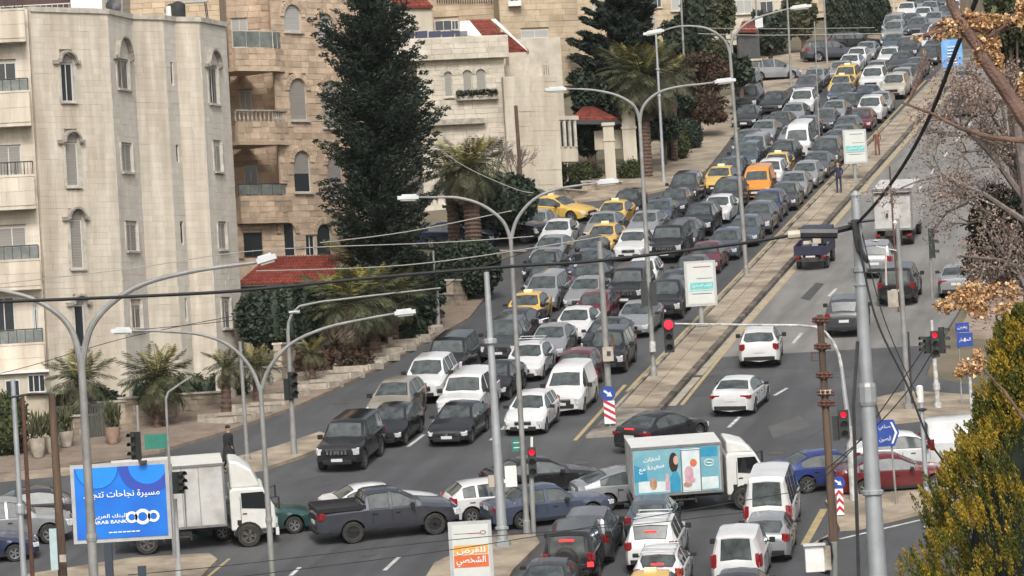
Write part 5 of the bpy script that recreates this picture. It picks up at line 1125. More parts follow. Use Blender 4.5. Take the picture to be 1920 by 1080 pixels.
OVER = {(3,1): ('black off-roader with barred chrome grille at the head of the outermost lane','offroader'), (2,1): ('black sedan with low hood at the stop line, left of its twin',None), (1,1): ('black sedan with swept headlights at the stop line, right of its twin',None),
 (0,1): ('white hatchback at the stop line in front of the white van','hatchback'), (0,2): ('white panel van with black lower bumper behind the white hatchback','van'), (2,2): ('champagne off-roader directly behind the black sedan at the stop line','offroader')}
cnt = [0, 0, 0, 0]; random.seed(5)
LN = {}
for rec in CARDATA.split():
    u, v, tp, col = rec.split(','); u, v = float(u), float(v)
    ln = 0 if v > -3.05 else 1 if v > -5.75 else 2 if v > -8.5 else 3
    if v > -7.2 and ln == 2 and u < 3: ln = 2
    cnt[ln] += 1; n = cnt[ln]; typ = TILES[tp]
    if tp == 'u' and col in ('black', 'gold') and u < 70 and random.random() < .5: typ = 'offroader'
    if col == 'white' and tp == 'v': typ = 'van'
    if tp == 'v' and col == 'orange': typ = 'van'
    taxi = col == 'taxi'
    lab = f"{CNAME[col]} {'taxi' if taxi else KN[typ]}, {ordw(n)} from the stop line in the {LANES[ln]}"
    if (ln, n) in OVER:
        lab = OVER[(ln, n)][0]; typ = OVER[(ln, n)][1] or typ
    if (ln, n) not in OVER and typ == 'sedan' and not taxi: typ = random.choice(['sedan', 'sedan', 'saloon', 'fastback', 'hatchback']); lab = lab.replace('sedan,', KN[typ] + ',')
    elif (ln, n) not in OVER and typ == 'suv' and random.random() < .5: typ = 'crossover'
    L = TYPES[typ]['L']; jit = random.uniform(-.025, .025) if u < 4 else random.uniform(-.03, .03)
    rack = (col == 'white' and ln == 1 and n == 2)
    car(typ, col, UV(u + L / 2, v, .004), YAW + math.pi + jit, lab, 'queue of cars coming down the hill', detail=2 if u < 60 else 1 if u < 125 else 0, rack=rack, taxi=taxi)
# ---- the others, one by one (px, py of the ground point under the middle)
def put(tp, col, px, py, hd, label, group=None, lift=0, **k):
    P = G(px, py)
    if P.y < 137: P.z = gz(P.y)
    P.z += .006 + lift; return car(tp, col, P, D2R(hd), label, group, **k)
X_ = 'cars crossing the junction'
put('hatchback','white',935,970,76,'small white hatchback half hidden behind the slate blue saloon', X_)
put('saloon','dkblue',1026,978,71,'slate blue old saloon crossing behind the signal posts', X_, dark=True)
put('sedan','black',1018,925,74,'black saloon with a bright window line behind the slate blue one', X_)
put('fastback','silver',1192,945,77,'silver saloon with its front behind the painted milk truck', X_)
put('sedan','blue',1560,912,76,'bright blue saloon behind the rusty utility pole', X_)
put('sedan','red',1676,920,84,'dark red saloon behind the big steel pole', X_)
put('sedan','white',1705,878,84,'white saloon mostly hidden behind the dark red one', X_)
put('van','white',1838,868,84,'white van cut off by the yellow green thuja', X_)
put('sedan','green',474,1000,78,'dark green car peeping out between box truck and pickup', X_)
put('sedan','white',716,976,76,'white saloon hidden behind the charcoal pickup', X_)
put('sedan','black',1242,835,37,'black sedan turning uphill at the tip of the median', X_, brake=True)
put('sedan','white',1390,765,15,'white sedan climbing away on the right carriageway', 'cars climbing the right carriageway')
put('crossover','white',1428,677,6,'white SUV with dark roof panel climbing beyond the white sedan', 'cars climbing the right carriageway')
put('suv','dgrey',1590,620,9,'dark grey SUV half hidden by the big steel pole', 'cars climbing the right carriageway')
put('offroader','black',1688,562,10,'black off-roader behind the grey post with the meter box', 'cars climbing the right carriageway')
put('suv','silver',1646,512,9,'silver SUV in front of the white cargo box', 'cars climbing the right carriageway')
put('sedan','silver',1797,548,9,'silver sedan glimpsed below the brown leaved tree', 'cars climbing the right carriageway')
for q in [(1800,215,'grey','sedan','grey sedan glimpsed through the upper branches'),(1812,165,'silver','sedan','silver sedan glimpsed near the top right branches')]:
    put(q[3], q[2], q[0], q[1], 11, q[4], 'cars climbing the right carriageway', detail=1)
B_ = 'cars waiting at the near side of the junction'
jeep = put('offroader','black',1082,1074,8,'boxy black off-roader with a spare wheel on its back door', B_, brake=False)
sp = link('spare_wheel', WH['offroader'][0], jeep, (-2.48, .05, 1.02)); sp.rotation_euler = (0, 0, math.pi / 2)
cv = quickmesh('wheel_cover', BLK, lambda g: g.lathe((0, 0, 0), [(.36, -.02), (.36, .03), (.30, .05)], 18)); o = link('wheel_cover', cv, jeep, (-2.62, .05, 1.02)); o.rotation_euler = (0, -math.pi / 2, 0)
link('brake_light', BRKM, jeep, (-2.37, 0, 1.62)).scale = (1, 1.2, 1.2)
for s in (1, -1): link('brake_light', quickmesh('brake_light', BRK, lambda g: g.box((0, 0, 0), (.06, .22, .16))), jeep, (-2.40, s * .78, .78))
put('sedan','dgrey',1036,1122,8,'dark grey sedan at the bottom edge behind the black off-roader', B_, brake=True)
put('suv','grey',1110,1040,8,'grey SUV just ahead of the boxy black off-roader', B_)
put('hatchback','bluegrey',1226,1003,8,'blue grey hatchback first at the near stop line', B_)
put('suv','white',1234,1053,8,'white SUV with dark rear glass behind the blue grey hatchback', B_, rack=True, brake=True)
put('hatchback','white',1246,1101,8,'white hatchback at the bottom edge, second of the two with roof rails', B_, rack=True, brake=True)
put('sedan','taxi',1226,1147,8,'pale yellow taxi cut by the bottom edge', B_, taxi=True)
put('minibus','white',1450,988,8,'white high roofed minibus at the near side of the junction', B_)
put('van','white',1392,1082,8,'white panel van with twin rear doors and roof vents', B_)
put('hatchback','silver',1444,1036,8,'small silver hatchback squeezed beside the white panel van', B_)
put('sedan','dgrey',1392,1150,8,'dark sedan roof at the bottom edge behind the white panel van', B_)
L_ = 'cars at the lower left edge'
put('suv','silver',18,1018,80,'silver SUV behind the thin pale pole', L_); put('sedan','navy',-48,1052,80,'navy car cut by the lower left corner', L_)
put('sedan','dgrey',88,982,80,'dark car seen between the brown poles and the blue billboard', L_); put('sedan','silver',-30,990,80,'silver car at the left frame edge', L_)
K_ = 'cars parked along the upper pavement'
put('minivan','silver',1446,152,72,'silver minivan parked sideways below the red kiosk roof', K_, detail=1, flatten=True); put('suv','charcoal',1558,116,76,'charcoal SUV parked sideways, nearer of the two by the cypresses', K_, detail=1, flatten=True)
put('suv','black',1600,99,74,'black SUV parked sideways, farther of the two by the cypresses', K_, detail=1, flatten=True)
put('suv','black',1402,180,192,'black SUV nosing out near the kiosk', K_, detail=1); put('offroader','silver',1678,66,192,'grey boxy off-roader parked at the top beside the cypress hedge', K_, detail=1)
S_ = 'cars turning in from the side street'
put('suv','black',962,452,126,'black SUV edging out of the side street', S_); put('sedan','taxi',1046,413,122,'yellow taxi crossing toward the queue from the side street', S_, taxi=True)
put('sedan','taxi',1003,399,120,'pale yellow taxi behind the other one at the side street', S_, taxi=True); put('sedan','navy',858,462,105,'dark car parked in the driveway behind the ivy hedge', S_)
# ---------------------------------------------------------------- trucks
def frame_at(P, heading, slope=0.0):
    f = Vector((math.sin(heading), math.cos(heading), SLOPE * math.cos(heading))).normalized(); l = Vector((0, 0, 1)).cross(f).normalized(); l.z = SLOPE * l.y; l.normalize(); u = f.cross(l).normalized(); l = u.cross(f); return Matrix.Translation(P) @ Matrix((f, l, u)).transposed().to_4x4()
def empty_thing(name, mw, label, cat, group=None):
    t = bpy.data.objects.new(name, None); COL.objects.link(t); t.matrix_world = mw; t.empty_display_size = .3; ORG[t.name] = Vector((0, 0, 0)); return tag(t, label, cat, group)
BOXW = mat('truck_box_panel', (.58,.575,.55), (.46,.45,.43), .9, .55, coords='O', detail=6, third=((.25,.22,.18), 1.6, .5)); CABW = mat('truck_cab_paint', (.70,.70,.66), (.62,.61,.57), 2, .35, coords='O', coat=.3)
CHS = mat('chassis_dark', (.03,.028,.026), (.07,.06,.05), 5, .85, coords='O'); GREYM = mat('aluminium_edge', (.30,.30,.30), (.22,.22,.22), 4, .4, metal=.4, coords='O')
TT_, TRM = wheel_meshes(.42, .26)
TRIMR = mat('dusty_wheel_rim', (.16,.145,.125), (.09,.08,.07), 8, .8, coords='O')
trim_rim = TRM[0].copy(); trim_rim.materials[0] = TRIMR
def cab_profile(g, x0, L, w_, z0, h, ws):
    """side outline extruded across the width, front slopes back"""
    P = [(x0, z0), (x0 + L - .02, z0), (x0 + L, z0 + .35), (x0 + L - .03, z0 + h * .52), (x0 + L - ws, z0 + h), (x0 + .1, z0 + h + .02), (x0, z0 + h - .08)]
    g.prism([(x, -w_ / 2, z) for x, z in P], (0, w_, 0))
def truck(P, heading, Lb, Hb, wb, zb, label, cabL=1.65, cabH=1.55, xb=None, Wd=2.05, cabz=.62, slope=0.0, name='box_truck'):
    t = empty_thing(name, frame_at(P, heading, slope), label, 'truck'); x1 = Lb / 2 - .8; x0 = x1 - Lb    # box from x0 to x1
    g = MB(); g.box(((x0 + x1) / 2, 0, zb + Hb / 2), (Lb, Wd, Hb)); b_ = g.build('cargo_box', BOXW, t)
    g = MB(); e = .07
    for s in (1, -1):
        for z in (zb + .02, zb + Hb): g.box(((x0 + x1) / 2, s * Wd / 2, z), (Lb + .06, e, e + .02))
        for x in (x0, x1): g.box((x, s * Wd / 2, zb + Hb / 2), (e, e + .01, Hb))
    g.build('edge_trim', GREYM, b_)
    for k in range(1, int(Lb / .62)):
        for s in (1, -1): g = MB(); g.box((x0 + k * .62, s * (Wd / 2 + .003), zb + Hb / 2), (.022, .012, Hb - .1)); g.build('panel_seam', GREYM, b_)
    g = MB(); g.box(((x0 + x1) / 2, 0, zb + Hb + .035), (Lb + .02, Wd + .02, .05)); g.build('roof_panel', CABW, b_)
    g = MB()
    for s in (1, -1): g.box(((x0 + x1 + cabL) / 2, s * .42, zb - .14), (Lb + cabL - .2, .09, .2))
    for k in range(6): g.box((x0 + .3 + k * Lb / 6, 0, zb - .05), (.08, Wd - .1, .09))
    for s in (1, -1): g.box((x0 + Lb * .55, s * (Wd / 2 - .12), .55), (1.0, .05, .06)); g.box((x0 + Lb * .55, s * (Wd / 2 - .12), .75), (1.0, .05, .06)); g.box((x0 + Lb * .55 - .5, s * (Wd / 2 - .12), .62), (.06, .05, .42)); g.box((x0 + Lb * .55 + .5, s * (Wd / 2 - .12), .62), (.06, .05, .42))
    g.box((x0 - .05, 0, .55), (.08, Wd - .2, .14)); g.box((x0 + .8, -.45, .55), (.7, .5, .4)); g.build('chassis', CHS, t)
    cx = x1 + .18; g = MB(); cab_profile(g, cx, cabL, Wd - .15, cabz, cabH, .42); c_ = g.build('cab', CABW, t)
    bv = c_.modifiers.new('b', 'BEVEL'); bv.width = .06; bv.segments = 2; bv.limit_method = 'ANGLE'
    hw = (Wd - .15) / 2
    g = MB(); zf = cabz + cabH * .52; nx = Vector((cx + cabL - .03, 0, zf)); tx = Vector((cx + cabL - .42, 0, cabz + cabH))
    a_, b2 = nx.lerp(tx, .04), nx.lerp(tx, .88); g.add([(a_.x + .012, -hw + .12, a_.z), (a_.x + .012, hw - .12, a_.z), (b2.x + .012, hw - .16, b2.z), (b2.x + .012, -hw + .16, b2.z)], [(0, 1, 2, 3)]); g.build('windscreen', CGD, t)
    for s in (1, -1):
        g = MB(); y = s * (hw + .004); zz = [cabz + cabH * .50, cabz + cabH * .90]; g.prism([(cx + .42, y, zz[0] + .06), (cx + cabL - .36, y, zz[0] - .02), (cx + cabL - .16, y, zz[0] + .10), (cx + cabL - .42, y, zz[1]), (cx + .42, y, zz[1])], (0, s * .012, 0)); g.build('side_window', CGD, t)
        g = MB(); g.box((cx + .38, y, cabz + .7), (.018, .012, 1.1)); g.box((cx + .52, y, cabz + cabH * .40), (.16, .03, .04)); g.box((cx + .3, y, cabz + .3), (.14, .02, .2)); g.build('door_seam', BLK, t)
        g = MB(); g.box((cx + cabL + .02, s * (hw - .2), cabz + .28), (.06, .3, .2)); g.build('headlight', HLT, t)
        g = MB(); g.tube([(cx + cabL - .2, s * hw, cabz + 1.15), (cx + cabL + .12, s * (hw + .2), cabz + 1.2)], .018, 5); g.box((cx + cabL + .12, s * (hw + .24), cabz + 1.0), (.06, .2, .42)); g.build('mirror', BLK, t)
        g = MB(); n = 9; xw = cx + .62; g.prism([(xw + .52 * math.cos(math.pi * k / n), s * (hw - .02), .42 + .52 * math.sin(math.pi * k / n)) for k in range(n + 1)], (0, s * .026, 0)); g.build('wheel_arch', BLK, t)
    g = MB(); g.box((cx + cabL + .02, 0, cabz - .12), (.12, Wd - .15, .26)); g.box((cx + cabL / 2, 0, cabz - .1), (cabL - .2, .9, .3)); g.build('bumper', CABW, t)
    g = MB(); g.box((cx + cabL + .02, 0, cabz + .34), (.03, 1.1, .16)); g.build('grille', BLK, t)
    # wind deflector: a rounded wedge on the cab roof
    g = MB(); z0 = cabz + cabH; zt = zb + Hb + .05; P_ = []
    for (x, z) in [(cx + .05, z0), (cx + cabL - .5, z0), (cx + cabL - .55, z0 + .12), (cx + cabL * .52, z0 + (zt - z0) * .62), (cx + cabL * .22, zt - .05), (cx + .05, zt)]: P_.append((x, z))
    g.prism([(x, -hw + .12, z) for x, z in P_], (0, 2 * hw - .24, 0)); d = g.build('wind_deflector', CABW, t, smooth=True); bv = d.modifiers.new('b', 'BEVEL'); bv.width = .09; bv.segments = 3; bv.limit_method = 'ANGLE'
    for x in (cx + .62, x0 + Lb * .27):
        for s in (1, -1):
            w_ = link('wheel', TT_, t, (x, s * (Wd / 2 - (.12 if x > x1 else .2)), .42)); link('rim', trim_rim, w_)
            if x < cx: w2 = link('wheel', TT_, t, (x, s * (Wd / 2 - .48), .42))
    return t, x0, x1, b_
P = G(364, 1024); tI, x0, x1, bI = truck(P, D2R(84), 4.0, 2.28, 2.0, .88, 'white box truck with a humped wind deflector behind the blue billboard')
g = MB(); g.box((x1 - 1.45, -1.045, 1.9), (.05, .03, 1.9)); g.tube([(x1 - 1.45, -1.05, 1.0), (x1 - 1.4, -1.07, 2.9)], .02, 5); g.build('door_bar', GREYM, bI)
P = G(1308, 953); tM, x0, x1, bM = truck(P, D2R(86), 3.30, 1.80, 2.0, .78, 'small refrigerated truck with a light blue painted side showing a woman and desserts', cabL=1.5, cabH=1.55, cabz=.58)
# painted side of the milk truck: flat print on its own panel
def flat(mt, name, pts, par, y):
    g = MB(); g.prism([(x, y, z) for x, z in pts], (0, -.004, 0)); return g.build(name, mt, par)
CY = mat('print_light_blue', (.13,.36,.46), (.24,.45,.48), 1.6, .45, coords='O'); CY2 = mat('print_cyan', (.03,.26,.42), (.05,.31,.46), 3, .45, coords='O'); PNK = mat('print_pink', (.55,.28,.36), (.6,.42,.45), 5, .45, coords='O'); SKN = mat('print_skin', (.60,.38,.29), None, rough=.5); HAIR = mat('print_hair', (.035,.022,.02), None, rough=.5); PBR = mat('print_brown', (.35,.19,.11), (.5,.34,.22), 8, .5, coords='O'); PRD = mat('print_red', (.62,.17,.08), None, rough=.5); PWH = mat('print_white', (.72,.76,.75), (.55,.66,.66), 3, .5, coords='O')
y = -1.035; z0 = .86; zt = 2.50
ov = lambda cx_, cz, rx, rz, n=14: [(cx_ + rx * math.cos(2 * math.pi * k / n), cz + rz * math.sin(2 * math.pi * k / n)) for k in range(n)]
flat(CY, 'side_print', [(x0 + .06, z0), (x1 - .08, z0), (x1 - .08, zt), (x0 + .06, zt)], bM, y)
flat(CY2, 'print_patch', [(x0 + .06, z0 + .45), (x0 + .55, z0 + .5), (x0 + .5, zt - .75), (x0 + .06, zt - .5)], bM, y - .006); flat(PWH, 'print_patch', [(x0 + .2, z0 + .06), (x0 + 1.4, z0 + .06), (x0 + 1.4, z0 + .42), (x0 + .2, z0 + .5)], bM, y - .006)
flat(CY2, 'print_patch', [(x1 - .78, zt - .02), (x1 - .14, zt - .02), (x1 - .14, zt - .38), (x1 - .78, zt - .38)], bM, y - .006); flat(PWH, 'print_patch', [(x1 - .76, z0 + .05), (x1 - .14, z0 + .05), (x1 - .14, z0 + .5), (x1 - .76, z0 + .5)], bM, y - .006)
fx = x0 + 1.56
flat(HAIR, 'print_figure', ov(fx - .03, z0 + 1.12, .17, .38), bM, y - .008); flat(SKN, 'print_figure', ov(fx + .06, z0 + 1.2, .095, .17), bM, y - .013); flat(CY2, 'print_figure', [(fx - .2, z0 + .02), (fx + .18, z0 + .02), (fx + .2, z0 + .5), (fx + .1, z0 + .78), (fx - .05, z0 + .78), (fx - .2, z0 + .55)], bM, y - .012)
flat(PBR, 'print_dessert', ov(x0 + .75, z0 + .36, .14, .22), bM, y - .012); flat(PNK, 'print_dessert', [(x0 + 1.18, z0 + .1), (x0 + 1.36, z0 + .1), (x0 + 1.32, z0 + .72), (x0 + 1.22, z0 + .72)], bM, y - .012)
dx0, dx1 = x0 + 1.82, x0 + 2.52
flat(PWH, 'print_patch', [(dx0, z0 + .04), (dx1, z0 + .04), (dx1, zt - .1), (dx0, zt - .1)], bM, y - .007); flat(PNK, 'print_dessert', ov(dx0 + .26, z0 + .66, .17, .30), bM, y - .012); flat(PRD, 'print_dessert', ov(dx0 + .44, z0 + 1.06, .13, .15), bM, y - .016); flat(PBR, 'print_dessert', ov(dx0 + .2, z0 + .26, .16, .11), bM, y - .012); flat(PNK, 'print_dessert', ov(dx0 + .3, z0 + .42, .2, .12), bM, y - .016)
g = MB()
for (a, b2) in (((dx0, z0), (dx0, zt - .08)), ((dx1, z0), (dx1, zt - .08)), ((dx0, zt - .08), (dx1, zt - .08)), ((dx0, z0), (dx1, z0))): g.tube([(a[0], y - .015, a[1]), (b2[0], y - .015, b2[1])], .025, 5)
g.build('door_frame', GREYM, bM)
g = MB(); cxx = x1 - .46; czz = z0 + 1.02
for k in range(14):
    t0, t1 = 2 * math.pi * k / 14, 2 * math.pi * (k + 1) / 14; g.tube([(cxx + .17 * math.cos(t0), y - .012, czz + .13 * math.sin(t0)), (cxx + .17 * math.cos(t1), y - .012, czz + .13 * math.sin(t1))], .02, 4)
g.tube([(cxx - .1, y - .012, czz + .02), (cxx + .12, y - .012, czz - .02)], .02, 4); g.build('print_emblem', PWH, bM)
# ---- pickup crossing
def pickup_body(t):
    """the bed is cut open with a liner and side rails on top of the lofted body"""
    g = MB(); g.box((-1.72, 0, 1.235), (1.55, 1.62, .03)); g.build('bed_floor', BLK, t)
    g = MB()
    for s in (1, -1): g.box((-1.7, s * .84, 1.30), (1.75, .07, .16))
    g.box((-2.6, 0, 1.28), (.07, 1.7, .14)); g.box((-.86, 0, 1.36), (.06, 1.6, .28)); g.build('bed_rail', BLK, t)
t = put('pickup','charcoal',722,1004,76,'charcoal double cab pickup with black wheels crossing the junction', X_, rims=RIMD); pickup_body(t)
# ---- the little dark flatbed going uphill
NAVY = mat('flatbed_paint', (.02,.02,.055), (.035,.035,.06), 3, .5, coords='O')
P = G(1530, 497); t = empty_thing('flatbed_truck', frame_at(P, YAW, SLOPE * math.cos(YAW)), 'small dark navy flatbed pickup seen from behind on the right carriageway', 'pickup')
g = MB(); g.box((-.75, 0, .85), (2.7, 1.72, .08)); g.box((-2.08, 0, 1.08), (.06, 1.72, .42))
for s in (1, -1): g.box((-.75, s * .84, 1.08), (2.7, .05, .42))
g.box((.58, 0, 1.08), (.05, 1.7, .42)); g.build('cargo_bed', NAVY, t)
g = MB(); cab_profile(g, .72, 1.5, 1.6, .6, 1.3, .4); g.build('cab', NAVY, t); g = MB(); g.box((.71, 0, 1.58), (.03, 1.3, .38)); g.build('rear_window', CGL, t)
g = MB(); g.box((-.6, 0, .6), (3.4, .8, .22)); g.box((-2.1, 0, .55), (.08, 1.5, .12)); g.build('chassis', CHS, t); g = MB(); g.box((-2.15, 0, .72), (.02, .5, .14)); g.build('number_plate', PLATE, t)
for s in (1, -1):
    g = MB(); g.box((-2.12, s * .68, .72), (.04, .22, .12)); g.build('tail_light', TLT, t)
    for x in (-1.2, 1.45): w_ = link('wheel', WH['sedan'][0], t, (x, s * .72, .32)); link('rim', WH['sedan'][1][0], w_)
t2 = thing('cargo_pile', P + Vector((0, 0, 1.2)), 'jumbled load tied on the small navy flatbed', 'cargo'); M_ = frame_at(P, YAW, SLOPE * math.cos(YAW))
for k in range(9):
    g = MB(); q = M_ @ Vector((random.uniform(-1.8, .3), random.uniform(-.55, .55), random.uniform(1.0, 1.45))); g.box(q, (random.uniform(.3, .7), random.uniform(.3, .6), random.uniform(.15, .35)), rz=random.uniform(0, 3)); g.build('sack', [TERR, GREYM, BLK][k % 3], t2)
# ---- white box truck going uphill
P = G(1686, 450); t = empty_thing('box_truck', frame_at(P, YAW, SLOPE * math.cos(YAW)), 'white box truck seen from behind, high on the right carriageway', 'truck')
g = MB(); g.box((-.5, 0, 2.02), (4.4, 2.12, 2.2)); b_ = g.build('cargo_box', BOXW, t)
g = MB()
for s in (1, -1): g.box((-2.72, s * 1.02, 2.02), (.06, .09, 2.24)); g.box((-2.73, s * .02, 2.0), (.05, .03, 2.1))
g.box((-2.72, 0, 3.1), (.06, 2.1, .1)); g.box((-2.72, 0, .95), (.07, 2.1, .12)); g.build('door_frame', GREYM, b_)
g = MB(); g.box((-2.74, 0, 2.88), (.08, 1.9, .12)); g.box((-2.74, .3, 1.7), (.05, .1, .25)); g.build('door_hardware', BLK, b_)
g = MB(); cab_profile(g, 1.85, 1.5, 1.95, .6, 1.6, .4); g.build('cab', CABW, t); g = MB(); g.box((-.3, 0, .75), (5, .9, .3)); g.box((-2.6, 0, .5), (.1, 1.9, .14)); g.build('chassis', CHS, t)
for s in (1, -1):
    g = MB(); g.box((-2.7, s * .85, .62), (.05, .25, .14)); g.build('tail_light', TLT, t)
    for x in (-1.7, 2.3): link('wheel', TT_, t, (x, s * .85, .42))
    link('wheel', TT_, t, (-1.7, s * .56, .42))
# ================================================================ street furniture
LAMP = mat('lamp_head', (.60,.62,.62), (.5,.52,.52), 3, .45); LENS = mat('lamp_lens', (.45,.42,.34), None, rough=.2); POLE = mat('weathered_pole', (.30,.30,.285), (.21,.205,.19), 1.8, .6, metal=.15, detail=6)
WOOD = mat('timber_pole', (.13,.085,.055), (.07,.045,.032), 5, .9, bump=.5, bscale=22, stretch=(1,1,.12)); RUST = mat('rusty_steel', (.14,.06,.04), (.08,.045,.035), 6, .9, bump=.4)
WPOL = mat('whitewashed_post', (.60,.60,.58), (.30,.29,.27), 4, .7, detail=8); SIGB = mat('road_sign_blue', (.012,.045,.24), (.02,.06,.28), 3, .4); SIGG = mat('road_sign_green', (.02,.16,.11), (.03,.2,.14), 3, .5)
SIGW = mat('sign_white', (.72,.73,.73), None, rough=.45); SIGR = mat('sign_red', (.42,.02,.03), None, rough=.45); BULB = mat('lit_red_signal', (1.0,.01,.035), None, emit=1.0); SIGK = mat('signal_housing', (.018,.022,.02), (.03,.033,.03), 6, .5)
def pole(label, bx, by, tx, ty, r, mt=POLE, Y=None, name='pole', cat='pole', n=10, r2=None, rings=(), foot=True, group=None):
    base = G(bx, by) if Y is None else W(bx, by, Y)
    if Y is not None and by > 1060: base.z = gz(Y)
    Y = base.y; top = W(tx, ty, Y); t = thing(name, base, label, cat, group)
    base.x = top.x + (base.x - top.x) * .35 if abs(base.x - top.x) < .6 else base.x
    g = MB(); r2 = r2 or r * .8; pts = [base, base.lerp(top, .5), top]; g.tube(pts, [r, (r + r2) / 2, r2], n); g.build('shaft', mt, t, smooth=True)
    for (py, rr, hh) in rings:
        f = (py - by) / (ty - by); c = base.lerp(top, f); g = MB(); g.lathe(c, [(rr * .9, -hh / 2), (rr, -hh / 3), (rr, hh / 3), (rr * .9, hh / 2)], n); g.build('collar', mt, t)
    if foot: g = MB(); g.box(base + Vector((0, 0, .05)), (r * 4.2, r * 4.2, .05)); g.lathe(base, [(r * 1.5, 0), (r * 1.5, .3), (r, .34)], 8); g.build('base_plate', mt, t)
    return t, base, top, Y
def lamp_head(g, gl, c, d, L=.78):
    """flat floodlight head pointing along d"""
    d = Vector(d); d.z *= .5; d.normalize(); sid = Vector((0, 0, 1)).cross(d).normalized(); up = d.cross(sid); R_ = Matrix((d, sid, up)).transposed()
    g.box(c + d * L * .5, (L, .36, .13), R=R_); g.box(c + d * L * .45 + up * .08, (L * .7, .26, .08), R=R_); gl.box(c + d * L * .5 - up * .09, (L * .72, .28, .07), R=R_)
def arm_lamp(label, bx, by, jx, jy, arms, Y=None, r=.1, group='double armed street lamps', r2=None):
    base = G(bx, by) if Y is None else W(bx, by, Y)
    if Y is not None: base.z = gz(Y)
    Y = base.y; J = W(jx, jy, Y); t = thing('street_lamp', base, label, 'street lamp', group); base.x = J.x + (base.x - J.x) * .5
    g = MB(); g.tube([base, base.lerp(J, .5), J], [r, r * .9, (r2 or r * .72)], 12); g.build('post', POLE, t, smooth=True)
    g = MB(); g.lathe(base, [(r * 2, 0), (r * 2, .06), (r * 1.35, .08), (r * 1.35, .5), (r, .55)], 10); g.build('base_plate', POLE, t)
    g = MB(); c = base.lerp(J, .45); g.lathe(c, [(r * 1.05, -.1), (r * 1.15, 0), (r * 1.05, .1)], 10); g.build('collar', POLE, t)
    for path, flip in arms:
        P = [J - Vector((0, 0, .25))] + [W(x, y, Y) for x, y in path]; sm = []
        for i in range(len(P) - 1):
            p0, p1, p2, p3 = P[max(i-1,0)], P[i], P[i+1], P[min(i+2,len(P)-1)]
            for k in range(4):
                s = k / 4; sm.append(.5 * ((2 * p1) + (p2 - p0) * s + (2 * p0 - 5 * p1 + 4 * p2 - p3) * s * s + (3 * p1 - p0 - 3 * p2 + p3) * s ** 3))
        sm.append(P[-1]); m_ = len(sm); g = MB(); g.tube(sm, [r * .7 - (r * .7 - .035) * i / (m_ - 1) for i in range(m_)], 8); a = g.build('arm', POLE, t, smooth=True)
        g, gl = MB(), MB(); lamp_head(g, gl, sm[-1], sm[-1] - sm[-2], 44 / S(Y) * .9 if Y > 120 else .5); g.build('lamp_head', LAMP, a); gl.build('lens', LENS, a)
    return t
arm_lamp('double armed street lamp nearest the left edge, in front of the blue billboard', 178,1085, 152,668, [([(138,628),(110,590),(60,560),(8,546),(-60,536)],0),([(168,620),(205,572),(270,532),(370,507),(468,494),(482,491)],0)], Y=104, r=.13)
arm_lamp('double armed street lamp rising right of the white box truck cab', 515,1080, 488,722, [([(470,690),(430,648),(375,627),(300,621),(248,620)],0),([(505,690),(545,645),(610,615),(690,597),(740,588)],0)], Y=138, r=.105)
arm_lamp('double armed street lamp in front of the queue, bearing the green plate', 988,1003, 957,438, [([(943,415),(905,385),(860,371),(815,370),(785,370)],0),([(970,410),(1000,375),(1040,356),(1090,347),(1120,343)],0)], r=.105)
arm_lamp('double armed street lamp on the median with dark loudspeaker boxes', 1225,712, 1199,218, [([(1190,200),(1160,180),(1120,170),(1085,167),(1062,167)],0),([(1206,200),(1232,175),(1270,163),(1320,157),(1340,154)],0)], r=.11)
arm_lamp('double armed street lamp on the median below the dark trees', 1407,518, 1368,90, [([(1358,75),(1330,55),(1300,49),(1270,50),(1245,57)],0),([(1374,72),(1398,45),(1430,30),(1465,20),(1482,16)],0)], r=.115)
arm_lamp('curved lamp post at the right edge behind the brown leaves', 1906,640, 1888,235, [([(1890,222),(1897,212),(1906,206),(1914,205)],0)], r=.09, group='single armed lamps')
t, b_, tp_, Y = pole('thin angled lamp post rising behind the blue billboard', 325,1048, 311,748, .06, foot=False); g = MB(); g.tube([tp_, W(316, 735, Y), W(340, 718, Y), W(360, 705, Y)], [.05, .045, .035, .03], 7); g.build('arm', POLE, t, smooth=True)
# straight posts
t, b_, tp_, Y = pole('galvanised steel pole with an open white meter box in front of the black sedan', 946,1030, 912,510, .2, MET, rings=[(640,.24,.2),(990,.25,.12)], r2=.1)
g = MB(); c = W(958, 893, Y - .25); g.box(c, (.42, .3, .75)); g.build('meter_box', WHITE, t); g = MB(); c = W(921, 902, Y - .25); g.box(c, (.22, .05, .42), rz=.5); g.build('box_door', TERR, t)
t, b_, tp_, Y = pole('big galvanised telescopic pole carrying the thick cable bundle', 1648,1140, 1604,365, .235, MET, Y=92, r2=.105, rings=[(697,.21,.5),(860,.24,.12),(1002,.25,.06),(490,.16,.12),(515,.16,.05)], foot=False)
g = MB(); c = W(1604, 366, Y); g.lathe(c, [(.1, -.1), (.12, 0), (.04, .1)], 10); g.build('cap', MET, t)
g = MB(); g.tube([W(1602,412,Y-.2), W(1612,470,Y-.25), W(1628,492,Y-.2)], [.09,.08,.05], 7); g.tube([W(1590,418,Y-.2), W(1640,412,Y-.2)], .04, 6); g.tube([W(1608,640,Y-.3), W(1600,760,Y-.4), W(1603,850,Y-.4), W(1610,1080,Y-.3)], .045, 6); g.build('cable_drop', DKM, t)
t, b_, tp_, Y = pole('rusty utility pole bristling with insulator racks', 1566,1015, 1537,590, .15, WOOD, Y=138, r2=.11, foot=False)
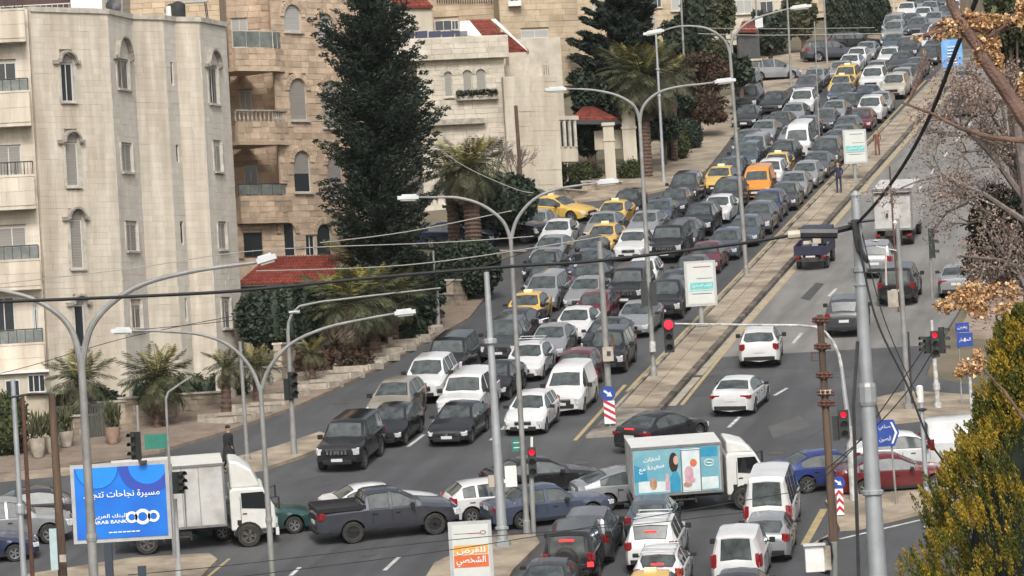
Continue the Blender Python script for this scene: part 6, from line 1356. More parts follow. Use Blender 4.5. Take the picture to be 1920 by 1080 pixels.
for py in (600, 650, 704, 737, 757):
    x = 1537 + (py - 590) * .068; g = MB(); g.tube([W(x - 14, py, Y - .12), W(x + 16, py, Y - .12)], .045, 6)
    for q in (-12, -4, 5, 14): g.lathe(W(x + q, py, Y - .2), [(.03, -.09), (.07, -.05), (.04, 0), (.07, .05), (.03, .09)], 8)
    g.box(W(x, py, Y - .1), (.36, .12, .24)); g.build('insulator_rack', RUST, t)
g = MB(); g.box(W(1548, 735, Y - .12), (.38, .14, .14)); g.build('clamp', TERR, t)
g = MB(); g.tube([W(1522, 660, Y - .1), W(1522, 678, Y - .1)], .03, 5); g.tube([W(1522, 662, Y - .1), W(1534, 662, Y - .1)], .015, 5); g.tube([W(1522, 676, Y - .1), W(1534, 676, Y - .1)], .015, 5); g.build('bracket', RUST, t)
# switch box tangle below it
t = thing('meter_cabinet', G(1545, 1078), 'white electric cabinet on a post wrapped in black cable at the bottom edge', 'electric box'); g = MB(); Yc = 139; g.box(W(1527, 1046, Yc), (.62, .4, .92)); g.build('cabinet', WHITE, t); g = MB(); g.box(W(1526, 1021, Yc - .05), (.74, .5, .08)); g.build('lid', LAMP, t)
g = MB(); g.box(W(1549, 1046, Yc + .1), (.3, .4, .8)); g.build('side_box', PLT, t); g = MB(); g.tube([W(1560, 930, Yc + .5), Vector((W(1563, 1080, Yc).x, Yc + .5, gz(Yc)))], .16, 8); g.build('post', POLE, t); g = MB()
for k in range(9):
    a = k * .7; g.tube([W(1545 + 16 * math.cos(a + i * .7) + k * .6, 1042 + 34 * math.sin(a + i * .7), Yc + .3 + .05 * k) for i in range(10)], .035, 5)
g.build('cable_coil', DKM, t)
pole('very tall white steel pole standing before the palms', 1242,345, 1228,30, .11, MET, r2=.06, name='pole', rings=[(130,.13,.12),(180,.13,.12)]); 
t, b_, tp_, Y = pole('distant thin mast behind the second palm crown', 1283,225, 1275,-40, .09, POLE, r2=.07); 
for a in [('tall thin pole right of the upper lamp junction',1379,150,1363,-60,.08),('pale thin pole carrying a small square plate',1421,158,1416,-20,.08),('thin pale pole beside the silver minivan bonnet',1480,165,1474,-40,.09),('slim pole in front of the parked charcoal SUV',1548,122,1543,-40,.09),('slim pole planted by the median queue top',1530,285,1527,40,.05),('pale flag mast between the dark cypresses',1594,70,1593,-60,.08),('left one of two close pale masts by the far vans',1665,40,1663,-60,.08),('right one of two close pale masts by the far vans',1675,40,1672,-60,.08)]:
    tt_, bb_, _, YY = pole(a[0], *a[1:5], a[5], POLE if a[1] not in (1594, 1665, 1675) else WPOL, r2=a[5] * .8, foot=False)
    if a[1] == 1421: g = MB(); g.box(W(1423, 41, YY - .2), (.6, .08, .9)); g.build('plate', LAMP, tt_)
    if a[1] == 1594: g = MB(); g.box(W(1602, 32, YY), (.35, .04, .9)); g.build('banner', mat('red_banner', (.32,.01,.05), None, rough=.8), tt_); g = MB(); g.box(W(1606, 8, YY), (.12, .04, 1.1)); g.build('banner_white', SIGW, tt_)
    if a[1] in (1665,): g = MB(); g.box(W(1668, 30, YY), (1.1, .5, .9)); g.build('plinth', TERR, tt_)
pole('dark timber post in front of the villa wing', 979,342, 967,198, .13, WOOD, Y=247, r2=.11, foot=False)
t, b_, tp_, Y = pole('grey post with a meter box and a small white dish', 1705,772, 1682,410, .13, POLE, r2=.09); g = MB(); g.box(W(1674, 560, Y - .2), (.42, .25, .7)); g.build('meter_box', PLT, t); g = MB(); g.tube([W(1660, 475, Y - .1), W(1662, 535, Y - .1)], .04, 6); g.build('conduit', TERR, t)
g = MB(); g.lathe(W(1642, 452, Y), [(.02, -.05), (.2, .0), (.22, .05)], 14); g.tube([W(1642, 452, Y), W(1644, 462, Y), W(1682, 470, Y)], .02, 5); g.lathe(W(1679, 418, Y), [(.06, -.12), (.12, 0), (.06, .12)], 8); g.build('camera_dish', WHITE, t)
pole('thin reddish post left of the meter box post', 1690,640, 1668,312, .05, RUST, Y=200, foot=False)
t, b_, tp_, Y = pole('pale post with cuffs on the far right island', 1762,770, 1752,672, .11, WPOL, rings=[(725,.15,.3)]); 
pole('pale upright post with white bands at the right island', 1824,792, 1818,700, .08, WPOL, foot=False); pole('dark slim pole leaning on the far right island', 1707,770, 1703,622, .05, DKM, foot=False)
t, b_, tp_, Y = pole('slim galvanised post topped by a cylinder camera', 1741,990, 1727,752, .1, MET); g = MB(); g.lathe(W(1725, 740, Y), [(.12, -.28), (.13, .1), (.13, .28), (.06, .34)], 10); g.build('camera', WHITE, t); g = MB(); g.lathe(W(1729, 768, Y), [(.1, -.06), (.2, 0), (.1, .06)], 10); g.build('bracket', DKM, t)
pole('left steel post of a close pair by the stone retaining wall', 815,620, 812,470, .07, MET, foot=False); pole('right steel post of a close pair by the stone retaining wall', 822,622, 819,545, .11, POLE, foot=False)
pole('grey slim post with straps left of the traffic signal', 467,868, 450,640, .09, POLE)
# left cluster of poles, close to the camera side of the junction
t, b_, tp_, Y = pole('leftmost galvanised pole with a welded joint', 47,1090, 24,712, .1, MET, Y=118, r2=.07, rings=[(880,.13,.3)], foot=False); pole('brown timber pole with two small boxes beside the billboard', 124,1090, 97,738, .15, WOOD, Y=116, r2=.1, foot=False); pole('thin dark brown pole between two thicker ones at the left', 62,1090, 42,740, .07, RUST, Y=119, foot=False)
g = MB(); g.tube([W(20, 745, 117.5), W(60, 738, 117.5), W(98, 738, 117.5)], .035, 5); tag(g.build('cable_bracket', DKM), 'dark bracket bar joining the three left poles', 'bracket')
t = thing('electric_box', W(104, 1060, 115.8), 'slim pale blue utility box strapped to the timber pole', 'electric box'); g = MB(); g.box(W(101, 1030, 115.6), (.2, .16, 1.15)); g.build('box_body', mat('pale_blue_box', (.42,.52,.53), (.36,.44,.45), 3, .5), t); g = MB(); g.box(W(118, 1047, 115.5), (.18, .1, .2)); g.build('small_meter', PLT, t)
for x, y0, lb in ((206, 1018, 'dark bollard post in front of the billboard truck'), (267, 1061, 'short dark bollard by the near pavement')):
    t = thing('bollard', W(x, 1085, 128), lb, 'bollard'); g = MB(); p = W(x, 1085, 128); g.box((p.x, p.y, (gz(128) + W(x, y0, 128).z) / 2), (.24, .24, W(x, y0, 128).z - gz(128))); g.build('post', mat('dark_blue_post', (.03,.04,.055), None, rough=.5), t)
# ---------------- traffic signals
def signal(par, px, py, Y, h=1.0, lit=True, mt=SIGK, face=0, visors=True, w_=.32, lens=None):
    c = W(px, py, Y); g = MB(); R_ = Matrix.Rotation(face, 3, 'Z'); g.box(c, (w_, .22, h), R=R_); b_ = g.build('signal_head', mt, par)
    for k in range(3):
        z = h * (.33 - .33 * k); q = c + R_ @ Vector((0, -.12, z)); g = MB(); n = 12; g.prism([q + R_ @ Vector((.11 * math.cos(2 * math.pi * j / n), 0, .11 * math.sin(2 * math.pi * j / n))) for j in range(n)], R_ @ Vector((0, -.012, 0)))
        g.build('lens', BULB if (k == 0 and lit) else CGD, b_)
        g = MB(); 
        for j in range(7):
            t0, t1 = math.pi * j / 7, math.pi * (j + 1) / 7; g.prism([q + R_ @ Vector((r_ * math.cos(t_), 0, r_ * math.sin(t_))) for r_, t_ in ((.125, t0), (.14, t0), (.14, t1), (.125, t1))], R_ @ Vector((0, -.2, 0)))
        g.build('visor', mt, b_)
    return b_
# mast arm across the right carriageway
t = thing('traffic_signal', G(1603, 945), 'curved mast with a long thin arm and hanging red signal over the median', 'traffic light'); Y = G(1603, 945).y; b0 = G(1603, 945)
g = MB(); g.tube([b0, W(1592, 800, Y)], [.17, .13], 10); g.lathe(b0, [(.3, 0), (.3, .06), (.18, .1)], 10); g.build('post', WPOL, t); g = MB(); g.tube([W(1592, 800, Y), W(1584, 740, Y), W(1578, 690, Y)], [.1, .09, .07], 9); g.build('upper_post', MET, t, smooth=True)
g = MB(); g.tube([W(1578, 690, Y), W(1573, 665, Y), W(1563, 642, Y), W(1548, 623, Y), W(1530, 613, Y), W(1500, 610, Y), W(1400, 609, Y), W(1262, 607, Y)], [.07, .06, .055, .05, .05, .045, .04, .03], 8); g.build('arm', WPOL, t, smooth=True)
g = MB(); hd = signal(t, 1254, 632, Y, 1.15, True, w_=.36); n = 20; c = W(1253, 609, Y); g.prism([c + Vector((.24 * math.cos(2 * math.pi * j / n), -.09, .24 * math.sin(2 * math.pi * j / n))) for j in range(n)], (0, .06, 0)); g.build('round_visor_plate', SIGK, t)
g = MB(); g.prism([c + Vector((.165 * math.cos(2 * math.pi * j / n), -.34, .165 * math.sin(2 * math.pi * j / n))) for j in range(n)], (0, .02, 0)); g.build('lit_lens', BULB, t)
signal(t, 1582, 795, Y - .2, 1.05, True, w_=.38); signal(t, 1567, 803, Y, .9, False, face=1.4, w_=.3)
# left mast
t = thing('traffic_signal', G(552, 858), 'grey signal mast with a long rising arm and an unlit signal head', 'traffic light'); b0 = G(552, 858); Y = b0.y; g = MB(); g.tube([b0, W(546, 740, Y), W(540, 625, Y)], [.14, .1, .075], 10); g.lathe(b0, [(.28, 0), (.28, .06), (.17, .1)], 10); g.build('post', POLE, t, smooth=True)
g = MB(); g.tube([W(540, 625, Y), W(541, 605, Y), W(548, 587, Y), W(562, 574, Y), W(600, 566, Y), W(700, 554, Y), W(826, 540, Y)], [.07, .06, .055, .05, .045, .04, .03], 8); g.build('arm', POLE, t, smooth=True); g = MB(); g.box(W(552, 585, Y), (.45, .15, .1)); g.build('arm_lamp', LAMP, t)
signal(t, 549, 722, Y - .15, 1.1, False, mt=SIGK, face=.4); signal(t, 541, 730, Y, .9, False, face=2.6)
# near centre signal and green plate
t = thing('traffic_signal', G(1001, 1004), 'slim post with a red signal heart and white post top, by the divider tip', 'traffic light'); b0 = G(1001, 1004); Y = b0.y; g = MB(); g.tube([b0, W(996, 884, Y)], .09, 9); g.build('post', POLE, t); signal(t, 998, 866, Y - .1, 1.05, True, w_=.3); g = MB(); g.tube([W(997, 838, Y), W(997, 819, Y)], .05, 8); g.build('post_cap', WHITE, t)
t = thing('street_sign', W(972, 835, G(988, 1000).y - .2), 'small green street plate on the lamp post', 'sign'); g = MB(); c = W(971, 835, G(988,1000).y - .2); g.box(c, (.45, .04, .44)); g.build('plate', SIGG, t); g = MB()
for k in range(2): g.box(c + Vector((0, -.025, .1 - .18 * k)), (.32, .01, .03))
g.build('lettering', SIGW, t)
# left signals by the billboard
t, b_, tp_, Y = pole('dark signal post above the blue billboard', 262,905, 257,760, .06, POLE, name='traffic_signal', cat='traffic light', Y=150, foot=False); signal(t, 255, 836, Y - .1, 1.0, False, face=-.9, w_=.34)
t, b_, tp_, Y = pole('dark signal head tucked at the right edge of the blue billboard', 326,1046, 320,870, .05, POLE, name='traffic_signal', cat='traffic light', Y=142.6, foot=False); signal(t, 334, 905, Y - .1, .75, False, face=.9, w_=.34)
t = thing('street_sign', W(290, 828, 171), 'green street plate on the left pavement', 'sign'); g = MB(); g.box(W(292, 828, 171), (.95, .04, .6), rz=-.2); g.build('plate', SIGG, t); g = MB(); g.tube([W(311, 820, 171), G(313, 862)], .03, 6); g.build('stake', POLE, t)
# loudspeaker-like dark boxes and sleeve on the median lamp
t = thing('traffic_signal', W(1217, 550, 184), 'pair of tall dark signal boxes strapped to the median lamp post', 'traffic light')
for x in (1208, 1225): g = MB(); g.box(W(x, 551, 183.8), (.3, .25, 1.05)); g.build('signal_head', SIGK, t)
g = MB(); g.tube([W(1223, 640, 184.1), W(1224, 660, 184.1)], .14, 10); g.build('white_sleeve', WPOL, t)
# right cluster signals
t, b_, tp_, Y = pole('cluster of three signal heads with a red light near the blue lane sign', 1757,764, 1747,600, .08, WPOL, name='traffic_signal', cat='traffic light', foot=False); signal(t, 1753, 645, Y - .2, 1.1, True, w_=.34); signal(t, 1766, 638, Y, 1.1, False, face=1.3); signal(t, 1738, 647, Y, .7, False, face=-1.3)
t, b_, tp_, Y = pole('signal head seen from the side below the brown tree', 1745,560, 1742,430, .06, POLE, name='traffic_signal', cat='traffic light', Y=196, foot=False); signal(t, 1747, 456, Y, 1.4, False, face=1.3, w_=.4)
# ---------------- signs
def board(t, px, py, Y, w_, h, mt, rz=0, name='panel', th=.05):
    c = W(px, py, Y); g = MB(); g.box(c, (w_, th, h), rz=rz); return c, g.build(name, mt, t)
def disc(t, c, r, mt, off, name):
    n = 20; g = MB(); g.prism([c + Vector((r * math.cos(2 * math.pi * j / n), off, r * math.sin(2 * math.pi * j / n))) for j in range(n)], (0, .012, 0)); return g.build(name, mt, t)
def arrow(t, c, s, off, ang):
    P = [(-.07, .34), (.07, .34), (.07, -.02), (.2, -.02), (0, -.34), (-.2, -.02), (-.07, -.02)]; g = MB(); ca, sa = math.cos(ang), math.sin(ang)
    g.prism([c + Vector(((x * ca - z * sa) * s, off, (x * sa + z * ca) * s)) for x, z in P], (0, .008, 0)); g.build('arrow', SIGW, t)
t, b_, tp_, Y = pole('grey post at the median tip with a white camera box', 1148,800, 1124,452, .15, POLE, r2=.11)
g = MB(); c = W(1140, 664, Y - .25); g.box(c, (.44, .3, .6)); g.build('camera_box', PLT, t); g = MB(); g.box(c + Vector((.03, -.16, .02)), (.16, .02, .2)); g.build('camera_window', DKM, t); g = MB(); g.box(c + Vector((.22, .1, .5)), (.12, .2, .6)); g.build('rust_bracket', RUST, t)
t = thing('keep_right_sign', G(1143, 792), 'round blue arrow sign above a red and white striped marker at the median tip', 'sign'); Y = G(1143, 805).y; c = W(1140, 738, Y); disc(t, c, .31, SIGB, 0, 'blue_disc'); arrow(t, c, .62, -.012, D2R(52))
def chevron(t, px, py, Y, w_, h, vee=False):
    c = W(px, py, Y); g = MB(); g.box(c, (w_, .03, h)); g.build('marker_panel', SIGW, t)
    for k in range(3):
        z = h * (.30 - .30 * k); g = MB(); a = h * .14; s = h * .15
        if vee: g.prism([c + Vector((x, -.017, z + q)) for x, q in ((-w_/2, -s), (0, s * .2), (w_/2, -s), (w_/2, -s + a), (0, s * .2 + a), (-w_/2, -s + a))], (0, -.008, 0))
        else: g.prism([c + Vector((x, -.017, z + q)) for x, q in ((-w_/2, s), (w_/2, -s), (w_/2, -s + a), (-w_/2, s + a))], (0, -.008, 0))
        g.build('red_stripe', SIGR, t)
    g = MB(); q = Vector((c.x, c.y + .05, gz(c.y) + .1)); g.tube([q, c + Vector((0, .05, .7))], .03, 6); g.build('stake', POLE, t)
chevron(t, 1143, 773, Y, .46, .95)
t = thing('keep_right_sign', G(1575, 975), 'small round blue sign above a red and white arrow marker on the right island', 'sign'); Y = G(1578, 975).y; c = W(1572, 905, Y); disc(t, c, .24, SIGB, 0, 'blue_disc'); arrow(t, c, .45, -.012, D2R(52)); chevron(t, 1574, 941, Y, .30, .95, True)
# text helpers: joined Arabic letter forms laid out left to right
AF = {'ا':(0xFE8D,0xFE8E),'ب':(0xFE8F,0xFE90,0xFE91,0xFE92),'ة':(0xFE93,0xFE94),'ت':(0xFE95,0xFE96,0xFE97,0xFE98),'ج':(0xFE9D,0xFE9E,0xFE9F,0xFEA0),'ح':(0xFEA1,0xFEA2,0xFEA3,0xFEA4),'خ':(0xFEA5,0xFEA6,0xFEA7,0xFEA8),'د':(0xFEA9,0xFEAA),'ر':(0xFEAD,0xFEAE),'س':(0xFEB1,0xFEB2,0xFEB3,0xFEB4),'ش':(0xFEB5,0xFEB6,0xFEB7,0xFEB8),'ص':(0xFEB9,0xFEBA,0xFEBB,0xFEBC),'ض':(0xFEBD,0xFEBE,0xFEBF,0xFEC0),'ظ':(0xFEC5,0xFEC6,0xFEC7,0xFEC8),'ع':(0xFEC9,0xFECA,0xFECB,0xFECC),'ق':(0xFED5,0xFED6,0xFED7,0xFED8),'ك':(0xFED9,0xFEDA,0xFEDB,0xFEDC),'ل':(0xFEDD,0xFEDE,0xFEDF,0xFEE0),'م':(0xFEE1,0xFEE2,0xFEE3,0xFEE4),'ن':(0xFEE5,0xFEE6,0xFEE7,0xFEE8),'و':(0xFEED,0xFEEE),'ي':(0xFEF1,0xFEF2,0xFEF3,0xFEF4)}
def arab(s):
    out = []
    for w_ in s.split(' '):
        r = ''
        for i, ch in enumerate(w_):
            F = AF.get(ch); 
            if not F: r += ch; continue
            prev = i > 0 and len(AF.get(w_[i-1], ())) == 4; nxt = i < len(w_) - 1 and len(F) == 4
            r += chr(F[3] if prev and nxt else F[1] if prev else F[2] if nxt else F[0])
        out.append(r[::-1])
    return ' '.join(out[::-1])
def text(s, c, w_, mt, par, rz=0, name='lettering', h=None, off=.012, shear=0, bold=.0):
    cu = bpy.data.curves.new('lettering', 'FONT'); cu.body = s; cu.align_x = 'CENTER'; cu.align_y = 'CENTER'; cu.shear = shear; cu.offset = bold; cu.resolution_u = 2
    o = bpy.data.objects.new('lettering', cu); COL.objects.link(o); bpy.context.view_layer.update(); me = bpy.data.meshes.new_from_object(o.evaluated_get(bpy.context.evaluated_depsgraph_get())); bpy.data.objects.remove(o)
    xs = [v.co.x for v in me.vertices]; ys = [v.co.y for v in me.vertices]; sx = w_ / (max(xs) - min(xs)); sy = (h / (max(ys) - min(ys))) if h else sx; mx, my = (max(xs) + min(xs)) / 2, (max(ys) + min(ys)) / 2
    R_ = Matrix.Rotation(rz, 3, 'Z'); org = ORG.get(par.name) or Vector((0, 0, 0))
    for v in me.vertices: v.co = Vector(c) + R_ @ Vector(((v.co.x - mx) * sx, -off, (v.co.y - my) * sy)) - org
    me.materials.clear(); me.materials.append(mt); q = bpy.data.objects.new(name, me); COL.objects.link(q); q.parent = par; q['kind'] = 'stuff'; return q
# blue billboard at the lower left
SG_ = mat('sign_grey', (.45,.45,.44), (.36,.36,.35), 2, .5); BB = mat('billboard_blue', (.004,.16,.62), (.004,.19,.68), .8, .4, third=((.01,.06,.42), .5, .5)); BB2 = mat('billboard_light_blue', (.01,.24,.80), None, rough=.4); BB3 = mat('billboard_violet', (.03,.07,.40), None, rough=.4); BB4 = mat('billboard_deep_blue', (.004,.09,.42), None, rough=.4); WL = mat('print_pure_white', (.80,.82,.85), None, rough=.5)
Yb = 143.0; t = thing('billboard', Vector((W(228, 1040, Yb).x, Yb, gz(Yb))), 'large blue bank billboard with white Arabic lettering and linked rings', 'billboard')
pl = [W(133, 874, Yb), W(313, 866, Yb), W(322, 1007, Yb), W(142, 1018, Yb)]; ex = (pl[1] - pl[0]).length; wB, hB = 180 / S(Yb) * .995, 142 / S(Yb); cB = (pl[0] + pl[1] + pl[2] + pl[3]) / 4
g = MB(); g.box(cB, (wB + .1, .22, hB + .1)); g.build('cabinet', SG_, t); g = MB(); g.box(cB + Vector((0, -.12, 0)), (wB - .16, .03, hB - .16)); fc = g.build('printed_face', BB, t)
def bp(u, v, off=.14): return cB + Vector((u * (wB - .16) / 2, -off, v * (hB - .16) / 2))
def arcring(cu, cv, r0, r1, a0, a1, mt, off, n=24, name='print_curve', clip=True):
    g = MB(); 
    for k in range(n):
        t0, t1 = a0 + (a1 - a0) * k / n, a0 + (a1 - a0) * (k + 1) / n; q = []
        for rr, tt2 in ((r0, t0), (r1, t0), (r1, t1), (r0, t1)):
            x, z = cu + rr * math.cos(tt2), cv + rr * math.sin(tt2) * wB / hB
            q.append(bp(min(max(x, -1), 1) if clip else x, min(max(z, -1), 1) if clip else z, off))
        g.add(q, [(0, 1, 2, 3)])
    g.build(name, mt, fc)
arcring(-.50, 1.0, 0, .46, math.pi, 2 * math.pi, BB2, .142); arcring(-.50, 1.0, .46, .485, math.pi, 2 * math.pi, BB4, .144); arcring(.62, 1.0, 0, .62, math.pi, 2 * math.pi, BB3, .1405); arcring(.62, 1.0, .62, .64, math.pi, 2 * math.pi, BB4, .144); arcring(.62, 1.0, 0, .42, math.pi, 2 * math.pi, BB2, .143)
text(arab('مسيرة نجاحات تتجدد'), bp(.02, .22, .15), wB * .80, WL, fc, h=hB * .115, bold=.01)
text(arab('البنك العربي'), bp(-.26, -.40, .15), wB * .36, WL, fc, h=hB * .08, bold=.012); text('ARAB BANK', bp(-.26, -.54, .15), wB * .36, WL, fc, h=hB * .045, bold=.02)
for cu, r in ((.22, .13), (.46, .175), (.70, .13)): arcring(cu, -.44, r * .58, r, 0, 2 * math.pi, WL, .155, name='logo_ring', clip=False)
g = MB(); 
for k in range(7): g.add([bp(-.3 + k * .1, -.85, .15), bp(-.3 + k * .1 + .08, -.85, .15), bp(-.3 + k * .1 + .08, -.82, .15), bp(-.3 + k * .1, -.82, .15)], [(0, 1, 2, 3)])
g.build('small_print', WL, fc)
for x in (204, 331): g = MB(); p = W(x, 1015, Yb + .25); g.tube([Vector((p.x, p.y, gz(p.y))), Vector((p.x, p.y, cB.z))], .1, 10); g.box((p.x, p.y, gz(p.y) + .18), (.5, .5, .08)); g.build('leg', SG_, t)
g = MB(); g.box(W(268, 866, Yb - .2), (.26, .4, .1)); g.build('floodlight', DKM, t)
# poster boxes on posts
TQ = mat('print_turquoise', (.10,.44,.42), (.2,.5,.48), 4, .5); PW = mat('poster_white', (.52,.55,.51), (.58,.58,.54), 2, .5); OR1 = mat('print_amber', (.68,.36,.08), (.6,.3,.06), 3, .5); OR2 = mat('print_orange', (.66,.13,.025), (.55,.11,.03), 3, .5); PGR = mat('print_grey', (.2,.19,.18), None, rough=.6); PRR = mat('print_dull_red', (.34,.12,.11), None, rough=.6)
def poster(x0, x1, y0, y1, bx, by, label, kind, Y=None):
    base = G(bx, by, .14) if Y is None else Vector((W(bx, by, Y).x, Y, gz(Y))); Y = base.y; t = thing('advertising_panel', base, label, 'advertising board', 'lit poster boxes on posts'); c = W((x0 + x1) / 2, (y0 + y1) / 2, Y); w_, h = (x1 - x0) / S(Y), (y1 - y0) / S(Y)
    g = MB(); g.box(c, (w_, .28, h)); cs = g.build('case', SG_, t); g = MB(); g.box(c + Vector((0, -.15, 0)), (w_ * .84, .02, h * .9)); fc = g.build('poster', PW, t)
    bb = lambda u, v, o=.165: c + Vector((u * w_ * .42, -o, v * h * .45))
    def band(v0, v1, mt, u0=-.95, u1=.95): g = MB(); g.add([bb(u0, v0), bb(u1, v0), bb(u1, v1), bb(u0, v1)], [(0, 1, 2, 3)]); g.build('print_band', mt, fc)
    if kind == 'o':
        band(.02, .32, OR1); band(-.42, -.01, OR2); band(.68, .72, PRR, -.1, .6); band(.69, .715, PGR, -.9, -.1)
        text(arab('للقرض'), bb(.0, .13, .17), w_ * .66, WL, fc, h=h * .11, bold=.01); text(arab('الشخصي'), bb(-.02, -.22, .17), w_ * .68, WL, fc, h=h * .15, bold=.01)
        g = MB(); q = bb(.72, .72, .17); g.tube([q + Vector((.09 * math.cos(a_ * .785), 0, .06 * math.sin(a_ * .785))) for a_ in range(9)], .014, 4); g.build('logo', PRR, fc)
    else:
        band(-.30, .05, TQ, -.8 if kind == 't1' else -.95, .95); band(-.52, -.44, PW); band(-.38, -.34, PGR if kind == 't2' else TQ); band(.78, .83, PRR if kind == 't1' else PGR, -.5, .8); band(.22, .26, PGR, -.3, .9); band(-.52, -.49, PGR, -.7, .8)
        text(arab('القرض الشخصي'), bb(.1, -.12, .17), w_ * .62, WL, fc, h=h * .09)
    g = MB(); g.tube([base, Vector((base.x, base.y + .05, c.z - h / 2))], .12, 10); g.box(base + Vector((0, 0, .04)), (.6, .6, .08)); g.build('post', POLE, t); return t
poster(1284,1343,489,574, 1316,612, 'poster box with turquoise lettering on the median beside the queue', 't1'); poster(1581,1625,243,307, 1604,338, 'farther turquoise poster box high up on the median', 't2')
poster(843,924,977,1102, 884,1120, 'poster box with amber and orange bands at the bottom edge', 'o', Y=139)
t = thing('banner', W(1786, 128, 300), 'light blue vertical banner hanging behind the golden leaves', 'banner'); g = MB(); g.box(W(1785, 100, 300), (1.5, .05, 2.0)); fc = g.build('banner_cloth', mat('banner_blue', (.09,.27,.60), (.2,.4,.66), 2, .7), t); g = MB(); g.tube([W(1765, 70, 300.1), Vector((W(1765, 130, 300).x, 300.1, gz(300)))], .05, 6); g.build('mast', POLE, t); g = MB()
for k in range(6): g.box(W(1785, 88 + k * 6, 299.9), (.7, .02, .06))
g.build('lettering', SIGW, fc)
# big blue direction signs
t, b_, tp_, Y = pole('blue pointed direction sign with white Arabic words in front of the crossing cars', 1689,952, 1668,790, .045, POLE, name='direction_sign', cat='sign', foot=False); c = W(1664, 812, Y - .1); w_, h = 44 / S(Y), 50 / S(Y)
P = [(-w_/2, -h/2), (w_*.28, -h/2), (w_/2, 0), (w_*.28, h/2), (-w_/2, h/2)]; g = MB(); g.prism([c + Vector((x, 0, z)) for x, z in P], (0, .04, 0)); fc = g.build('panel', SIGB, t); g = MB(); g.prism([c + Vector((x, -.01, z)) for x, z in ((w_*.14, h*.4), (w_*.22, h*.4), (w_*.42, 0), (w_*.22, -h*.4), (w_*.14, -h*.4), (w_*.32, 0))], (0, .008, 0)); g.build('arrow', SIGW, fc)
text(arab('صناعي'), c + Vector((-.1, 0, h * .22)), w_ * .5, SIGW, fc, h=h * .22, off=.014); text(arab('الصين'), c + Vector((-.1, 0, -h * .22)), w_ * .5, SIGW, fc, h=h * .22, off=.014)
t, b_, tp_, Y = pole('two tier blue lane sign on a thin post below the golden leaves', 1800,762, 1796,605, .04, POLE, name='lane_sign', cat='sign', foot=False); c, q = board(t, 1809, 637, Y - .1, 30 / S(Y), 26 / S(Y), SIGB, name='lower_panel'); text(arab('المسار'), c + Vector((0, -.03, 0)), .5, SIGW, q, off=.01); arrow(q, c + Vector((0, -.03, 0)), .28, -.02, math.pi)
c, q = board(t, 1804, 614, Y - .1, 26 / S(Y), 18 / S(Y), SIGB, name='upper_panel'); text(arab('يمين'), c + Vector((0, -.03, 0)), .4, SIGW, q, off=.01)
# ---------------- cables
CAB = mat('black_cable', (.012,.012,.012), None, rough=.7); WIRE = mat('bright_wire', (.30,.29,.26), None, rough=.6)
def wire(path, Y, r, label, mt=CAB, sag=0):
    Ys = Y if isinstance(Y, (list, tuple)) else [Y] * len(path); P = [W(x, y, yy) for (x, y), yy in zip(path, Ys)]; sm = []
    for i in range(len(P) - 1):
        p0, p1, p2, p3 = P[max(i-1,0)], P[i], P[i+1], P[min(i+2,len(P)-1)]
        for k in range(6):
            s = k / 6; sm.append(.5 * ((2 * p1) + (p2 - p0) * s + (2 * p0 - 5 * p1 + 4 * p2 - p3) * s * s + (3 * p1 - p0 - 3 * p2 + p3) * s ** 3))
    sm.append(P[-1]); g = MB(); g.tube(sm, r, 6); tag(g.build('cable', mt, smooth=True), label, 'cable', 'overhead cables')
wire([(-60,570),(0,566),(250,556),(450,545),(700,521),(950,500),(1100,491),(1250,474),(1400,455),(1485,441)], 92, .042, 'thick black cable bundle sagging across the whole street')
wire([(1485,441),(1540,438),(1600,425)], 92, .075, 'taped splice of the thick cable just left of the big pole'); g = MB(); g.tube([W(1497, 437, 91.9), W(1570, 437, 91.9)], .12, 8); tag(g.build('cable_joint', DKM), 'dark tape wrapped joint box on the thick cable', 'cable joint'); g = MB(); g.tube([W(1477, 441, 91.8), W(1500, 439, 91.8)], .09, 8); tag(g.build('joint_sleeve', TERR), 'white sleeve at the end of the cable joint', 'cable sleeve')
wire([(1608,418),(1650,372),(1700,300),(1745,215),(1790,100),(1830,0),(1850,-60)], [92,84,76,68,60,52,48], .035, 'twisted black cable climbing to the upper right corner')
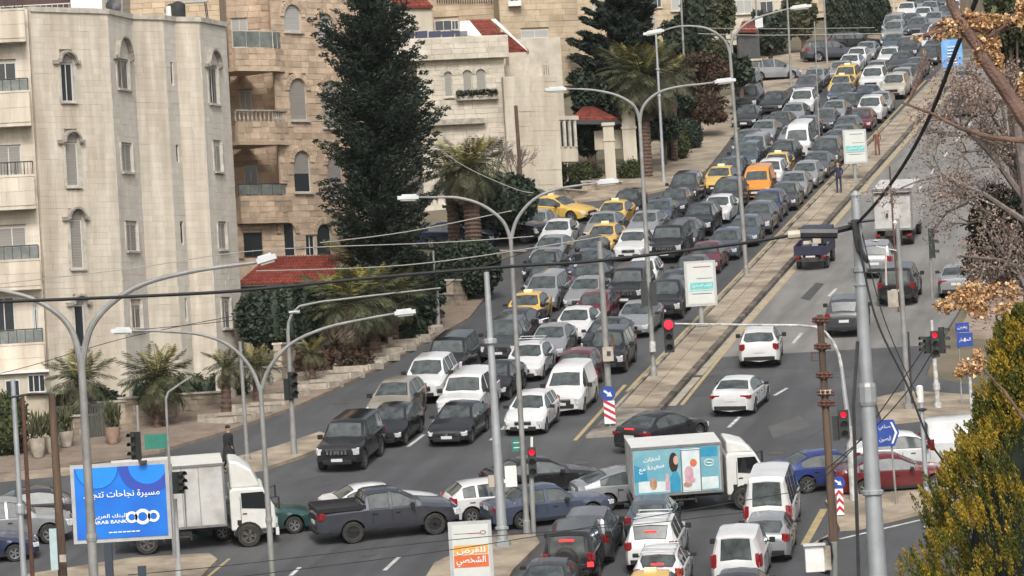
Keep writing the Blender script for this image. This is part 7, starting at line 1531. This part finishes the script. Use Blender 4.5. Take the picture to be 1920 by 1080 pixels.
for i, a in enumerate([([(-60,538),(0,532),(250,503),(480,470),(820,455),(1000,443)], 150, .018, 'pale wire crossing the pale apartment block', WIRE), ([(480,508),(720,500),(900,480),(1150,440)], 150, .02, 'pale wire above the shaggy palms', WIRE), ([(600,455),(760,435),(960,395)], 160, .02, 'upper pale wire in front of the tall conifer', WIRE), ([(240,620),(440,600),(700,560),(1010,465)], 150, .014, 'thin dark wire behind the lamp arm', CAB),
    ([(0,700),(60,685),(250,630),(480,585)], 150, .014, 'thin dark wire over the annex', CAB), ([(760,225),(860,305),(960,352),(1000,362)], 200, .02, 'pale slack wire hanging before the villa garden', WIRE),
    ([(395,1088),(500,1075),(850,1030),(1200,972),(1530,915)], 128, .014, 'lower thin wire across the near junction', CAB), ([(240,1078),(430,1060),(850,1012),(1180,985),(1400,960)], 130, .014, 'upper thin wire across the near junction', CAB),
    ([(1605,425),(1640,590),(1700,720),(1745,830),(1800,900)], [92,90,88,86,84], .024, 'black cable dropping right from the big pole', CAB), ([(1615,430),(1655,590),(1720,745)], [92,91,90], .014, 'thin cable beside the dropping black one', CAB), ([(1760,640),(1700,735),(1620,820),(1480,935)], 110, .018, 'lower of two dark cables running to the cabinet', CAB), ([(1745,635),(1680,730),(1600,840),(1540,900)], 112, .018, 'upper of two dark cables running to the cabinet', CAB),
    ([(1280,62),(1440,66),(1700,62)], 300, .03, 'thin pale wire before the top trees', WIRE), ([(1290,52),(1440,54),(1640,52)], 300, .025, 'thin pale wire just above its twin at the top', WIRE), ([(1890,20),(1850,130),(1812,190)], 200, .03, 'pale diagonal wire at the upper right corner', WIRE), ([(920,490),(860,520),(820,545),(700,585)], 150, .016, 'thin dark wire running down to the left from the galvanised pole', CAB)]):
    wire(a[0], a[1], a[2], a[3], a[4])
# ---------------- people
CLB = mat('black_cloth', (.012,.012,.014), (.025,.025,.028), 6, .9, coords='O'); CLN = mat('navy_cloth', (.02,.022,.05), (.03,.032,.06), 6, .9, coords='O'); CLR = mat('brown_cloth', (.16,.07,.045), None, rough=.9); CLG = mat('grey_cloth', (.12,.12,.12), None, rough=.9); SK = mat('skin', (.42,.26,.18), None, rough=.6); HR = mat('hair', (.02,.016,.014), None, rough=.8); HELM = mat('helmet', (.02,.02,.022), None, rough=.25)
def person(P, heading, label, top=CLB, legs=CLB, pose='stand', scale=1.0, helmet=False, coat=False):
    t = bpy.data.objects.new('person', None); COL.objects.link(t); t.location = P; t.rotation_euler = (0, 0, -heading); ORG[t.name] = Vector((0, 0, 0)); tag(t, label, 'person')
    # joints, facing +Y
    J = {'pel': (0, 0, .96), 'spi': (0, .0, 1.15), 'che': (0, .0, 1.34), 'nek': (0, .01, 1.50), 'hed': (0, .02, 1.60)}
    if pose == 'walk': LG = [(.10, .0, .92, .11, .14, .52, .11, .06, .09, .11, .2, .05), (-.10, 0, .92, -.1, .02, .50, -.1, -.24, .12, -.1, -.1, .05)]
    elif pose == 'ride': LG = [(.12, .0, .92, .22, .38, .84, .22, .30, .45, .22, .42, .42), (-.12, 0, .92, -.22, .38, .84, -.22, .30, .45, -.22, .42, .42)]
    else: LG = [(.10, 0, .92, .11, .02, .50, .11, .0, .09, .12, .13, .04), (-.10, 0, .92, -.11, .02, .50, -.11, 0, .09, -.12, .13, .04)]
    if pose == 'walk': AR = [(.20, 0, 1.42, .25, -.10, 1.16, .24, .02, .92), (-.20, 0, 1.42, -.25, .08, 1.17, -.22, .22, .98)]
    elif pose == 'ride': AR = [(.20, .05, 1.40, .27, .25, 1.22, .25, .48, 1.10), (-.20, .05, 1.40, -.27, .25, 1.22, -.25, .48, 1.10)]
    else: AR = [(.20, 0, 1.42, .26, .0, 1.15, .25, .08, .90), (-.20, 0, 1.42, -.26, .0, 1.15, -.18, .16, 1.0)]
    V = [Vector(v) for v in J.values()]; E = [(0, 1), (1, 2), (2, 3), (3, 4)]; RD_ = [.15, .135, .155, .06, .075]
    if coat: RD_[0] = .18; RD_[1] = .16
    for l in LG:
        n = len(V); V += [Vector(l[k:k+3]) for k in (0, 3, 6, 9)]; E += [(0, n), (n, n+1), (n+1, n+2), (n+2, n+3)]; RD_ += [.095, .065, .045, .04]
    for a in AR:
        n = len(V); V += [Vector(a[k:k+3]) for k in (0, 3, 6)]; E += [(2, n), (n, n+1), (n+1, n+2)]; RD_ += [.06, .045, .032]
        h = V[-1]; dr = (V[-1] - V[-2]).normalized()
        for q in range(4): V.append(h + dr * .09 + Vector(((q - 1.5) * .018, .01, 0))); E.append((n + 2, len(V) - 1)); RD_.append(.010)
    me = bpy.data.meshes.new('body'); me.from_pydata([tuple(v) for v in V], E, []); o = bpy.data.objects.new('body', me); COL.objects.link(o)
    sk = o.modifiers.new('s', 'SKIN'); o.modifiers.new('u', 'SUBSURF').levels = 1
    for i, d in enumerate(me.skin_vertices[0].data): d.radius = (RD_[i], RD_[i] * (.8 if i in (0, 1, 2) else 1)); d.use_root = (i == 0)
    bpy.context.view_layer.update(); m2 = bpy.data.meshes.new_from_object(o.evaluated_get(bpy.context.evaluated_depsgraph_get())); bpy.data.objects.remove(o)
    for mm in (top, legs, SK, BLK): m2.materials.append(mm)
    for p in m2.polygons:
        c = p.center; p.use_smooth = True
        p.material_index = 2 if c.z > 1.49 else 3 if c.z < .11 else 1 if c.z < .90 and abs(c.x) < .19 else 2 if (abs(c.x) > .17 and c.z < .95 and pose != 'ride') else 0
    ob = link('body', m2, t)
    g = MB(); n = 12; pr = [(.01, 1.52), (.07, 1.545), (.085, 1.60), (.095, 1.66), (.09, 1.72), (.06, 1.765), (.01, 1.78)]; g.lathe((0, .02, 0), pr, n); link('head', quickmesh('head', SK, lambda q: (q.lathe((0, .02, 0), pr, n), q.box((0, .115, 1.64), (.02, .03, .04)), q.box((.09, .02, 1.64), (.02, .03, .05)), q.box((-.09, .02, 1.64), (.02, .03, .05)))), t)
    if helmet: link('helmet', quickmesh('helmet', HELM, lambda q: q.lathe((0, .02, 0), [(.10, 1.55), (.135, 1.62), (.14, 1.70), (.11, 1.78), (.02, 1.82)], 14)), t)
    else: link('hair', quickmesh('hair', HR, lambda q: q.lathe((0, .005, 0), [(.098, 1.66), (.108, 1.70), (.095, 1.75), (.05, 1.795), (.01, 1.80)], n)), t)
    if coat: link('coat', quickmesh('coat', top, lambda q: q.lathe((0, 0, 0), [(.29, .35), (.25, .7), (.2, 1.0), (.21, 1.25), (.20, 1.40), (.09, 1.49)], 14)), t)
    t.scale = (scale,) * 3; return t
p = G(431, 882, .14); person(p, D2R(60), 'person in a long black coat walking on the traffic island', CLB, CLB, 'walk', 1.02, coat=True)
p = G(1574, 362, .14); person(p, D2R(200), 'person in navy clothes standing on the median edge under the poster box', CLN, CLN, 'stand', 1.05)
p = G(1646, 292, .14); person(p, D2R(190), 'small distant person in reddish clothes on the median', CLR, CLR, 'walk', .95)
def moto(P, hd, label, lab2):
    M_ = frame_at(P, hd, SLOPE * math.cos(hd)); t = empty_thing('motorcycle', M_, label, 'motorcycle')
    for x in (.62, -.62): link('wheel', quickmesh('wheel', TYRE, lambda g: g.tube([(.27 * math.cos(a * .449), 0, .27 * math.sin(a * .449)) for a in range(15)], .05, 6)), t, (x, 0, .31))
    link('frame', quickmesh('frame', BLK, lambda g: (g.tube([(.62, 0, .31), (.42, 0, .95)], .035, 6), g.tube([(.4, 0, .75), (-.1, 0, .7), (-.6, 0, .75)], .08, 6), g.box((0, 0, .48), (.5, .25, .35)), g.tube([(-.62, 0, .31), (-.1, 0, .45)], .03, 5)), False), t)
    link('tank', quickmesh('tank', CLR, lambda g: g.box((.18, 0, .86), (.42, .28, .22)), True), t); link('seat', quickmesh('seat', BLK, lambda g: g.box((-.32, 0, .86), (.62, .26, .12)), True), t)
    link('handlebar', quickmesh('handlebar', CHR, lambda g: g.tube([(.28, -.36, 1.06), (.42, 0, 1.0), (.28, .36, 1.06)], .018, 5)), t); link('headlight', quickmesh('headlight', HLT, lambda g: g.box((.5, 0, .93), (.12, .18, .18)), True), t)
    person(P + Vector((0, 0, -.02)) - Vector((math.sin(hd), math.cos(hd), 0)) * .22, hd, lab2, CLB, CLB, 'ride', 1.0, helmet=True)
moto(UV(27.8, -6.65), YAW + math.pi, 'motorcycle threading between the taxi and the queue', 'motorcyclist in black between the taxi and the queue')
moto(UV(47.0, -8.45), YAW + math.pi, 'motorcycle farther up between two lanes of the queue', 'motorcyclist in a dark helmet farther up the queue')
# white script on the milk truck
_o = ORG.get(bM.name)
def script(s, x, z, w_, ang):
    cu = bpy.data.curves.new('lettering', 'FONT'); cu.body = arab(s); cu.align_x = 'CENTER'; cu.align_y = 'CENTER'; cu.resolution_u = 2; cu.offset = .015
    o = bpy.data.objects.new('lettering', cu); COL.objects.link(o); bpy.context.view_layer.update(); me = bpy.data.meshes.new_from_object(o.evaluated_get(bpy.context.evaluated_depsgraph_get())); bpy.data.objects.remove(o)
    xs = [v.co.x for v in me.vertices]; sx = w_ / (max(xs) - min(xs)); mx = (max(xs) + min(xs)) / 2; R_ = Matrix.Rotation(ang, 2)
    for v in me.vertices: q = R_ @ Vector(((v.co.x - mx) * sx, v.co.y * sx)); v.co = Vector((x + q.x, -1.047, z + q.y))
    me.materials.clear(); me.materials.append(WL); q = bpy.data.objects.new('lettering', me); COL.objects.link(q); q.parent = bM
script('لحظات', x0 + .72, 2.15, .62, .12); script('سعيدة مع', x0 + .70, 1.85, .95, .14)
